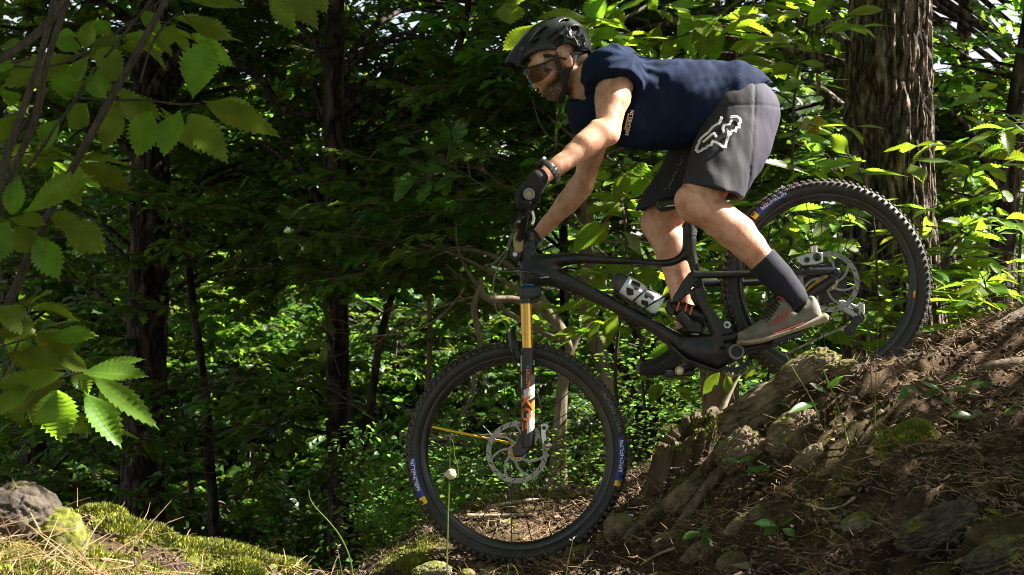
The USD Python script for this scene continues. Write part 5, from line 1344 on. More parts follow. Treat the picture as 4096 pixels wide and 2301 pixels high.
def spray(seed, length=.5, n=30, leaf=.115, wid=.075, far=False, lobes=True):
    """A leafy twig along +x: leaves in a loose flat fan, some hanging. Leaves and twig are two meshes."""
    r = random.Random(seed)
    lv, lf, lu, k, tw = [], [], [], 0, []
    axes = [(np.zeros(3), np.array([1, 0, -.12]), length)]
    for s in range(5):
        t = r.uniform(.15, .75); d = nrm([r.uniform(.5, .9), (1 if s % 2 else -1) * r.uniform(.5, .9), r.uniform(-.2, .15)])
        axes.append((np.array([1, 0, -.12]) * t * length, d, length * r.uniform(.3, .55)))
    for (o, d, L) in axes:
        tw.append(tube([o, o + d * L * .5 + [0, 0, .01], o + d * L], [.0035, .0025, .001], 4, 4, cap=False))
    for i in range(n):
        o, d, L = axes[i % len(axes)]
        t = r.uniform(.2, 1.0)
        p = o + d * L * t
        side = (1 if r.random() < .5 else -1)
        h = nrm(d + np.cross([0, 0, 1], d) * side * r.uniform(.3, 1.3) + [0, 0, r.uniform(-.45, .2)])
        up = nrm([r.gauss(0, .35), r.gauss(0, .35), 1])
        s = r.uniform(.65, 1.15)
        v, f, uv = leaf_mesh(leaf * s, wid * s, 0, 5 if far else 10, r.uniform(.0, .35), r.uniform(.1, .45), (-1, 0, 1), seed * 50 + i, lobes and not far)
        lv.append(v @ basis(h, up) + p); lf.append(f + k); lu.append(uv); k += len(v)
    return np.vstack(lv), np.vstack(lf), np.vstack(lu), join(tw)
SPRAY, FARSPRAY = [], []
for i in range(7):
    v, f, uv, tw = spray(100 + i)
    SPRAY.append(proto("oak_spray", [((v, f), "oak_leaf", True, uv), (tw, "twig_bark", True, None)]))
for i in range(4):
    v, f, uv, tw = spray(200 + i, .6, 58, .105, .08, far=True)
    FARSPRAY.append(proto("far_spray", [((v, f), "oak_leaf", True, uv)]))

def trunk_mesh(pts, radii, n=20, per=.05, amp=.012, seed=0, freq=14.0, flare=0.0):
    pts = np.asarray(pts, float)
    L = np.linalg.norm(np.diff(pts, axis=0), axis=1).sum()
    m = max(6, int(L / per))
    q = spline(np.c_[pts, radii], m) if len(pts) > 2 else np.c_[spline(pts, m), np.linspace(radii[0], radii[-1], m)]
    P, r = q[:, :3], np.maximum(q[:, 3], .002)
    T, U, V = frames(P)
    a = np.arange(n) / n * 2 * np.pi
    dirs = np.cos(a)[None, :, None] * U[:, None] + np.sin(a)[None, :, None] * V[:, None]
    s = np.linspace(0, L, m)
    loc = np.stack([np.cos(a)[None] * r[:, None] * freq, np.sin(a)[None] * r[:, None] * freq, np.broadcast_to(s[:, None] * freq * .10, (m, n))], -1)
    rid = np.abs(2 * meshkit.fbm(loc + seed * 7.1, 4, seed) - 1)
    if n > 150:                                                                   # deep furrows broken into plates
        rid = np.minimum(rid, .25 + 1.2 * np.abs(2 * meshkit.fbm(loc * [.5, .5, 3.2] + seed * 3.3, 3, seed + 4) - 1))
    rr = r[:, None] * (1 + .06 * (meshkit.noise(loc * .15 + seed, seed + 3) - .5)) - amp * (1 - np.clip(rid * 3.2, 0, 1)) * np.minimum(1, r[:, None] / .05)
    if flare:
        rr = rr + flare * np.exp(-s / .22)[:, None] * (1 + .7 * np.cos(a * 5 + seed)[None])
    v = (P[:, None] + dirs * rr[..., None]).reshape(-1, 3)
    i = np.arange(m - 1)[:, None] * n; j = np.arange(n)[None]; k = (j + 1) % n
    f = np.stack([i + j, i + k, i + n + k, i + n + j], -1).reshape(-1, 4)
    return v, np.vstack([f[:, [0, 1, 2]], f[:, [0, 2, 3]]])

def shaded_clear(p, r=.30):
    """True where something at p would stand between the sun and the sunlit rider, bicycle, bank and mossy mound."""
    p = np.atleast_2d(p)
    out = np.zeros(len(p), bool)
    for t in LIT:
        d = p - t; s = d @ SUN
        out |= (s > .25) & (np.linalg.norm(d - s[:, None] * SUN, axis=1) < r)
    if r > .2:                                                                    # a sunny glade in the middle distance
        for s in np.arange(1.3, 14, .35):
            q = p - s * SUN
            out |= (q[:, 0] > -3.6) & (q[:, 0] < 2.0) & (q[:, 1] > 12.2) & (q[:, 1] < 17.5) & (q[:, 2] > -2.4) & (q[:, 2] < .15 - .12 * q[:, 0])
    return out
LIT = [G(J(3000, 480, .1)), G(J(2900, 650, .2)), G(J(2800, 800, .2)), G(J(2950, 930, .2)), G(J(3100, 1120, .15)), G(J(3200, 1280, .15)), G(J(2640, 930, -.1)), G(J(2700, 1080, -.1)), G(J(2760, 1060)), G(J(2930, 1350)), G(J(2500, 1250)),
       G(J(2600, 1180)), G(J(2110, 1500)), G(J(2110, 1650)), G(J(2300, 1480)), G(J(2460, 1700)), G(J(2460, 1850)), G(J(3600, 900)), G(J(3700, 1200)), G(J(3304, 1132)), G(J(3330, 1500)), W(3000, 1700, 4.7), W(2850, 1800, 4.75), W(2600, 1950, 4.8), W(2450, 2150, 4.7),
       W(2250, 2150, 4.9), W(2000, 2100, 5.1), W(3380, 1470, 4.45), W(3700, 1430, 4.9), W(3660, 200, 6.3), W(3660, 500, 6.3), W(3660, 800, 6.3), W(3660, 1000, 6.3), W(250, 2100, 3.3), W(500, 2150, 3.5), W(850, 2220, 3.6), W(1100, 2290, 3.7), W(100, 2250, 3.1), W(1700, 2200, 4.8),
       G(J(2440, 480, .26)), G(J(2330, 600, .3)), G(J(2330, 760, -.3)), W(2250, 1700, 7.4), W(3900, 800, 5.8), W(3900, 1000, 5.8), W(3250, 300, 5.6), W(3150, 200, 5.8), W(3200, 700, 5.6), W(3900, 500, 6)]

NSPRAY = 0
def tree(name, label, pts, radii, barkname, crown=(), limbs=(), group=None, n=22, seed=0, amp=.012, flare=.03, per=.06, protos=None, limb_bark=None, clear=True, scale=(.75, 1.35), freq=14.0):
    """pts, limbs: pixel paths with depth; crown: (px, py, Y, rx, ry, rz, count) clouds of sprays with boughs reaching into them."""
    global NSPRAY
    protos = protos or SPRAY
    P = np.array([W(*p[:3]) if len(p) == 3 else np.array(p[1:]) for p in pts])
    t = thing(name, label, "tree", loc=P[0], group=group)
    part(t, "trunk", trunk_mesh(P, radii, n, per, amp, seed, freq, flare), barkname, smooth=True)
    for k, (lp, lr) in enumerate(limbs):
        q = np.array([W(*p[:3]) if len(p) == 3 else np.array(p[1:]) for p in lp])
        part(t, "limb", trunk_mesh(q, lr, 10, per, amp * .5, seed + k + 1), limb_bark or barkname, smooth=True)
    rng = np.random.default_rng(seed + 900)
    pos, R, boughs = [], [], []
    tr = spline(P, 40) if len(P) > 2 else spline(P, 40)
    for (px, py, Y, rx, ry, rz, cnt) in crown:
        c = W(px, py, Y) if px is not None else np.array(py)
        nb = max(2, cnt // 9)
        seeds = c + nrm(rng.normal(size=(nb, 3))) * (rng.random((nb, 1)) ** .4) * [rx, ry, rz]
        for sd in seeds:
            h = tr[np.argmin(np.abs(tr[:, 2] - (sd[2] - .25 * np.hypot(*(sd[:2] - tr[20, :2])))))]
            mid = h * .45 + sd * .55 + [0, 0, .12 * np.hypot(*(sd - h)[:2])] + rng.normal(size=3) * .08
            L = np.linalg.norm(sd - h)
            boughs.append(tube([h, mid, sd], np.array([.010, .006, .003]) * (1 + min(.8 * L, 1.8)), 5, 10, cap=False))
            outw = nrm((sd - h) * [1, 1, .25])
            for _ in range(max(1, cnt // nb)):
                q = sd + rng.normal(size=3) * [.34, .34, .15] * (1 if protos is SPRAY else 1.8)
                d = nrm(outw + rng.normal(size=3) * [.8, .8, .22])
                up = nrm(np.array([0, 0, 1]) + rng.normal(size=3) * .25)
                pos.append(q); R.append(basis(d, up).T)
    if pos:
        pos, R = np.array(pos), np.array(R)
        if clear:
            keep = ~shaded_clear(pos, .42 if protos is SPRAY else .6)
            pos, R = pos[keep], R[keep]
        NSPRAY += len(pos)
        part(t, "boughs", join(boughs), limb_bark or barkname, smooth=True, kind="stuff")
        instancer(t, "crown", protos, pos, quat_of(R), rng.uniform(*scale, len(pos)), rng.integers(0, len(protos), len(pos)))
    return t

OAKS = None
tree("oak_tree", "thick dark trunked tree on the left behind the mossy mound", [(562, 2230, 11.0), (572, 1900, 11.0), (585, 1500, 11.0), (600, 900, 11.0), (600, 500, 11.0), (590, -300, 11.0)], [.19, .175, .165, .16, .155, .14], "dark_bark",
     [(300, 250, 12.0, 1.7, .6, .8, 150), (60, 60, 11, .8, .6, .5, 40), (700, 40, 11.6, 1.2, .6, .4, 60), (900, 250, 12.2, 1.5, .7, .8, 90), (980, 800, 12.2, 1.2, .6, .7, 80), (250, 900, 12.4, 1.2, .6, .8, 70), (200, 1600, 12.2, .8, .5, .45, 40), (330, 720, 10.4, .35, .2, .3, 10), (820, 1060, 10.3, .5, .3, .2, 14), (420, 1450, 10.2, .4, .2, .2, 8)],
     [([(600, 420, 10.9), (700, 240, 10.7), (864, 173, 10.4), (926, 242, 10.2), (1023, 297, 10.1), (1119, 421, 10), (1200, 456, 9.9), (1420, 470, 9.7)], [.05, .045, .042, .04, .038, .034, .03, .012]),
      ([(590, 1010, 10.9), (690, 1060, 10.8), (760, 1000, 10.7), (930, 960, 10.6), (1060, 880, 10.4)], [.035, .03, .025, .02, .01])], n=44, amp=.022, per=.035, seed=1)
tree("oak_tree", "dark straight trunk standing left of the front wheel, slim limb rising from it", [(1388, 2440, 9.3), (1375, 2050, 9.3), (1352, 1500, 9.3), (1345, 1150, 9.3), (1338, 500, 9.3), (1330, -300, 9.3)], [.128, .106, .090, .083, .075, .066], "dark_bark",
     [(1300, 200, 11.8, 1.4, .6, .7, 80), (1250, 600, 11.8, 1.3, .6, .55, 80), (1650, 620, 11.4, 1.2, .7, .5, 70), (1430, 1660, 9.0, .5, .3, .08, 10), (1150, 1650, 8.9, .5, .3, .08, 10), (1700, 350, 11, 1.1, .7, .6, 60), (1330, 860, 8.9, .4, .25, .2, 16), (1560, 850, 10, .6, .4, .25, 20)],
     [([(1440, 1830, 9.25), (1490, 1560, 9.2), (1528, 1325, 9.2), (1580, 1150, 9.15), (1640, 900, 10.2)], [.035, .03, .027, .024, .018]),
      ([(1345, 900, 9.25), (1500, 800, 9.3), (1653, 590, 10.0), (1749, 381, 9.8), (1852, 127, 9.6), (1870, -100, 9.5)], [.04, .036, .033, .03, .026, .02]),
      ([(1340, 560, 9.25), (1600, 470, 10), (1830, 345, 9.6), (1980, 327, 9.4), (2110, 308, 9.3), (2400, 180, 9.1)], [.045, .042, .038, .034, .03, .015])], n=36, amp=.016, per=.04, seed=2)
tree("sapling_oak", "thin dark sapling trunk right of the thick left trunk", [(872, 2330, 10.2), (858, 2100, 10.2), (843, 1900, 10.2), (828, 1630, 10.2), (790, 1350, 10.2), (764, 1150, 10.2), (740, 800, 10.2)], [.044, .042, .038, .035, .033, .03, .024], "dark_bark",
     [(760, 700, 9.9, .9, .8, .6, 50), (900, 1000, 10.0, .8, .5, .25, 30), (960, 1720, 9.8, .6, .4, .15, 16)], n=14, seed=3, amp=.006)
tree("sapling_oak", "slender dark stem low between the two big left trunks, nearest the thick one", [(778, 2350, 11.6), (772, 2190, 11.6), (761, 1917, 11.6), (735, 1750, 11.6), (745, 1500, 11.6)], [.032, .03, .027, .022, .014], "dark_bark", [(720, 1500, 11.6, .8, .6, .4, 40)], n=10, seed=4, amp=.004)
tree("gnarled_tree", "small gnarled pale tree seen through the front wheel with a bent limb", [(2218, 2010, 7.3), (2228, 1953, 7.3), (2240, 1750, 7.3), (2250, 1560, 7.3), (2268, 1450, 7.3), (2290, 1380, 7.3)], [.042, .036, .033, .029, .027, .025], "pale_bark",
     [(2050, 1000, 7.6, .6, .5, .35, 30), (1800, 1020, 7.9, .6, .5, .25, 26)],
     [([(2285, 1400, 7.3), (2250, 1340, 7.25), (2215, 1285, 7.2), (2165, 1222, 7.2), (2130, 1225, 7.2), (2080, 1205, 7.2), (1990, 1200, 7.2), (1925, 1178, 7.2)], [.025, .025, .024, .023, .024, .022, .022, .018]),
      ([(1922, 1110, 7.2), (1915, 1165, 7.2), (1896, 1225, 7.2), (1910, 1310, 7.2), (1921, 1380, 7.2), (1898, 1480, 7.25), (1893, 1560, 7.25), (1862, 1640, 7.3), (1840, 1690, 7.3)], [.012, .017, .017, .016, .015, .014, .014, .012, .008]),
      ([(2290, 1390, 7.3), (2320, 1330, 7.3), (2352, 1290, 7.3), (2395, 1225, 7.3), (2420, 1120, 7.3)], [.022, .02, .018, .016, .008]),
      ([(1600, 1735, 7.6), (1850, 1752, 7.4), (2100, 1740, 7.3), (2235, 1735, 7.3)], [.010, .016, .017, .018]),
      ([(1925, 1180, 7.2), (1850, 1200, 7.3), (1760, 1230, 7.4), (1600, 1310, 7.5), (1500, 1380, 7.6)], [.008, .007, .006, .005, .003]),
      ([(1860, 1150, 7.2), (1790, 1240, 7.3), (1690, 1310, 7.4), (1560, 1340, 7.5), (1420, 1350, 7.6)], [.006, .006, .006, .005, .003])], n=20, seed=5, amp=.007, per=.03, limb_bark="pale_bark")
tree("leaning_tree", "dark leaning trunk crossing behind the top right of the front wheel", [(2478, 1900, 8.4), (2460, 1700, 8.4), (2428, 1525, 8.4), (2375, 1350, 8.4), (2322, 1190, 8.4), (2338, 1080, 8.4), (2350, 900, 8.4), (2380, 600, 8.4)], [.062, .052, .046, .043, .042, .045, .046, .04], "pale_bark",
     [(2600, 300, 8.8, 1.0, .7, .6, 60), (2450, 750, 8.7, .8, .6, .4, 40)], n=24, seed=6, amp=.010, per=.03)
tree("sapling_oak", "thin dark stem between the front wheel and the broken stump, left one of the pair", [(2592, 1900, 8.9), (2580, 1753, 8.9), (2552, 1640, 8.9), (2528, 1560, 8.9), (2470, 1440, 8.9), (2430, 1360, 8.9), (2400, 1200, 8.9)], [.03, .028, .026, .025, .022, .02, .014], "dark_bark", [(2560, 1450, 9.3, .5, .5, .3, 14)], n=10, seed=7, amp=.004)
tree("sapling_oak", "thin dark curved stem rising right behind the broken stump", [(2604, 1950, 8.6), (2605, 1748, 8.6), (2618, 1650, 8.6), (2602, 1530, 8.6), (2575, 1420, 8.6), (2540, 1340, 8.6), (2520, 1250, 8.6), (2600, 1000, 8.6)], [.026, .025, .024, .022, .02, .019, .016, .01], "dark_bark", [(2650, 1450, 9.2, .5, .5, .3, 14)], n=10, seed=8, amp=.004)
def bare_twigs(t, spots, seed, look="twig_bark"):
    r = np.random.default_rng(seed)
    for (px, py, Y, dx, dy) in spots:
        a, b = W(px, py, Y), W(px + dx, py + dy, Y + r.normal() * .2)
        P = np.array([a, a * .7 + b * .3 + r.normal(size=3) * .06, a * .35 + b * .65 + r.normal(size=3) * .08, b])
        part(t, "bare_twig", tube(P, [.007, .006, .0045, .002], 6, 30), look, smooth=True)
        for q in range(3):
            o = P[1] * (1 - q / 3) + P[2] * q / 3; e = o + (b - a) * .22 + r.normal(size=3) * [.12, .05, .12]
            part(t, "bare_twig", tube([o, (o + e) / 2 + r.normal(size=3) * .03, e], [.004, .003, .0012], 5, 12), look, smooth=True)
_tw = tree("young_tree", "slim young tree with bare pale twigs in front of the wood left of the bike", [(1700, 2200, 9.0), (1690, 1800, 9.0), (1720, 1300, 9.0), (1700, 900, 9.0), (1740, 600, 9.0)], [.022, .02, .017, .013, .008], "pale_bark", [(1700, 700, 9.4, .6, .4, .4, 24)], n=10, seed=14, amp=.004)
bare_twigs(_tw, [(1715, 1250, 9, -520, 130), (1715, 1350, 9, -420, -60), (1700, 1650, 9, -600, -80), (1695, 1750, 9, -420, 60), (1720, 1150, 9, 330, 150), (1705, 950, 9, 420, -60), (1700, 1550, 9, 300, -160), (1700, 1020, 9, -700, 120), (1690, 1850, 9, 240, -120), (1720, 800, 9, 380, 140), (1725, 700, 9, -500, 40)], 5, "pale_bark")
BIG = tree("oak_tree", "broad sunlit trunk with deeply ridged bark behind the rear wheel", [(3582, 1560, 6.4), (3574, 1350, 6.4), (3560, 1000, 6.4), (3553, 700, 6.4), (3552, 400, 6.4), (3562, 0, 6.4), (3575, -500, 6.4), (3590, -1500, 6.4)], [.235, .222, .212, .207, .203, .185, .17, .15], "oak_bark",
     [(None, (1.2, 8.2, 2.9), 0, 1.6, 1.2, .6, 90), (None, (2.6, 8.6, 2.4), 0, 1.4, 1.0, .7, 90), (3000, 150, 8.6, 1.2, .8, .6, 70)], n=230, seed=9, amp=.026, per=.012, flare=.05, scale=(.9, 1.4), freq=34.0)
tree("oak_tree", "reddish brown trunk glimpsed above the rider's back", [(2790, 1500, 9.2), (2770, 900, 9.2), (2745, 300, 9.2), (2730, 100, 9.2), (2715, -200, 9.2)], [.075, .07, .062, .06, .055], "dark_bark", [(2600, 50, 9.0, 1.2, .8, .5, 60), (3100, 500, 9.3, 1.0, .8, .6, 60), (2850, 700, 9.4, 1.0, .6, .6, 60)], n=18, seed=10, amp=.01)
tree("oak_tree", "slim trunk showing below the rider's chin", [(2262, 1700, 11.5), (2255, 1000, 11.5), (2250, 450, 11.5), (2246, 100, 11.5)], [.045, .04, .036, .03], "dark_bark", [(2150, 600, 11.2, 1.2, .8, .7, 80), (2200, 100, 11, 1.2, .8, .6, 70), (1700, 20, 12.6, 1.4, .7, .45, 110), (1900, 150, 13, 1.4, .7, .5, 70), (2000, 800, 11.3, 1.0, .7, .45, 50)], n=14, seed=11, amp=.006)
tree("oak_tree", "dark leaning trunk at the right edge of the photo", [(3960, 1500, 8.4), (4020, 900, 8.4), (4070, 450, 8.4), (4110, 200, 8.4), (4180, -200, 8.4)], [.085, .08, .072, .068, .06], "dark_bark", [(3850, 250, 8.8, .9, .7, .6, 60), (4000, 650, 9.0, .8, .7, .6, 60), (3850, 1050, 9.4, .8, .6, .5, 50)],
     [([(4040, 800, 8.4), (3960, 700, 8.3), (3900, 560, 8.2), (3800, 450, 8.1)], [.03, .028, .022, .012])], n=20, seed=12, amp=.01)

tree("oak_tree", "added unseen tall oak beyond the wood, crown set to shade its left", [("w", -7.5, 14.5, -3), ("w", -6.8, 14.8, 1.5), ("w", -4.2, 15.2, 5), ("w", -1.5, 15.4, 6)], [.2, .18, .14, .08], "dark_bark",  # unseen oak added to darken the left background
     [(None, (.3, 15.3, 6.0), 0, 2.4, 2.2, .7, 170), (None, (-3.2, 14.5, 6.0), 0, 2.0, 1.8, .7, 130), (None, (-.8, 13, 5.4), 0, 1.6, .8, .7, 70)], n=12, seed=74, protos=FARSPRAY, scale=(1.5, 2.1))
for k, (px, py, Y, rx, rz, n_, lab) in enumerate([(1150, 2060, 11.6, .7, .32, 60, "hazel bush filling the gap beside the slim dark trunk"), (1600, 1930, 11.2, .6, .32, 56, "hazel bush behind the front wheel's left rim"), (930, 2120, 12.0, .6, .3, 50, "hazel bush between the two thin dark stems"), (2060, 1820, 11.5, .8, .3, 60, "hazel bush seen through the front wheel"), (300, 2060, 12.2, 1.0, .35, 60, "hazel bush behind the mossy mound on the left"), (2560, 1640, 10.5, .6, .35, 50, "hazel bush behind the stump")]):
    b = W(px, py, Y)
    g = min(float(ground(b[0], b[1])), b[2] - .2)
    tree("hazel_bush", lab, [("w", b[0], b[1], g), ("w", b[0] + .03, b[1], g * .6 + b[2] * .4), ("w", b[0], b[1], b[2]), ("w", b[0] + .02, b[1], b[2] + .2)], [.02, .016, .012, .008], "twig_bark", [(None, tuple(b), 0, rx, .5, rz, n_)], n=8, seed=120 + k, amp=.003, flare=0, clear=False, scale=(.7, 1.1))
for k, (px, py, Y, rx, rz, n_, lab) in enumerate([(1200, 1480, 14.2, .9, .6, 110, "sunny thicket right behind the slim dark trunk"), (1580, 1450, 14.4, .9, .6, 110, "sunny thicket behind the slim trunk's rising limb"), (930, 1480, 14.4, .8, .5, 80, "sunny thicket right of the thick dark trunk"), (1930, 1520, 14.6, .9, .6, 100, "sunny thicket behind the gnarled tree's hanging branch"),
        (1450, 1750, 13.6, 1.1, .4, 110, "low sunny thicket left of the front wheel"), (2350, 1620, 14.0, .9, .5, 90, "sunny thicket seen through the front wheel's right half"), (2650, 1500, 13.8, .7, .5, 70, "sunny thicket behind the rider's far shoe"), (1000, 1850, 13.4, .9, .35, 80, "low sunny thicket between the thin dark stems")]):
    b = W(px, py, Y); g = float(ground(b[0], b[1]))
    tree("hazel_bush", lab, [("w", b[0], b[1], g), ("w", b[0] + .03, b[1], g * .6 + b[2] * .4), ("w", b[0], b[1], b[2]), ("w", b[0] + .02, b[1], b[2] + .2)], [.025, .02, .014, .008], "twig_bark", [(None, tuple(b), 0, rx, .6, rz, n_)], n=8, seed=140 + k, amp=.003, flare=0, clear=False, protos=FARSPRAY, scale=(.75, 1.15))
# unseen trees added to shade the scene and block sky light
tree("oak_tree", "added unseen oak on the right, boughs set to shade left leaves, head and bank", [("w", 4.4, 6.4, -.5), ("w", 4.3, 6.3, 1.5), ("w", 4.0, 6.0, 3.4), ("w", 3.8, 5.8, 5.5)], [.2, .18, .14, .08], "oak_bark",  # bough clouds put here only to cast shade into the view
     [(None, (1.6, 4.6, 3.3), 0, .6, .6, .8, 140), (None, (1.45, 5.0, 2.1), 0, .3, .3, .3, 12), (None, (3.2, 4.0, 1.25), 0, .8, .5, .6, 130), (None, (2.6, 5.4, 4.4), 0, 1.2, 1.0, .6, 90), (None, (.6, 5.2, 4.2), 0, 1.3, 1.0, .6, 50)], n=20, seed=70, scale=(.9, 1.3))
tree("oak_tree", "added unseen tall oak on the right, crown set to shade the back of the wood", [("w", 5.2, 12.5, -.5), ("w", 5.1, 12.4, 2.5), ("w", 4.6, 12.0, 5), ("w", 4.2, 11.6, 7)], [.2, .18, .14, .08], "dark_bark",  # overhead crown added to shade the upper left background
     [(None, (3.2, 10.6, 5.4), 0, 2.3, 1.0, 1.2, 150), (None, (0, 10.6, 5.0), 0, 2.0, 1.0, .9, 36), (None, (-3.2, 10.6, 4.6), 0, 2.0, 1.2, .9, 190), (None, (-5.8, 10.5, 4.2), 0, 1.6, 1.4, .9, 150)], n=16, seed=71, protos=FARSPRAY, scale=(1.4, 2.0))
tree("oak_tree", "added unseen oak whose crown blocks sky light over the left of the wood", [("w", -5.6, 8.4, -2), ("w", -5.4, 8.4, 1), ("w", -5, 8.4, 3), ("w", -4.4, 8.4, 4.6)], [.2, .18, .14, .08], "dark_bark",  # added crown that cuts off sky light on the left
     [(None, (-3.6, 8.2, 3.7), 0, 1.6, 1.4, .6, 150), (None, (-1.0, 8.0, 3.6), 0, 1.6, 1.4, .6, 70), (None, (-2.4, 6.0, 3.2), 0, 1.4, 1.0, .6, 90), (None, (-5.2, 7.2, 1.6), 0, .6, 1.8, 1.6, 120)], n=16, seed=72, protos=FARSPRAY, scale=(1.2, 1.8))

for k, (x, y, zt, rr, lab, cl) in enumerate([(-3.4, -3.0, -1.4, .22, "added unseen oak behind and left of the camera, blocking sky light", [(-3, -1, 3.6, 1.8, 1.6, .6, 120), (-4, 2.4, 3.2, 1.4, 1.4, .6, 90), (-3.2, -3.6, 1.6, 1.6, .7, 1.5, 130)]),  # unseen oaks added round the camera to lower the sky fill
                                        (2.6, -3.4, -.9, .22, "added unseen oak behind and right of the camera, blocking sky light", [(1.6, -1.2, 3.8, 1.8, 1.6, .6, 120), (.4, 2.2, 3.9, 1.4, 1.2, .5, 90), (1.6, -3.8, 1.8, 1.8, .7, 1.5, 130), (4.2, -1.6, 2.4, .8, 1.4, 1.3, 110)]),
                                        (-4.6, 3.6, -1.8, .2, "added unseen oak left of the mossy mound, blocking sky light", [(-4.4, 4.6, 2.6, .9, 1.4, 1.3, 110), (-4.2, 1.2, 1.2, .8, 1.3, 1.3, 110), (-1.6, 3.4, 3.6, 1.2, 1.0, .5, 80)])]):
    tree("oak_tree", lab, [("w", x, y, zt), ("w", x * .98, y, zt + 2), ("w", x * .9, y * .9, zt + 4), ("w", x * .8, y * .8, zt + 5.4)], [rr, rr * .9, rr * .7, rr * .4], "dark_bark", [(None, c[:3], 0, *c[3:]) for c in cl], n=12, seed=80 + k, per=.15, protos=FARSPRAY, scale=(1.1, 1.7))
# the wood beyond: trees further back, each with its own trunk and crown
for k, (px, py, Y, r, h, lab) in enumerate([
        (180, 2250, 14.5, .11, 6, "straight trunk far back on the left, seen behind the fallen foliage"), (1010, 2300, 15.0, .06, 5, "thin trunk low between the two dark left trunks"), (1620, 2150, 16.0, .09, 6, "trunk in the bright green wood left of the front wheel"),
        (1985, 2050, 15.0, .07, 6, "trunk in the bright wood seen through the front wheel's left half"), (2400, 1950, 14.5, .08, 6, "trunk in the bright wood behind the leaning tree"), (2720, 1800, 14.0, .09, 6, "trunk in the wood seen behind the bike's frame"),
        (3200, 1700, 13.5, .11, 6, "trunk in the wood behind the rider's hips"), (3850, 1600, 13.0, .10, 6, "trunk in the wood right of the broad ridged trunk")]):
    b = W(px, py, Y)
    b[2] = float(ground(b[0], b[1])) - .05
    rng = np.random.default_rng(40 + k)
    P = [("w", *b), ("w", b[0] + rng.normal() * .2, b[1], b[2] + 1.6), ("w", b[0] + rng.normal() * .4, b[1], b[2] + 3.4), ("w", b[0] + rng.normal() * .6, b[1], b[2] + h)]
    tree("oak_tree", lab, P, [r, r * .85, r * .7, r * .4], "dark_bark", [(None, (b[0] + rng.normal() * .5, b[1] + .2, b[2] + zz), 0, 2.1, 1.3, .8, 60) for zz in (.9, 1.9, 2.9, 3.9, 4.9)], n=12, seed=50 + k, amp=.008, per=.12, protos=FARSPRAY, clear=True, scale=(.8, 1.25))
rng = np.random.default_rng(77)
N = 6500
Yf = rng.uniform(18, 34, N); xf = rng.uniform(-.42, .42, N) * Yf; zf = rng.uniform(-.16, .20, N) * Yf * .9 - .6
keep = rng.random(N) < np.where(zf < .035 * Yf, 1.0, np.where(xf > .1 * Yf, .28, np.where(xf < -.2 * Yf, .6, .26)))
pos = np.stack([xf, Yf, zf], 1)[keep]
R = np.array([basis(nrm(np.array([a, b, -.15])), nrm([c, d, 1])).T for a, b, c, d in rng.normal(size=(len(pos), 4)) * [1, 1, .3, .3]])
instancer("/World", "far_wood", FARSPRAY, pos, quat_of(R), rng.uniform(1.6, 2.8, len(pos)), rng.integers(0, 4, len(pos)), "far-off sunlit green wood closing the view between the trunks", "wood")
# ---------------------------------------------------------------- chestnut saplings with large toothed leaves, each leaf a part
def put_leaf(t, A, B, wid, up=(0, 0, 1), look="chestnut_leaf", seed=0, droop=.12, fold=.3, rows=25, pleat=.045, peak=.52, label=None, name="leaf", teeth=1):
    """One leaf from its stalk A to its tip B, wid metres wide, upper face towards up."""
    A, B = np.asarray(A, float), np.asarray(B, float); L = np.linalg.norm(B - A)
    v, f, uv = leaf_mesh(L, wid, teeth, rows, droop, fold, (-1, -.55, 0, .55, 1), seed, peak=peak + .16 * ((seed * 7919 % 101) / 101 - .5), pleat=pleat * (.6 + .8 * (seed * 104729 % 97) / 97), curl=.02 + .12 * (seed * 31 % 89) / 89)
    e = v[-3] ; M = basis([1, 0, 0], [0, 0, 1])
    ang = math.atan2(-e[2], e[0]); c, s = math.cos(ang), math.sin(ang)       # turn the droop back so that the tip meets B
    v = np.stack([v[:, 0] * c - v[:, 2] * s, v[:, 1], v[:, 0] * s + v[:, 2] * c], 1) * (L / max(math.hypot(e[0], e[2]), 1e-6))
    return part(t, name, (v @ basis(B - A, up) + A, f), look, smooth=True, uv=uv, label=label)

def put_stem(t, pts, radii, look="sapling_bark", name="stem", n=8, steps=None):
    m = tube(pts, radii, n, steps or 6 * len(pts))
    return part(t, name, m, look, smooth=True)

CAMUP = np.array([0, -.45, .89])
def shoot(t, o, d, L, n, leafL, rng, look="chestnut_leaf", ratio=.36, sag=.25, name="twig"):
    """A twig from o with leaves set alternately in a drooping flat fan, one at the end."""
    d = nrm(d)
    p1 = o + d * L * .5 + [0, 0, .02]; p2 = o + d * L + [0, 0, -sag * L * .35]
    put_stem(t, [o, p1, p2], [.0032, .0024, .0012], name=name, n=5, steps=8)
    side = np.cross([0, 0, 1], d)
    for i in range(n):
        u = .18 + .82 * i / max(n - 1, 1)
        p = (o * (1 - u) ** 2 + 2 * u * (1 - u) * p1 + u * u * p2)
        last = i == n - 1
        h = nrm(d * (1 if last else rng.uniform(.45, .9)) + side * (0 if last else (1 if i % 2 else -1) * rng.uniform(.5, 1.0)) + [0, 0, rng.normal() * .22 - sag])
        l = leafL * rng.uniform(.62, 1.12)
        up = nrm(np.array([rng.normal() * .45, rng.normal() * .45 - .12, 1.0]))
        put_leaf(t, p + h * .012, p + h * (l + .012), l * ratio * rng.uniform(.85, 1.15), up, look, int(rng.integers(1e6)), rng.uniform(.02, .28), rng.uniform(.1, .5))

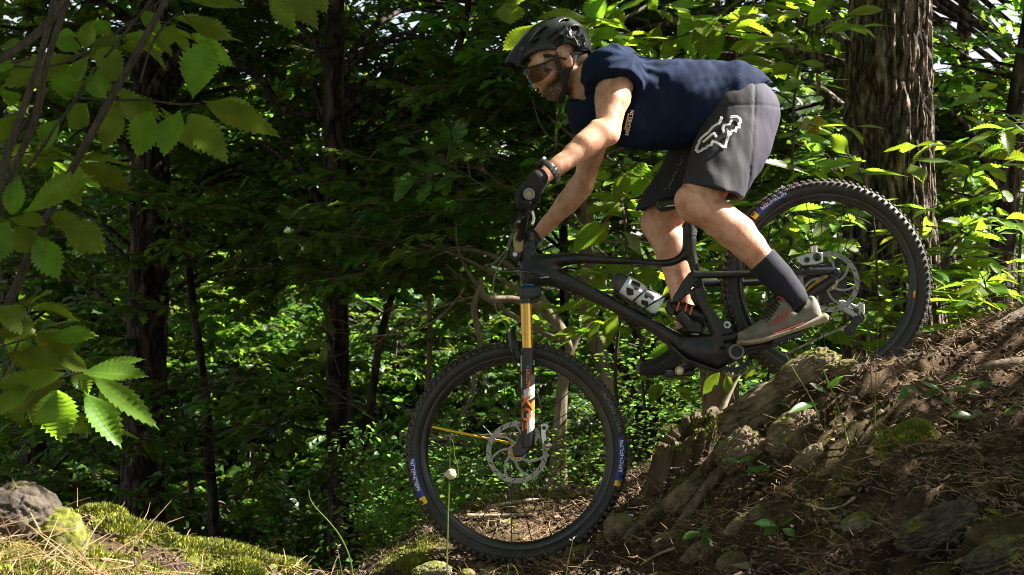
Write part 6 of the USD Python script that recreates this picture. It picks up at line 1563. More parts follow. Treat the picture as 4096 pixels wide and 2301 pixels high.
def sapling(name, label, stem, radii, shoots, leafL, seed, group=None, traced=(), n=(6, 9), L=(.22, .4), up=.08, look="chestnut_leaf", toward=(0, -.3, 0), cat="sapling", ratio=.36, sag=.25, u0=.25, clear=False):
    P = np.array([W(*p) for p in stem])
    t = thing(name, label, cat, loc=P[0], group=group)
    put_stem(t, P, radii)
    rng = np.random.default_rng(seed)
    S = spline(np.c_[P, P], 60)[:, :3]
    for k in range(shoots):
        u = u0 + (1 - u0) * (k + rng.random() * .6) / max(shoots, 1)
        o = S[min(int(u * 59), 59)]
        a = k * 2.4 + rng.normal() * .4 + seed
        d = nrm(np.array([math.cos(a), math.sin(a) * .8, rng.normal() * .16 + up]) + toward)
        l = rng.uniform(*L) * (1.15 - .35 * u)
        if clear and shaded_clear([o + d * l * .6], .12)[0]:
            continue
        shoot(t, o, d, l, int(rng.integers(*n)), leafL * (1.1 - .2 * u), rng, look, ratio, sag)
    for q in traced:
        (ax, ay, bx, by, w), Y = q[:5], q[5] if len(q) > 5 else stem[0][2]
        dY = q[6] if len(q) > 6 else 0.0
        A, B = W(ax, ay, Y), W(bx, by, Y + dY)
        put_leaf(t, A, A + (B - A) * 1.08, w / F0 * Y * 1.16, (rng.normal() * .2, -.8 + rng.normal() * .2, .55), look, int(rng.integers(1e6)), rng.uniform(.02, .1), rng.uniform(.12, .35))
    return t

# left edge: a clump of stems leaning in from the near left, large leaves
t1 = sapling("chestnut_sapling", "near chestnut stem slanting up across the photo's left edge with big drooping leaves", [(-160, 1700, 3.95), (-10, 1330, 3.95), (131, 995, 3.95), (330, 600, 3.95), (520, 260, 3.95), (664, 0, 3.95), (790, -240, 3.95)], [.016, .0145, .0125, .0115, .0105, .0095, .008], 0, .2, 1,
    traced=[(767, 401, 829, 173, 145, 4.0), (808, 402, 1008, 445, 70, 4.02, .03), (822, 415, 1092, 539, 112, 3.95, -.05), (753, 455, 898, 636, 115, 3.9, -.06), (719, 438, 660, 610, 118, 3.95, -.03), (601, 442, 553, 612, 110, 4.0), (477, 408, 426, 590, 105, 4.02), (430, 400, 560, 480, 64, 4.1, .05),
            (640, 430, 790, 600, 60, 4.1), (725, 62, 915, 155, 82, 4.1), (700, 90, 664, 182, 84, 4.1), (740, -5, 962, 30, 64, 4.05), (690, 70, 850, 120, 60, 4.2), (1060, -60, 1170, 112, 78, 4.15), (1170, -70, 1130, 60, 66, 4.2), (560, 45, 640, 130, 60, 4.2), (1150, -60, 1260, 105, 90, 4.3), (1215, -90, 1300, 40, 80, 4.35)])
put_stem(t1, [W(285, 385, 4.0), W(470, 400, 4.02), W(620, 405, 4.0), W(735, 418, 3.98), W(800, 412, 3.98)], [.0045, .004, .0035, .003, .002], name="twig", n=6)
put_stem(t1, [W(560, 330, 3.98), W(600, 200, 4.05), W(680, 80, 4.1), W(740, 40, 4.1)], [.004, .0035, .003, .0015], name="twig", n=6)
put_stem(t1, [W(620, 90, 3.98), W(860, -60, 4.1), W(1090, -50, 4.15), W(1220, -90, 4.3)], [.004, .0035, .003, .0015], name="twig", n=6)
t2 = sapling("chestnut_sapling", "left chestnut stem, dark one of the close pair, with grey sheened leaves", [(-80, 1100, 3.7), (0, 725, 3.7), (80, 470, 3.7), (130, 330, 3.7), (190, 120, 3.7), (216, 0, 3.7), (240, -200, 3.7)], [.0115, .0108, .0100, .0095, .009, .0085, .007], 0, .2, 2,
    traced=[(330, 200, 222, 168, 72, 4.1), (322, 215, 34, 332, 118, 4.1, -.05), (340, 200, 366, 92, 84, 4.15), (388, 200, 482, 292, 104, 4.05), (380, 268, 402, 392, 92, 4.05), (262, 256, 272, 392, 112, 4.1), (352, 218, 308, 322, 78, 4.0), (297, 366, 256, 384, 60, 4.1), (240, 470, 182, 592, 92, 4.05), (350, 415, 286, 512, 92, 4.1), (120, 190, 10, 186, 60, 4.2), (310, 150, 230, 140, 50, 4.2)])
put_stem(t2, [W(120, 235, 3.75), W(220, 260, 4.0), W(300, 235, 4.05), W(345, 195, 4.1), W(380, 170, 4.1)], [.004, .0035, .003, .0025, .0015], name="twig", n=6)
sapling("chestnut_sapling", "left chestnut stem, greyish lit one of the close pair with a crook near its middle", [(-60, 1000, 3.8), (0, 830, 3.8), (80, 620, 3.8), (140, 480, 3.8), (152, 430, 3.8), (168, 340, 3.8), (200, 207, 3.8), (256, 40, 3.8), (300, -120, 3.8)], [.0105, .010, .010, .0098, .0112, .0095, .009, .0085, .007], 0, .2, 3, traced=[(45, 862, 70, 715, 78, 3.75), (90, 850, 352, 716, 112, 3.75, .02), (-20, 860, -60, 700, 90, 3.8)])
sapling("chestnut_sapling", "thin straight chestnut shoot rising to the right at upper left", [(20, 840, 4.05), (76, 726, 4.05), (240, 490, 4.05), (400, 256, 4.05), (574, 41, 4.05), (640, -60, 4.05)], [.006, .0056, .0052, .0045, .0038, .003], 0, .2, 4, traced=[(228, 864, 405, 1002, 118, 3.9), (137, 935, 226, 1102, 104, 3.85), (40, 880, -30, 1040, 130, 3.8), (60, 905, 120, 1000, 100, 3.85), (190, 850, 330, 930, 80, 3.95), (30, 870, 170, 900, 80, 3.9)])
sapling("chestnut_sapling", "thick dark bough cutting the photo's top left corner", [(-160, 320, 3.5), (0, 236, 3.5), (130, 150, 3.5), (260, 0, 3.5), (330, -110, 3.5)], [.0125, .0115, .0108, .0102, .0098], 0, .2, 5, traced=[(10, 240, -60, 300, 80, 3.6), (60, 262, -40, 268, 60, 3.7)])
t6 = sapling("chestnut_sapling", "low left chestnut branch with the brightest fan of leaves, one pale leaf pointing down", [(-220, 1640, 3.75), (-60, 1545, 3.8), (120, 1535, 3.85), (285, 1500, 3.9), (330, 1488, 3.9)], [.006, .005, .0042, .003, .002], 0, .2, 6,
    traced=[(327, 1490, 572, 1506, 108, 3.9, .02), (365, 1500, 610, 1696, 84, 3.85, -.06), (334, 1560, 472, 1772, 108, 3.8, -.05), (228, 1562, 238, 1748, 152, 3.75, -.04), (182, 1576, 138, 1692, 84, 3.9), (266, 1493, -10, 1548, 92, 3.85, -.05), (270, 1478, 42, 1420, 92, 3.95), (325, 1440, 148, 1352, 84, 4.0, .04), (165, 1345, 374, 1346, 74, 4.0), (-10, 1345, 132, 1300, 92, 3.9), (270, 1520, 60, 1640, 110, 3.9), (400, 1540, 470, 1660, 80, 3.95), (120, 1545, -20, 1660, 90, 3.8), (300, 1460, 350, 1570, 70, 4.05), (-30, 1230, 130, 1330, 92, 3.9), (350, 1480, 560, 1440, 50, 4.05), (230, 1420, 340, 1480, 60, 4.0)])
put_stem(t6, [W(-60, 1400, 3.9), W(60, 1370, 3.95), W(160, 1340, 4.0)], [.004, .003, .0015], name="twig", n=6)

sapling("chestnut_sapling", "leafy chestnut shoots filling the upper left behind the slanting stems", [(-120, 900, 4.7), (60, 560, 4.6), (260, 300, 4.6), (480, 120, 4.6), (700, -40, 4.6)], [.007, .006, .005, .004, .002], 9, .19, 41, n=(5, 8), L=(.2, .32), u0=.1, toward=(.15, -.2, -.05), ratio=.44, sag=.35)
sapling("chestnut_sapling", "leafy chestnut shoots low on the left edge behind the brightest fan of leaves", [(-160, 1900, 4.5), (-60, 1650, 4.5), (60, 1400, 4.5), (140, 1180, 4.5)], [.006, .005, .004, .002], 6, .18, 42, n=(5, 8), L=(.2, .3), u0=.2, toward=(.2, -.2, -.05), ratio=.44, sag=.35)
# above and behind the rider
CHG = None
sapling("chestnut_branch", "chestnut bough hanging in from the top edge over the rider's helmet and back", [(3000, -420, 6.2), (2760, -120, 6.1), (2560, 40, 5.9), (2420, 120, 5.8), (2330, 190, 5.8)], [.012, .010, .008, .005, .003], 11, .20, 21, n=(6, 9), L=(.22, .36), up=-.02, cat="branch", toward=(-.2, -.3, -.05), u0=.1,
    traced=[(2345, 70, 2165, 72, 62, 5.6), (2380, 120, 2270, 110, 70, 5.7), (2400, 95, 2366, -20, 84, 5.7), (2420, 130, 2490, 50, 80, 5.7), (2140, 100, 2022, 190, 70, 5.9), (2060, 20, 2052, -60, 110, 5.8), (2030, 0, 2040, 90, 100, 5.8), (2330, 140, 2500, 150, 60, 5.6), (2480, 200, 2350, 170, 50, 5.6)])
sapling("chestnut_branch", "second chestnut bough above the rider's lower back, leaves hanging point down", [(3250, -300, 6.3), (3020, -60, 6.2), (2880, 60, 6.1), (2760, 130, 6.0), (2640, 170, 5.9)], [.010, .009, .007, .005, .003], 9, .21, 22, n=(6, 9), L=(.22, .36), up=-.05, cat="branch", u0=.1,
    traced=[(2800, 90, 2830, 215, 90, 6.0), (2880, 90, 2850, 260, 60, 6.1), (2720, 60, 2770, 230, 74, 6.1), (2640, 100, 2600, 190, 70, 6.0), (2958, 280, 2808, 252, 32, 5.7), (3100, 272, 2955, 236, 46, 5.6), (3060, 182, 2930, 196, 60, 5.7), (3075, 190, 3150, 150, 64, 5.7), (3060, 215, 2990, 160, 50, 5.8)])
RS = "chestnut saplings behind the rear wheel"
s7 = sapling("chestnut_sapling", "tall chestnut sapling with a pale straight stem just behind the rider's hips", [(3168, 1480, 5.6), (3165, 1100, 5.6), (3165, 715, 5.6), (3172, 550, 5.6), (3182, 350, 5.6), (3205, 245, 5.6), (3260, 80, 5.6), (3320, -60, 5.6)], [.0075, .007, .0062, .0058, .0052, .0046, .0035, .002], 17, .165, 23, n=(6, 9), L=(.2, .34), u0=.2,
    traced=[(3255, 705, 3045, 638, 36, 5.3, -.1), (3370, 62, 3522, 40, 46, 5.4), (3298, 132, 3416, 100, 36, 5.4), (3250, 40, 3330, 0, 50, 5.5), (3230, 110, 3300, 30, 60, 5.5), (3190, 260, 3090, 300, 60, 5.5), (3200, 250, 3290, 260, 40, 5.5)])
for a in ((3262, 285, 3268, 392, 16), (3225, 470, 3205, 540, 30), (3255, 460, 3265, 545, 34), (3240, 500, 3225, 580, 36)):
    put_leaf(s7, W(a[0], a[1], 5.45), W(a[2], a[3], 5.45), a[4] / F0 * 5.45 * 1.4, (.3, -.8, .3), "dry_leaf" if a[4] < 32 else "yellow_leaf", a[0], .3, .8, label="withered yellow leaf" if a[4] >= 32 else "withered brown leaf")
sapling("chestnut_sapling", "low chestnut sapling with two bright pointed leaves in front of the broad trunk", [(3520, 1200, 5.5), (3470, 760, 5.4), (3395, 620, 5.4), (3330, 570, 5.4)], [.005, .004, .003, .002], 5, .15, 24, n=(5, 8), L=(.16, .28), u0=.05, clear=True,
    traced=[(3395, 618, 3325, 540, 56, 5.35), (3340, 578, 3198, 546, 38, 5.35), (3415, 662, 3268, 662, 38, 5.3), (3640, 655, 3690, 730, 60, 5.4, -.1), (3640, 640, 3790, 645, 20, 5.3), (3450, 640, 3380, 700, 36, 5.35)])
sapling("chestnut_sapling", "leafy chestnut sapling at the right edge beside the broad trunk", [(3740, 1330, 5.9), (3800, 1000, 5.9), (3860, 740, 5.9), (3920, 480, 5.9), (3960, 330, 5.9)], [.007, .006, .005, .004, .002], 13, .16, 25, n=(6, 9), L=(.2, .36), u0=.1, toward=(.25, -.3, 0), clear=True)
sapling("chestnut_sapling", "chestnut sapling furthest right, half out of the photo", [(4080, 1330, 5.6), (4080, 1000, 5.6), (4110, 700, 5.6), (4160, 450, 5.6)], [.007, .006, .005, .003], 10, .17, 26, n=(6, 9), L=(.22, .38), u0=.05, toward=(-.5, -.3, 0))
sapling("chestnut_sapling", "low spreading chestnut shoots right of the rear tyre's tread", [(3640, 1380, 5.5), (3720, 1150, 5.5), (3800, 1000, 5.5), (3880, 930, 5.5)], [.006, .005, .004, .002], 11, .15, 27, n=(6, 9), L=(.2, .34), u0=.05, toward=(.2, -.35, 0))
sapling("chestnut_sapling", "low chestnut shoots on the bank at the right edge", [(3980, 1330, 5.3), (3960, 1200, 5.3), (3920, 1090, 5.3)], [.005, .004, .002], 8, .14, 28, n=(5, 8), L=(.18, .3), u0=.05)
sapling("chestnut_sapling", "chestnut sapling with large dark leaves between the rider's arms and thighs", [(2470, 1620, 6.1), (2490, 1200, 6.0), (2500, 900, 6.0), (2480, 720, 6.0), (2540, 560, 6.0)], [.008, .007, .0055, .004, .002], 14, .20, 29, n=(5, 8), L=(.22, .38), u0=.3,
    traced=[(2580, 650, 2540, 780, 96, 5.8), (2520, 690, 2460, 800, 70, 5.7), (2400, 890, 2300, 1000, 70, 5.6), (2440, 880, 2370, 980, 66, 5.65), (2740, 620, 2610, 690, 48, 5.6)])
sapling("chestnut_sapling", "chestnut sapling with bright leaves round the drinks bottle under the top tube", [(2580, 1640, 5.5), (2560, 1350, 5.5), (2540, 1130, 5.5), (2520, 1020, 5.5)], [.006, .005, .004, .002], 7, .15, 30, n=(5, 8), L=(.16, .28), u0=.2,
    traced=[(2575, 1030, 2504, 942, 66, 5.3), (2540, 1085, 2418, 1060, 56, 5.3), (2470, 1262, 2428, 1335, 58, 5.2), (2640, 1090, 2560, 1130, 70, 5.4), (2400, 1300, 2350, 1370, 24, 5.2), (2440, 1150, 2360, 1130, 60, 5.4)])
sapling("chestnut_sapling", "chestnut sapling seen through the rear wheel's left half", [(3060, 1560, 5.5), (3080, 1250, 5.5), (3070, 1000, 5.5), (3110, 800, 5.5)], [.006, .005, .004, .002], 11, .16, 31, n=(5, 8), L=(.2, .34), u0=.05)
sapling("chestnut_sapling", "chestnut sapling seen through the rear wheel's right half", [(3400, 1470, 5.6), (3370, 1200, 5.6), (3350, 950, 5.6), (3400, 780, 5.6)], [.006, .005, .004, .002], 9, .15, 32, n=(5, 8), L=(.2, .32), u0=.1)
sapling("chestnut_sapling", "small chestnut shoot with two bright leaves hanging under the chainring", [(2960, 1700, 5.15), (2930, 1560, 5.15), (2900, 1470, 5.15), (2860, 1440, 5.15)], [.004, .0035, .003, .002], 0, .13, 33, traced=[(2880, 1488, 2818, 1570, 44, 5.05), (2905, 1490, 2912, 1572, 42, 5.05), (3010, 1440, 2985, 1510, 44, 5.2), (2990, 1400, 3000, 1480, 36, 5.2), (2720, 1370, 2590, 1430, 40, 5.1)])
# ---------------------------------------------------------------- rocks, stumps, roots
def rock_mesh(c, size, seed, sub=4, rough=.16, ax=None, flat=.0):
    m = trimesh.creation.icosphere(sub)
    v = m.vertices
    n = v * (1 + rough * 2.0 * (meshkit.fbm(v * 1.6 + seed * 3.3, 4, seed) - .5)[:, None] + rough * .55 * (meshkit.fbm(v * 6 + seed, 3, seed + 5) - .5)[:, None])
    rg = np.abs(2 * meshkit.fbm(v * [3.0, 3.6, 4.2] + seed, 4, seed + 9) - 1)
    n = n * (1 - rough * .7 * (1 - np.clip(rg * 5, 0, 1)))[:, None]
    n = np.sign(n) * np.abs(n) ** .85 * np.array(size)
    if ax is not None:
        n = n @ basis(ax, [0, 0, 1])
    return n + c, m.faces
def rock(px, py, Y, size, seed, label, look, ax=None, rough=.16, sub=4, group=None, dz=0.0, lift=.3):
    c = W(px, py, Y)
    if Y > 3.8:
        c[2] = float(ground(c[0], c[1])) + lift * size[2]
    return solo("rock", rock_mesh(c + [0, 0, dz], size, seed, sub, rough, ax), look, label, "rock", group, smooth=True)
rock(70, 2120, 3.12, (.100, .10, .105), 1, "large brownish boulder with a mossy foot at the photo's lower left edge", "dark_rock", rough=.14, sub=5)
rock(215, 2200, 3.1, (.072, .06, .095), 2, "lichen green rock leaning against the large boulder", "mossy_rock", rough=.15)
rock(392, 2120, 3.4, (.062, .05, .056), 3, "small upright mossy rock left of the thick dark trunk's foot", "mossy_rock")
rock(555, 2195, 3.5, (.085, .06, .060), 4, "mossy rock with a bare grey tip below the thick dark trunk", "mossy_rock")
rock(900, 2265, 3.6, (.130, .07, .058), 5, "long low cushion of moss over rock at the bottom left of the front wheel", "mossy_rock", ax=(1, .1, -.2))
rock(720, 2225, 3.55, (.060, .05, .040), 24, "mossy lump between the bare tipped rock and the long cushion", "mossy_rock")
rock(1120, 2300, 3.7, (.075, .05, .042), 25, "last mossy lump at the right end of the mossy mound", "mossy_rock", ax=(1, .1, -.3))
rock(455, 2150, 3.3, (.050, .05, .045), 26, "low mossy lump in front of the small upright mossy rock", "mossy_rock")
rock(955, 2310, 3.3, (.050, .045, .035), 6, "round moss lump nearest the bottom edge", "mossy_rock")
rock(2482, 2135, 4.60, (.058, .05, .055), 7, "flat faced brown rock the front tyre presses against on the right", "brown_rock", rough=.13, sub=5)
rock(2315, 2215, 4.6, (.050, .05, .022), 8, "small half buried brown rock under the front tyre", "brown_rock", ax=(1, .2, .3))
rock(1725, 2260, 4.5, (.070, .06, .045), 9, "pale rock left of the front tyre's foot", "grey_rock", ax=(1, .2, .35), sub=5)
rock(1660, 2210, 4.6, (.045, .05, .034), 10, "mossy rock further left beside the pale rock", "mossy_rock")
rock(1955, 2268, 4.55, (.030, .03, .022), 11, "pebble sized grey rock in front of the front tyre", "grey_rock")
rock(1868, 2290, 4.5, (.026, .03, .02), 12, "smaller reddish stone left of the grey pebble", "brown_rock")
rock(3385, 1474, 4.46, (.050, .05, .040), 13, "rounded brown hump of rock in front of the rear tyre's foot", "brown_rock", sub=5, ax=(1, .2, .35))
rock(3085, 1672, 4.58, (.185, .07, .075), 14, "long slab of bare brown rock running down the bank under the pedals", "brown_rock", ax=(1, -.1, .52), rough=.2, sub=5)
rock(3225, 1570, 4.52, (.11, .055, .055), 15, "brown rock edge between the slab and the hump by the rear tyre", "brown_rock", ax=(1, -.1, .6), rough=.2, sub=5)
rock(2960, 1930, 4.45, (.085, .06, .065), 16, "knobbly brown rock at the lower end of the slab beside the stump", "brown_rock", ax=(1, 0, .9), rough=.2, sub=5)
rock(2740, 2110, 4.5, (.080, .06, .040), 17, "low brown rock further down the bank below the stump", "brown_rock", ax=(1, 0, .75), rough=.2)
rock(3180, 1790, 4.36, (.10, .06, .07), 18, "brown rock in the middle of the bank below the slab", "brown_rock", ax=(1, .1, .8), rough=.22, sub=5)
rock(3050, 1845, 4.42, (.055, .04, .032), 19, "small brown rock left of the herb with notched leaves", "brown_rock", ax=(1, .1, .6), rough=.2)
rock(3425, 2095, 3.74, (.042, .03, .028), 20, "pale lichened stone low on the bank", "grey_rock", ax=(1, 0, .5), rough=.2)
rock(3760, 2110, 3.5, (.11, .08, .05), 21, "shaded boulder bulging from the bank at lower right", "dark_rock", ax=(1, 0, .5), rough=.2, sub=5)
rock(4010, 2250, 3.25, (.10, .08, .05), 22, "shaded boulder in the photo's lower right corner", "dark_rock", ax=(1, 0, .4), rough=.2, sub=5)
rock(3620, 1830, 4.0, (.09, .05, .06), 23, "dark mossy bulge of rock on the bank right of centre", "mossy_rock", ax=(1, 0, .8), rough=.2, sub=5)

SR = random.Random(12)
for k in range(10):
    u = SR.random(); px = 2600 + 900 * u + SR.uniform(-40, 40); py = 2150 - 560 * u + SR.uniform(60, 330) * (1 - .3 * u); Y = 4.62 - (py - (2110 - 560 * u)) / 480
    rock(px, py, Y, (SR.uniform(.03, .075), SR.uniform(.025, .045), SR.uniform(.018, .042)), 60 + k, "one of the many brown rocks and clods set in the bank below the bike", "brown_rock", ax=(1, SR.uniform(-.2, .2), SR.uniform(.2, .9)), rough=.24, sub=4, group="brown rocks set in the bank", lift=.0)
def stump_mesh(base, r, h, seed, lean=(0, 0, 0), n=120, m=40, jag=.35, slope=(0, 0)):
    a = np.arange(n) / n * 2 * np.pi; s = np.linspace(0, 1, m)
    rid = np.abs(2 * meshkit.fbm(np.stack([np.cos(a) * 5, np.sin(a) * 5, np.zeros(n)], -1) + seed, 3, seed) - 1)
    top = h * (1 + jag * (meshkit.fbm(np.stack([np.cos(a) * 3, np.sin(a) * 3, np.zeros(n)], -1) + seed * 2, 4, seed + 1) - .5) * 2) + np.cos(a) * slope[0] + np.sin(a) * slope[1]
    rr = r * (1 + .35 * np.exp(-s * 5))[:, None] * (1 + .30 * (rid - .45))[None] * (1 + .06 * (meshkit.noise(np.stack([np.broadcast_to(np.cos(a) * 6, (m, n)), np.broadcast_to(np.sin(a) * 6, (m, n)), np.broadcast_to(s[:, None] * 4, (m, n))], -1), seed) - .5))
    z = s[:, None] * top[None]
    out = np.stack([np.cos(a) * rr, np.sin(a) * rr, z], -1) + np.array(lean) * z[..., None]
    inn = out[::-1][:m // 2].copy(); c = out.mean(1, keepdims=True)[::-1][:m // 2]
    inn = c + (inn - c) * [.66, .66, 1] - [0, 0, .015]
    v = np.concatenate([out, inn]).reshape(-1, 3); M = m + m // 2
    i = np.arange(M - 1)[:, None] * n; j = np.arange(n)[None]; k = (j + 1) % n
    f = np.stack([i + j, i + k, i + n + k, i + n + j], -1).reshape(-1, 4)
    return v + base, np.vstack([f[:, [0, 1, 2]], f[:, [0, 2, 3]]])
b = W(2715, 1960, 4.86); b[2] = min(b[2], float(ground(b[0], b[1])))
solo("tree_stump", stump_mesh(b - [0, 0, .05], .118, .27 + (W(0, 1960, 4.86)[2] - b[2]), 3, (.22, 0, 0), jag=.20, slope=(.055, .02)), "rotten_wood", "rotten hollow tree stump with a mossy rim between the front wheel and the rock slab", "stump", smooth=True)
b = W(2900, 1740, 5.35)
solo("tree_stump", stump_mesh(b - [0, 0, .05], .070, .30, 8, (-.08, 0, 0), jag=.2), "pale_bark", "upright broken brown stump under the bike's bottom bracket", "stump", smooth=True)
solo("wood_splinter", tube([W(2868, 1695, 5.1), W(2905, 1600, 5.12), W(2962, 1500, 5.15)], [.016, .011, .003], 7, 12), "dry_twig", "pale split splinter of wood leaning beside the upright stump", "splinter", smooth=True)

def root(pts, radii, label, seed, group=None):
    P = []
    for (px, py, Y, lift) in pts:
        p = W(px, py, Y); p[2] = float(ground(p[0], p[1])) + lift; P.append(p)
    m = trunk_mesh(P, radii, 14, .025, .006, seed, 20)
    return solo("root", m, "root_bark", label, "root", group, smooth=True)
root([(2500, 2220, 4.52, -.01), (2660, 2110, 4.56, .010), (2810, 2000, 4.58, .012), (2900, 1890, 4.62, .01), (2960, 1790, 4.68, -.02)], [.018, .022, .024, .022, .018], "thick bare root running up the bank from the front tyre past the stump", 1)
root([(2620, 2180, 4.35, -.01), (2760, 2080, 4.42, .012), (2900, 1985, 4.45, .012), (3000, 1880, 4.5, -.01)], [.014, .018, .018, .012], "thinner bare root on the bank in front of the thick root", 2)
root([(3560, 1490, 4.75, -.01), (3750, 1450, 4.8, .004), (3870, 1415, 4.82, -.004), (3950, 1370, 4.9, .010), (4120, 1290, 5.0, .008), (4300, 1200, 5.1, 0)], [.010, .014, .015, .018, .022, .022], "dark root on top of the bank behind the rear tyre", 3)
root([(3780, 1560, 4.45, -.01), (3900, 1520, 4.42, .012), (4060, 1500, 4.4, .016), (4250, 1450, 4.4, 0)], [.012, .018, .022, .022], "root along the right edge below the clump of herbs", 4)

# ---------------------------------------------------------------- litter, moss
def scatter(n, seed, dens, x0=-1.75, x1=2.4, y0=2.75, y1=6.2):
    r = np.random.default_rng(seed)
    x, y = r.uniform(x0, x1, n), r.uniform(y0, y1, n)
    k = (np.abs(x) < .40 * y + .25) & (r.random(n) < dens(x, y))
    x, y = x[k], y[k]
    return np.stack([x, y, ground(x, y)], -1), r
def lie(n, r, tilt=.35):
    a = r.uniform(0, 2 * np.pi, n)
    return np.array([basis([math.cos(t), math.sin(t), u], [v, w, 1]).T for t, u, v, w in zip(a, r.normal(size=n) * tilt, r.normal(size=n) * tilt, r.normal(size=n) * tilt)])
def needle_cluster(seed, n=7, L=.06, R=.05, rad=.0007):
    r = random.Random(seed); out = []
    for i in range(n):
        p = np.array([r.uniform(-R, R), r.uniform(-R, R), r.uniform(.001, .010)]); a = r.uniform(0, 6.28); l = L * r.uniform(.5, 1.2)
        d = np.array([math.cos(a), math.sin(a), r.uniform(-.25, .35)]) * l
        out.append(tube([p, p + d * .5 + [0, 0, r.uniform(-.004, .008)], p + d], [rad, rad, rad * .4], 3, cap=False))
    return join(out)
NE = [proto("needles", [(needle_cluster(i), "needle", False, None)]) for i in range(5)]
LN = [proto("long_needles", [(needle_cluster(20 + i, 8, .13, .06, .0011), "needle", True, None)]) for i in range(4)]
CRB = []
for i in range(5):
    r = random.Random(i); ms = []
    for k in range(6):
        m = chamfer_box((r.uniform(.008, .026), r.uniform(.005, .012), r.uniform(.002, .006)), .001)
        m.apply_transform(trimesh.transformations.euler_matrix(r.uniform(-.6, .6), r.uniform(-.6, .6), r.uniform(0, 6))); m.apply_translation([r.uniform(-.045, .045), r.uniform(-.045, .045), r.uniform(0, .006)]); ms.append(m)
    CRB.append(proto("crumbs", [(join(ms), "crumb", False, None)]))
def tuft(seed, n=26, R=.016, h=.018):
    r = random.Random(seed); v, f = [], []
    for i in range(n):
        a, q = r.uniform(0, 6.28), R * math.sqrt(r.random()); p = np.array([math.cos(a) * q, math.sin(a) * q, -.004]); b = r.uniform(0, 6.28); w = .0016
        tip = p + np.array([math.cos(a) * q * .6 + r.uniform(-.004, .004), math.sin(a) * q * .6 + r.uniform(-.004, .004), h * r.uniform(.6, 1.1) * (1 - .5 * (q / R) ** 2)])
        e = np.array([math.cos(b), math.sin(b), 0]) * w; k = len(v)
        v += [p - e, p + e, (p + tip) / 2 + e * 1.3, tip, (p + tip) / 2 - e * 1.3]; f += [[k, k + 1, k + 2], [k, k + 2, k + 4], [k + 4, k + 2, k + 3]]
    return np.array(v), np.array(f)
TU = [proto("moss_tuft", [(tuft(i), "moss_tuft", False, None)]) for i in range(4)]
bankness = lambda x, y: np.clip((x + .1) / .3, 0, 1)
pos, r = scatter(26000, 1, lambda x, y: np.where(x < -.2, .18, .34) * (1 - .75 * moss_at(x, y)) * (.5 + .5 * (meshkit.noise(np.stack([x * 3, y * 3, x * 0], -1), 3) > .4)))
instancer("/World", "fallen_needles", NE, pos, quat_of(lie(len(pos), r, .25)), r.uniform(.6, 1.25, len(pos)), r.integers(0, 5, len(pos)), "brown fallen pine needles strewn over the bank", "needles")
pos, r = scatter(24000, 2, lambda x, y: .6 * (1 - .9 * moss_at(x, y)))
instancer("/World", "bark_crumbs", CRB, pos, quat_of(lie(len(pos), r, .3)), r.uniform(.4, 1.1, len(pos)), r.integers(0, 5, len(pos)), "crumbled bark and wood chips lying on the bank", "bark chips")
pos, r = scatter(60000, 3, lambda x, y: np.clip((moss_at(x, y) - .25) * 1.5, 0, 1) * np.where(x < -.2, 1.0, .8))
sel = r.random(len(pos)) < np.where(pos[:, 0] < -.2, 1.0, .6); pos = pos[sel]
extra = []
for p in list(stage.GetPrimAtPath("/World").GetChildren()):
    if p.GetName().startswith("rock") and "moss" in p.GetCustomDataByKey("label") and "boulder" not in p.GetCustomDataByKey("label"):
        v = np.array(UsdGeom.Mesh(p).GetPointsAttr().Get()); nn = nrm(v - v.mean(0))
        k = (nn[:, 2] > .1) & (r.random(len(v)) < (.55 if len(v) < 6000 else .25)); extra.append(v[k])
for p in list(stage.GetPrimAtPath("/World").GetChildren()):
    if p.GetName() == "tree_stump":
        v = np.array(UsdGeom.Mesh(p).GetPointsAttr().Get()); top_ = np.linalg.norm(v[:, :2] - v[:, :2].mean(0), axis=1) > .08
        k = top_ & (v[:, 2] > v[:, 2].max() - .10 - .25 * (v[:, 0].max() - v[:, 0])) & (r.random(len(v)) < .10); extra.append(v[k])
pos = np.vstack([pos] + extra)
instancer("/World", "moss", TU, pos, quat_of(lie(len(pos), r, .25)), r.uniform(.35, 1.05, len(pos)), r.integers(0, 4, len(pos)), "yellow green moss cushions over rocks and ground", "moss")
pos, r = scatter(2600, 4, lambda x, y: np.clip((-.72 - x) / .12, 0, 1) * np.clip((3.15 - y) / .15, 0, 1) * .8 + .05 * (x < -.3) * (y < 3.2) * (x < -.7), y1=3.7)
pos = pos + [0, 0, .012]
instancer("/World", "dry_straw", LN, pos, quat_of(lie(len(pos), r, .5)), r.uniform(.6, 1.2, len(pos)), r.integers(0, 4, len(pos)), "long straw coloured needles heaped at the lower left", "straw")

# ---------------------------------------------------------------- grass stalks, herbs, fallen leaves, sticks
def stalk(pts, r0, label, head=None, look="grass_blade", group=None):
    P = np.array([W(*p) for p in pts])
    q = P[0].copy(); g = float(ground(q[0], q[1]))
    if abs(q[2] - g) < .35:
        P[0, 2] = g - .01
    t = thing("grass_stalk", label, "grass stalk", loc=P[0], group=group)
    part(t, "stem", tube(P, np.linspace(r0, r0 * .5, len(P)), 5, 6 * len(P)), look, smooth=True)
    if head:
        S = spline(P, 60); rng = random.Random(int(pts[0][0]))
        for k in range(head):
            p = S[59 - int(k * 2.4)]; a = rng.uniform(0, 6.28)
            e = p + np.array([math.cos(a) * .012, math.sin(a) * .012, .006])
            part(t, "spikelet", loft([p, (p + e) / 2, e], np.array([[.001, 0, 0], [.0026, 0, 0], [.0004, 0, 0]]), np.array([[0, .001, 0], [0, .0026, 0], [0, .0004, 0]]), 5), "seed_head", smooth=True)
    return t
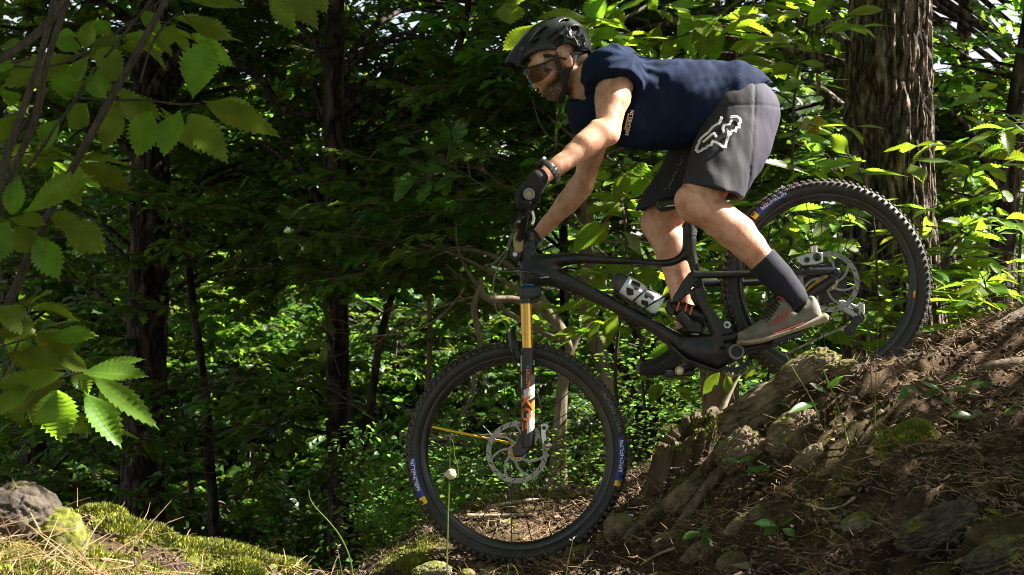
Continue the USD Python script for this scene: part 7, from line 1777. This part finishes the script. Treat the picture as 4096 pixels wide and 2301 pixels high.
w1 = stalk([(1792, 2330, 4.15), (1790, 2150, 4.15), (1796, 1950, 4.15), (1800, 1750, 4.15)], .0028, "pale upright stalk with a fluffy seed ball in front of the front wheel's left half")
m = trimesh.creation.icosphere(3, .016); m.vertices *= (1 + .2 * (meshkit.fbm(m.vertices * 300, 2, 4) - .5))[:, None]; m.apply_translation(W(1804, 1897, 4.15)); part(w1, "seed_ball", m, "seed_head", smooth=True)
for pts in ([(1798, 1800, 4.15), (1790, 1770, 4.15), (1802, 1760, 4.15), (1818, 1820, 4.15), (1834, 1880, 4.15), (1830, 1910, 4.15)], [(1798, 1790, 4.15), (1808, 1800, 4.15), (1815, 1850, 4.15), (1806, 1895, 4.15)]):
    part(w1, "side_stalk", tube([W(*p) for p in pts], .0012, 5, 24), "grass_blade", smooth=True)
stalk([(3402, 1735, 4.15), (3330, 1570, 4.12), (3270, 1430, 4.1), (3225, 1350, 4.1), (3180, 1312, 4.1), (3164, 1322, 4.1)], .0019, "arching grass stalk with a nodding seed head in front of the near pedal", 9)
stalk([(3280, 1632, 4.3), (3215, 1545, 4.3), (3170, 1470, 4.3), (3146, 1418, 4.3)], .0018, "slanting bare grass stalk in front of the crank")
stalk([(3498, 1720, 4.12), (3488, 1560, 4.1), (3478, 1400, 4.1), (3468, 1262, 4.1)], .0016, "tall thin grass stalk before the rear wheel, left one of two")
stalk([(3502, 1722, 4.15), (3502, 1560, 4.15), (3508, 1400, 4.15), (3514, 1228, 4.15)], .0016, "tall thin grass stalk before the rear wheel, right one of two")
stalk([(3756, 1560, 4.4), (3738, 1480, 4.4), (3716, 1410, 4.4), (3700, 1340, 4.4)], .0016, "short grass stalk beside the rear tyre's right edge")
stalk([(2582, 2170, 4.45), (2578, 2100, 4.45), (2572, 2040, 4.45), (2562, 1985, 4.45)], .0020, "short pale stalk right of the front tyre's foot", 3)
stalk([(2262, 2320, 4.3), (2270, 2260, 4.3), (2282, 2200, 4.3), (2294, 2150, 4.3)], .0020, "short pale stalk crossing the front tyre at the bottom", 3)
stalk([(2832, 2130, 4.2), (2826, 2060, 4.2), (2818, 1990, 4.2), (2812, 1925, 4.2)], .0016, "thin green stalk on the bank below the knobbly rock")
stalk([(3116, 2105, 3.95), (3120, 2020, 3.95), (3126, 1940, 3.95), (3128, 1870, 3.95)], .0020, "thick green stalk rising from the grey leaved herb in the middle of the bank")
stalk([(1405, 2310, 4.0), (1395, 2220, 4.0), (1350, 2130, 4.0), (1290, 2060, 4.0), (1248, 2010, 4.0), (1235, 1960, 4.0)], .0022, "bent dry flower stalk left of the front wheel")
stalk([(1372, 2330, 4.0), (1364, 2270, 4.0), (1355, 2220, 4.0), (1348, 2180, 4.0)], .0011, "fine grass with a tiny open seed head beside the bent flower stalk", 7)
stalk([(535, 2140, 3.45), (545, 2100, 3.45), (558, 2070, 3.45), (572, 2046, 3.45)], .0014, "single blade of grass on the mossy rock with the bare tip")
stalk([(490, 2150, 3.45), (482, 2110, 3.45), (492, 2085, 3.45), (512, 2078, 3.45)], .0013, "curled blade of grass left of the single blade on the mossy rock")
stalk([(2020, 2330, 4.3), (2030, 2290, 4.3), (2050, 2262, 4.3), (2070, 2290, 4.3), (2078, 2330, 4.3)], .0016, "looped blade of grass under the front tyre")
stalk([(2340, 1980, 5.7), (2340, 1900, 5.7), (2336, 1800, 5.7), (2330, 1700, 5.7)], .0013, "fine grass stalk seen between the spokes right of the gnarled trunk")
stalk([(2150, 2010, 5.6), (2130, 1930, 5.6), (2110, 1880, 5.6), (2095, 1850, 5.6)], .0013, "fine slanting grass seen between the spokes below the disc")
def herb(px, py, Y, leaves, label, look="herb_leaf"):
    c = W(px, py, Y); c[2] = min(c[2], float(ground(c[0], c[1])) + .06)
    t = thing("herb", label, "herb", loc=c)
    g = np.array([c[0], c[1], float(ground(c[0], c[1])) - .01])
    part(t, "stem", tube([g, c], [.002, .0015], 5, 5), "grass_blade", smooth=True)
    for k, (ax, ay, bx, by, w, *d) in enumerate(leaves):
        put_leaf(t, W(ax, ay, Y), W(bx, by, Y + (d[0] if d else -.02)), w / F0 * Y * 1.15, (.1, -.6, .8), look, k + int(px), .15, .3, 17, .02, .5, teeth=0)
    return t
herb(3300, 1565, 4.25, [(3308, 1576, 3238, 1534, 30), (3308, 1556, 3374, 1507, 32), (3330, 1548, 3360, 1535, 18), (3275, 1612, 3155, 1654, 34, -.08)], "herb with one broad upright bright leaf in front of the rear tyre's foot")
herb(3700, 1640, 4.1, [(3690, 1580, 3606, 1545, 26), (3610, 1540, 3620, 1590, 24), (3640, 1570, 3590, 1600, 20), (3760, 1560, 3680, 1530, 26), (3780, 1520, 3850, 1500, 18), (3830, 1540, 3980, 1535, 20), (3900, 1545, 3970, 1550, 18), (3760, 1590, 3810, 1620, 24), (3740, 1560, 3700, 1590, 24), (3880, 1570, 3900, 1590, 20), (3790, 1565, 3890, 1560, 24)], "spreading herb with many small leaves near the bank's right top")
herb(3830, 1680, 3.95, [(3900, 1670, 3800, 1665, 40), (3940, 1660, 3880, 1650, 24), (4010, 1670, 4070, 1645, 40), (3990, 1680, 4000, 1720, 24), (3920, 1700, 3870, 1720, 16)], "herb with one wide sunlit leaf below the spreading herb")
herb(2960, 1870, 4.25, [(2960, 1850, 2890, 1842, 28), (2960, 1846, 3020, 1832, 26), (2990, 1872, 3040, 1890, 26), (3020, 1870, 3078, 1885, 30), (2985, 1880, 3010, 1902, 24)], "herb with drooping dark leaves against the knobbly brown rock")
herb(3110, 2110, 3.9, [(3110, 2105, 3015, 2095, 36), (3108, 2112, 3052, 2140, 32), (3118, 2105, 3180, 2070, 18), (3130, 2115, 3180, 2150, 40), (3120, 2100, 3140, 2075, 22)], "herb with rounded grey green leaves in the middle of the lower bank", "herb_leaf")
herb(2800, 2130, 4.15, [(2800, 2128, 2730, 2160, 30), (2806, 2130, 2852, 2170, 30), (2808, 2140, 2822, 2190, 24), (2790, 2120, 2840, 2110, 16)], "herb with pointed leaves low on the bank below the thinner root")
herb(2200, 2010, 5.3, [(2200, 2000, 2150, 1985, 20), (2205, 2000, 2250, 1990, 18), (2205, 2005, 2230, 2020, 16)], "small herb on the ledge seen between the front wheel's spokes")
herb(2790, 1985, 4.9, [(2600, 1950, 2560, 1965, 16), (2610, 1955, 2640, 1940, 16)], "tiny herb at the stump's left foot")
def fallen(px, py, Y, ang, L, label, look="dry_leaf", k=0):
    c = W(px, py, Y); c[2] = float(ground(c[0], c[1])) + .014
    d = np.array([math.cos(ang), math.sin(ang) * .6, .15]) * L / 2
    v, f, uv = leaf_mesh(L, L * .5, 0, 14, .12, .5, (-1, -.5, 0, .5, 1), k, True, pleat=.05, curl=.35)
    return solo("fallen_leaf", (v @ basis(d, (0, -.35, 1)) + c - d, f), look, label, "leaf", smooth=True, uv=uv)
for k, (px, py, Y, a, L, lab) in enumerate([(3400, 1985, 3.95, .3, .10, "curled buff dead leaf in the middle of the bank"), (3530, 1965, 3.9, 2.8, .07, "pale yellow dead leaf right of the curled buff leaf"), (3330, 1790, 4.2, .9, .06, "small crumpled dead leaf beside the middle rock"), (3000, 2190, 3.95, .2, .11, "large torn dead leaf below the grey leaved herb"),
        (2880, 2240, 3.95, .7, .09, "folded dead leaf near the bottom edge of the bank"), (3330, 2090, 3.75, 1.2, .05, "brown dead leaf left of the lichened stone"), (2960, 1690, 4.9, .5, .06, "dead leaf on the needles beside the upright stump"), (3770, 1990, 3.6, .4, .06, "dead leaf in the shade above the lower right boulder"),
        (2010, 2110, 5.0, .6, .07, "pinkish dead leaf on the ground behind the front wheel"), (2240, 2080, 5.0, 2.2, .06, "dead leaf on the ground behind the wheel near the right rim"), (3960, 1640, 4.0, 1.0, .05, "dead leaf under the wide sunlit herb leaf")]):
    fallen(px, py, Y, a, L, lab, k=k)
def stick(pts, r, label):
    P = []
    for px, py, Y, lift in pts:
        p = W(px, py, Y); p[2] = float(ground(p[0], p[1])) + lift; P.append(p)
    return solo("stick", trunk_mesh(P, np.linspace(r, r * .5, len(P)), 8, .02, .003, int(pts[0][0]), 30), "dry_twig", label, "stick", smooth=True)
stick([(1870, 2100, 5.05, .012), (1980, 2105, 5.05, .014), (2130, 2110, 5.05, .01)], .010, "pale barkless stick lying across the ground behind the front wheel")
stick([(1950, 2070, 5.15, .012), (2080, 2066, 5.15, .016), (2200, 2060, 5.2, .012)], .008, "second pale stick lying further back behind the front wheel")
stick([(2220, 1960, 5.5, .02), (2290, 1950, 5.5, .03), (2380, 1948, 5.45, .02)], .007, "crooked stick at the foot of the gnarled tree")
stick([(3420, 2010, 3.85, .02), (3340, 1990, 3.9, .025), (3220, 1985, 3.95, .02)], .005, "thin straw coloured twig low on the bank")
stick([(2700, 2120, 4.3, .02), (2620, 2180, 4.3, .02), (2560, 2230, 4.3, .015)], .005, "thin twig right of the front tyre's foot")
stick([(3850, 1440, 4.7, .02), (3960, 1400, 4.75, .03), (4090, 1390, 4.8, .02)], .007, "thin stick on the bank's top at the right")
stick([(3180, 2330, 3.6, .02), (3190, 2200, 3.7, .03), (3185, 2110, 3.85, .02)], .004, "upright dry twig in the lower middle of the bank")

# low bushy greenery left of the front wheel
BS = []
for i in range(4):
    rr = random.Random(300 + i); lv, lf, lu, k = [], [], [], 0
    for q in range(30):
        p = np.array([rr.gauss(0, .06), rr.gauss(0, .06), rr.gauss(0, .05)]); a = rr.uniform(0, 6.28)
        v, f, uv = leaf_mesh(.03 * rr.uniform(.6, 1.2), .018, 0, 6, .15, .3, (-1, 0, 1), q)
        lv.append(v @ basis([math.cos(a), math.sin(a), rr.uniform(-.3, .4)], [rr.gauss(0, .4), rr.gauss(0, .4), 1]) + p); lf.append(f + k); lu.append(uv); k += len(v)
    BS.append(proto("small_leaves", [((np.vstack(lv), np.vstack(lf)), "herb_leaf", True, np.vstack(lu))]))
def bush(name, label, spots, n, seed, cat="undergrowth"):
    r = np.random.default_rng(seed); pos = []
    for px, py, Y, rx, ry, rz in spots:
        pos.append(W(px, py, Y) + r.normal(size=(n, 3)) * [rx, ry, rz])
    pos = np.vstack(pos)
    b = pos.mean(0); t = thing(name, label, cat, loc=[b[0], b[1], pos[:, 2].min()])
    st = []
    for p in pos[::9]:
        g = np.array([p[0] + r.normal() * .05, p[1], min(float(ground(p[0], p[1])), p[2] - .1)]); st.append(tube([g, (g + p) / 2 + [0.02, 0, .02], p], [.003, .002, .001], 4, 6, cap=False))
    part(t, "stems", join(st), "grass_blade", smooth=True, kind="stuff")
    instancer(t, "foliage", BS, pos, quat_of(lie(len(pos), r, .3)), r.uniform(.7, 1.4, len(pos)), r.integers(0, 4, len(pos)))
bush("bush", "bright small leaved undergrowth left of the front wheel's foot", [(1600, 2020, 5.6, .16, .2, .11), (1570, 2160, 5.4, .12, .2, .1), (1680, 1900, 5.9, .2, .2, .1)], 26, 1)
bush("bush", "small leaved undergrowth behind the front wheel's lower left rim", [(1850, 1900, 6.1, .25, .2, .10), (2020, 1880, 6.4, .25, .2, .08)], 26, 2)
bush("bush", "undergrowth in the dip between the mossy mound and the wheel", [(1120, 2360, 7.5, .25, .3, .10), (930, 2280, 8.0, .3, .3, .10), (1600, 2200, 8.0, .2, .3, .10)], 20, 3)
bush("bush", "undergrowth behind the stump", [(2500, 1800, 6.8, .25, .2, .15), (2650, 1650, 7.2, .3, .3, .2), (2800, 1550, 7.0, .25, .2, .15)], 30, 4)
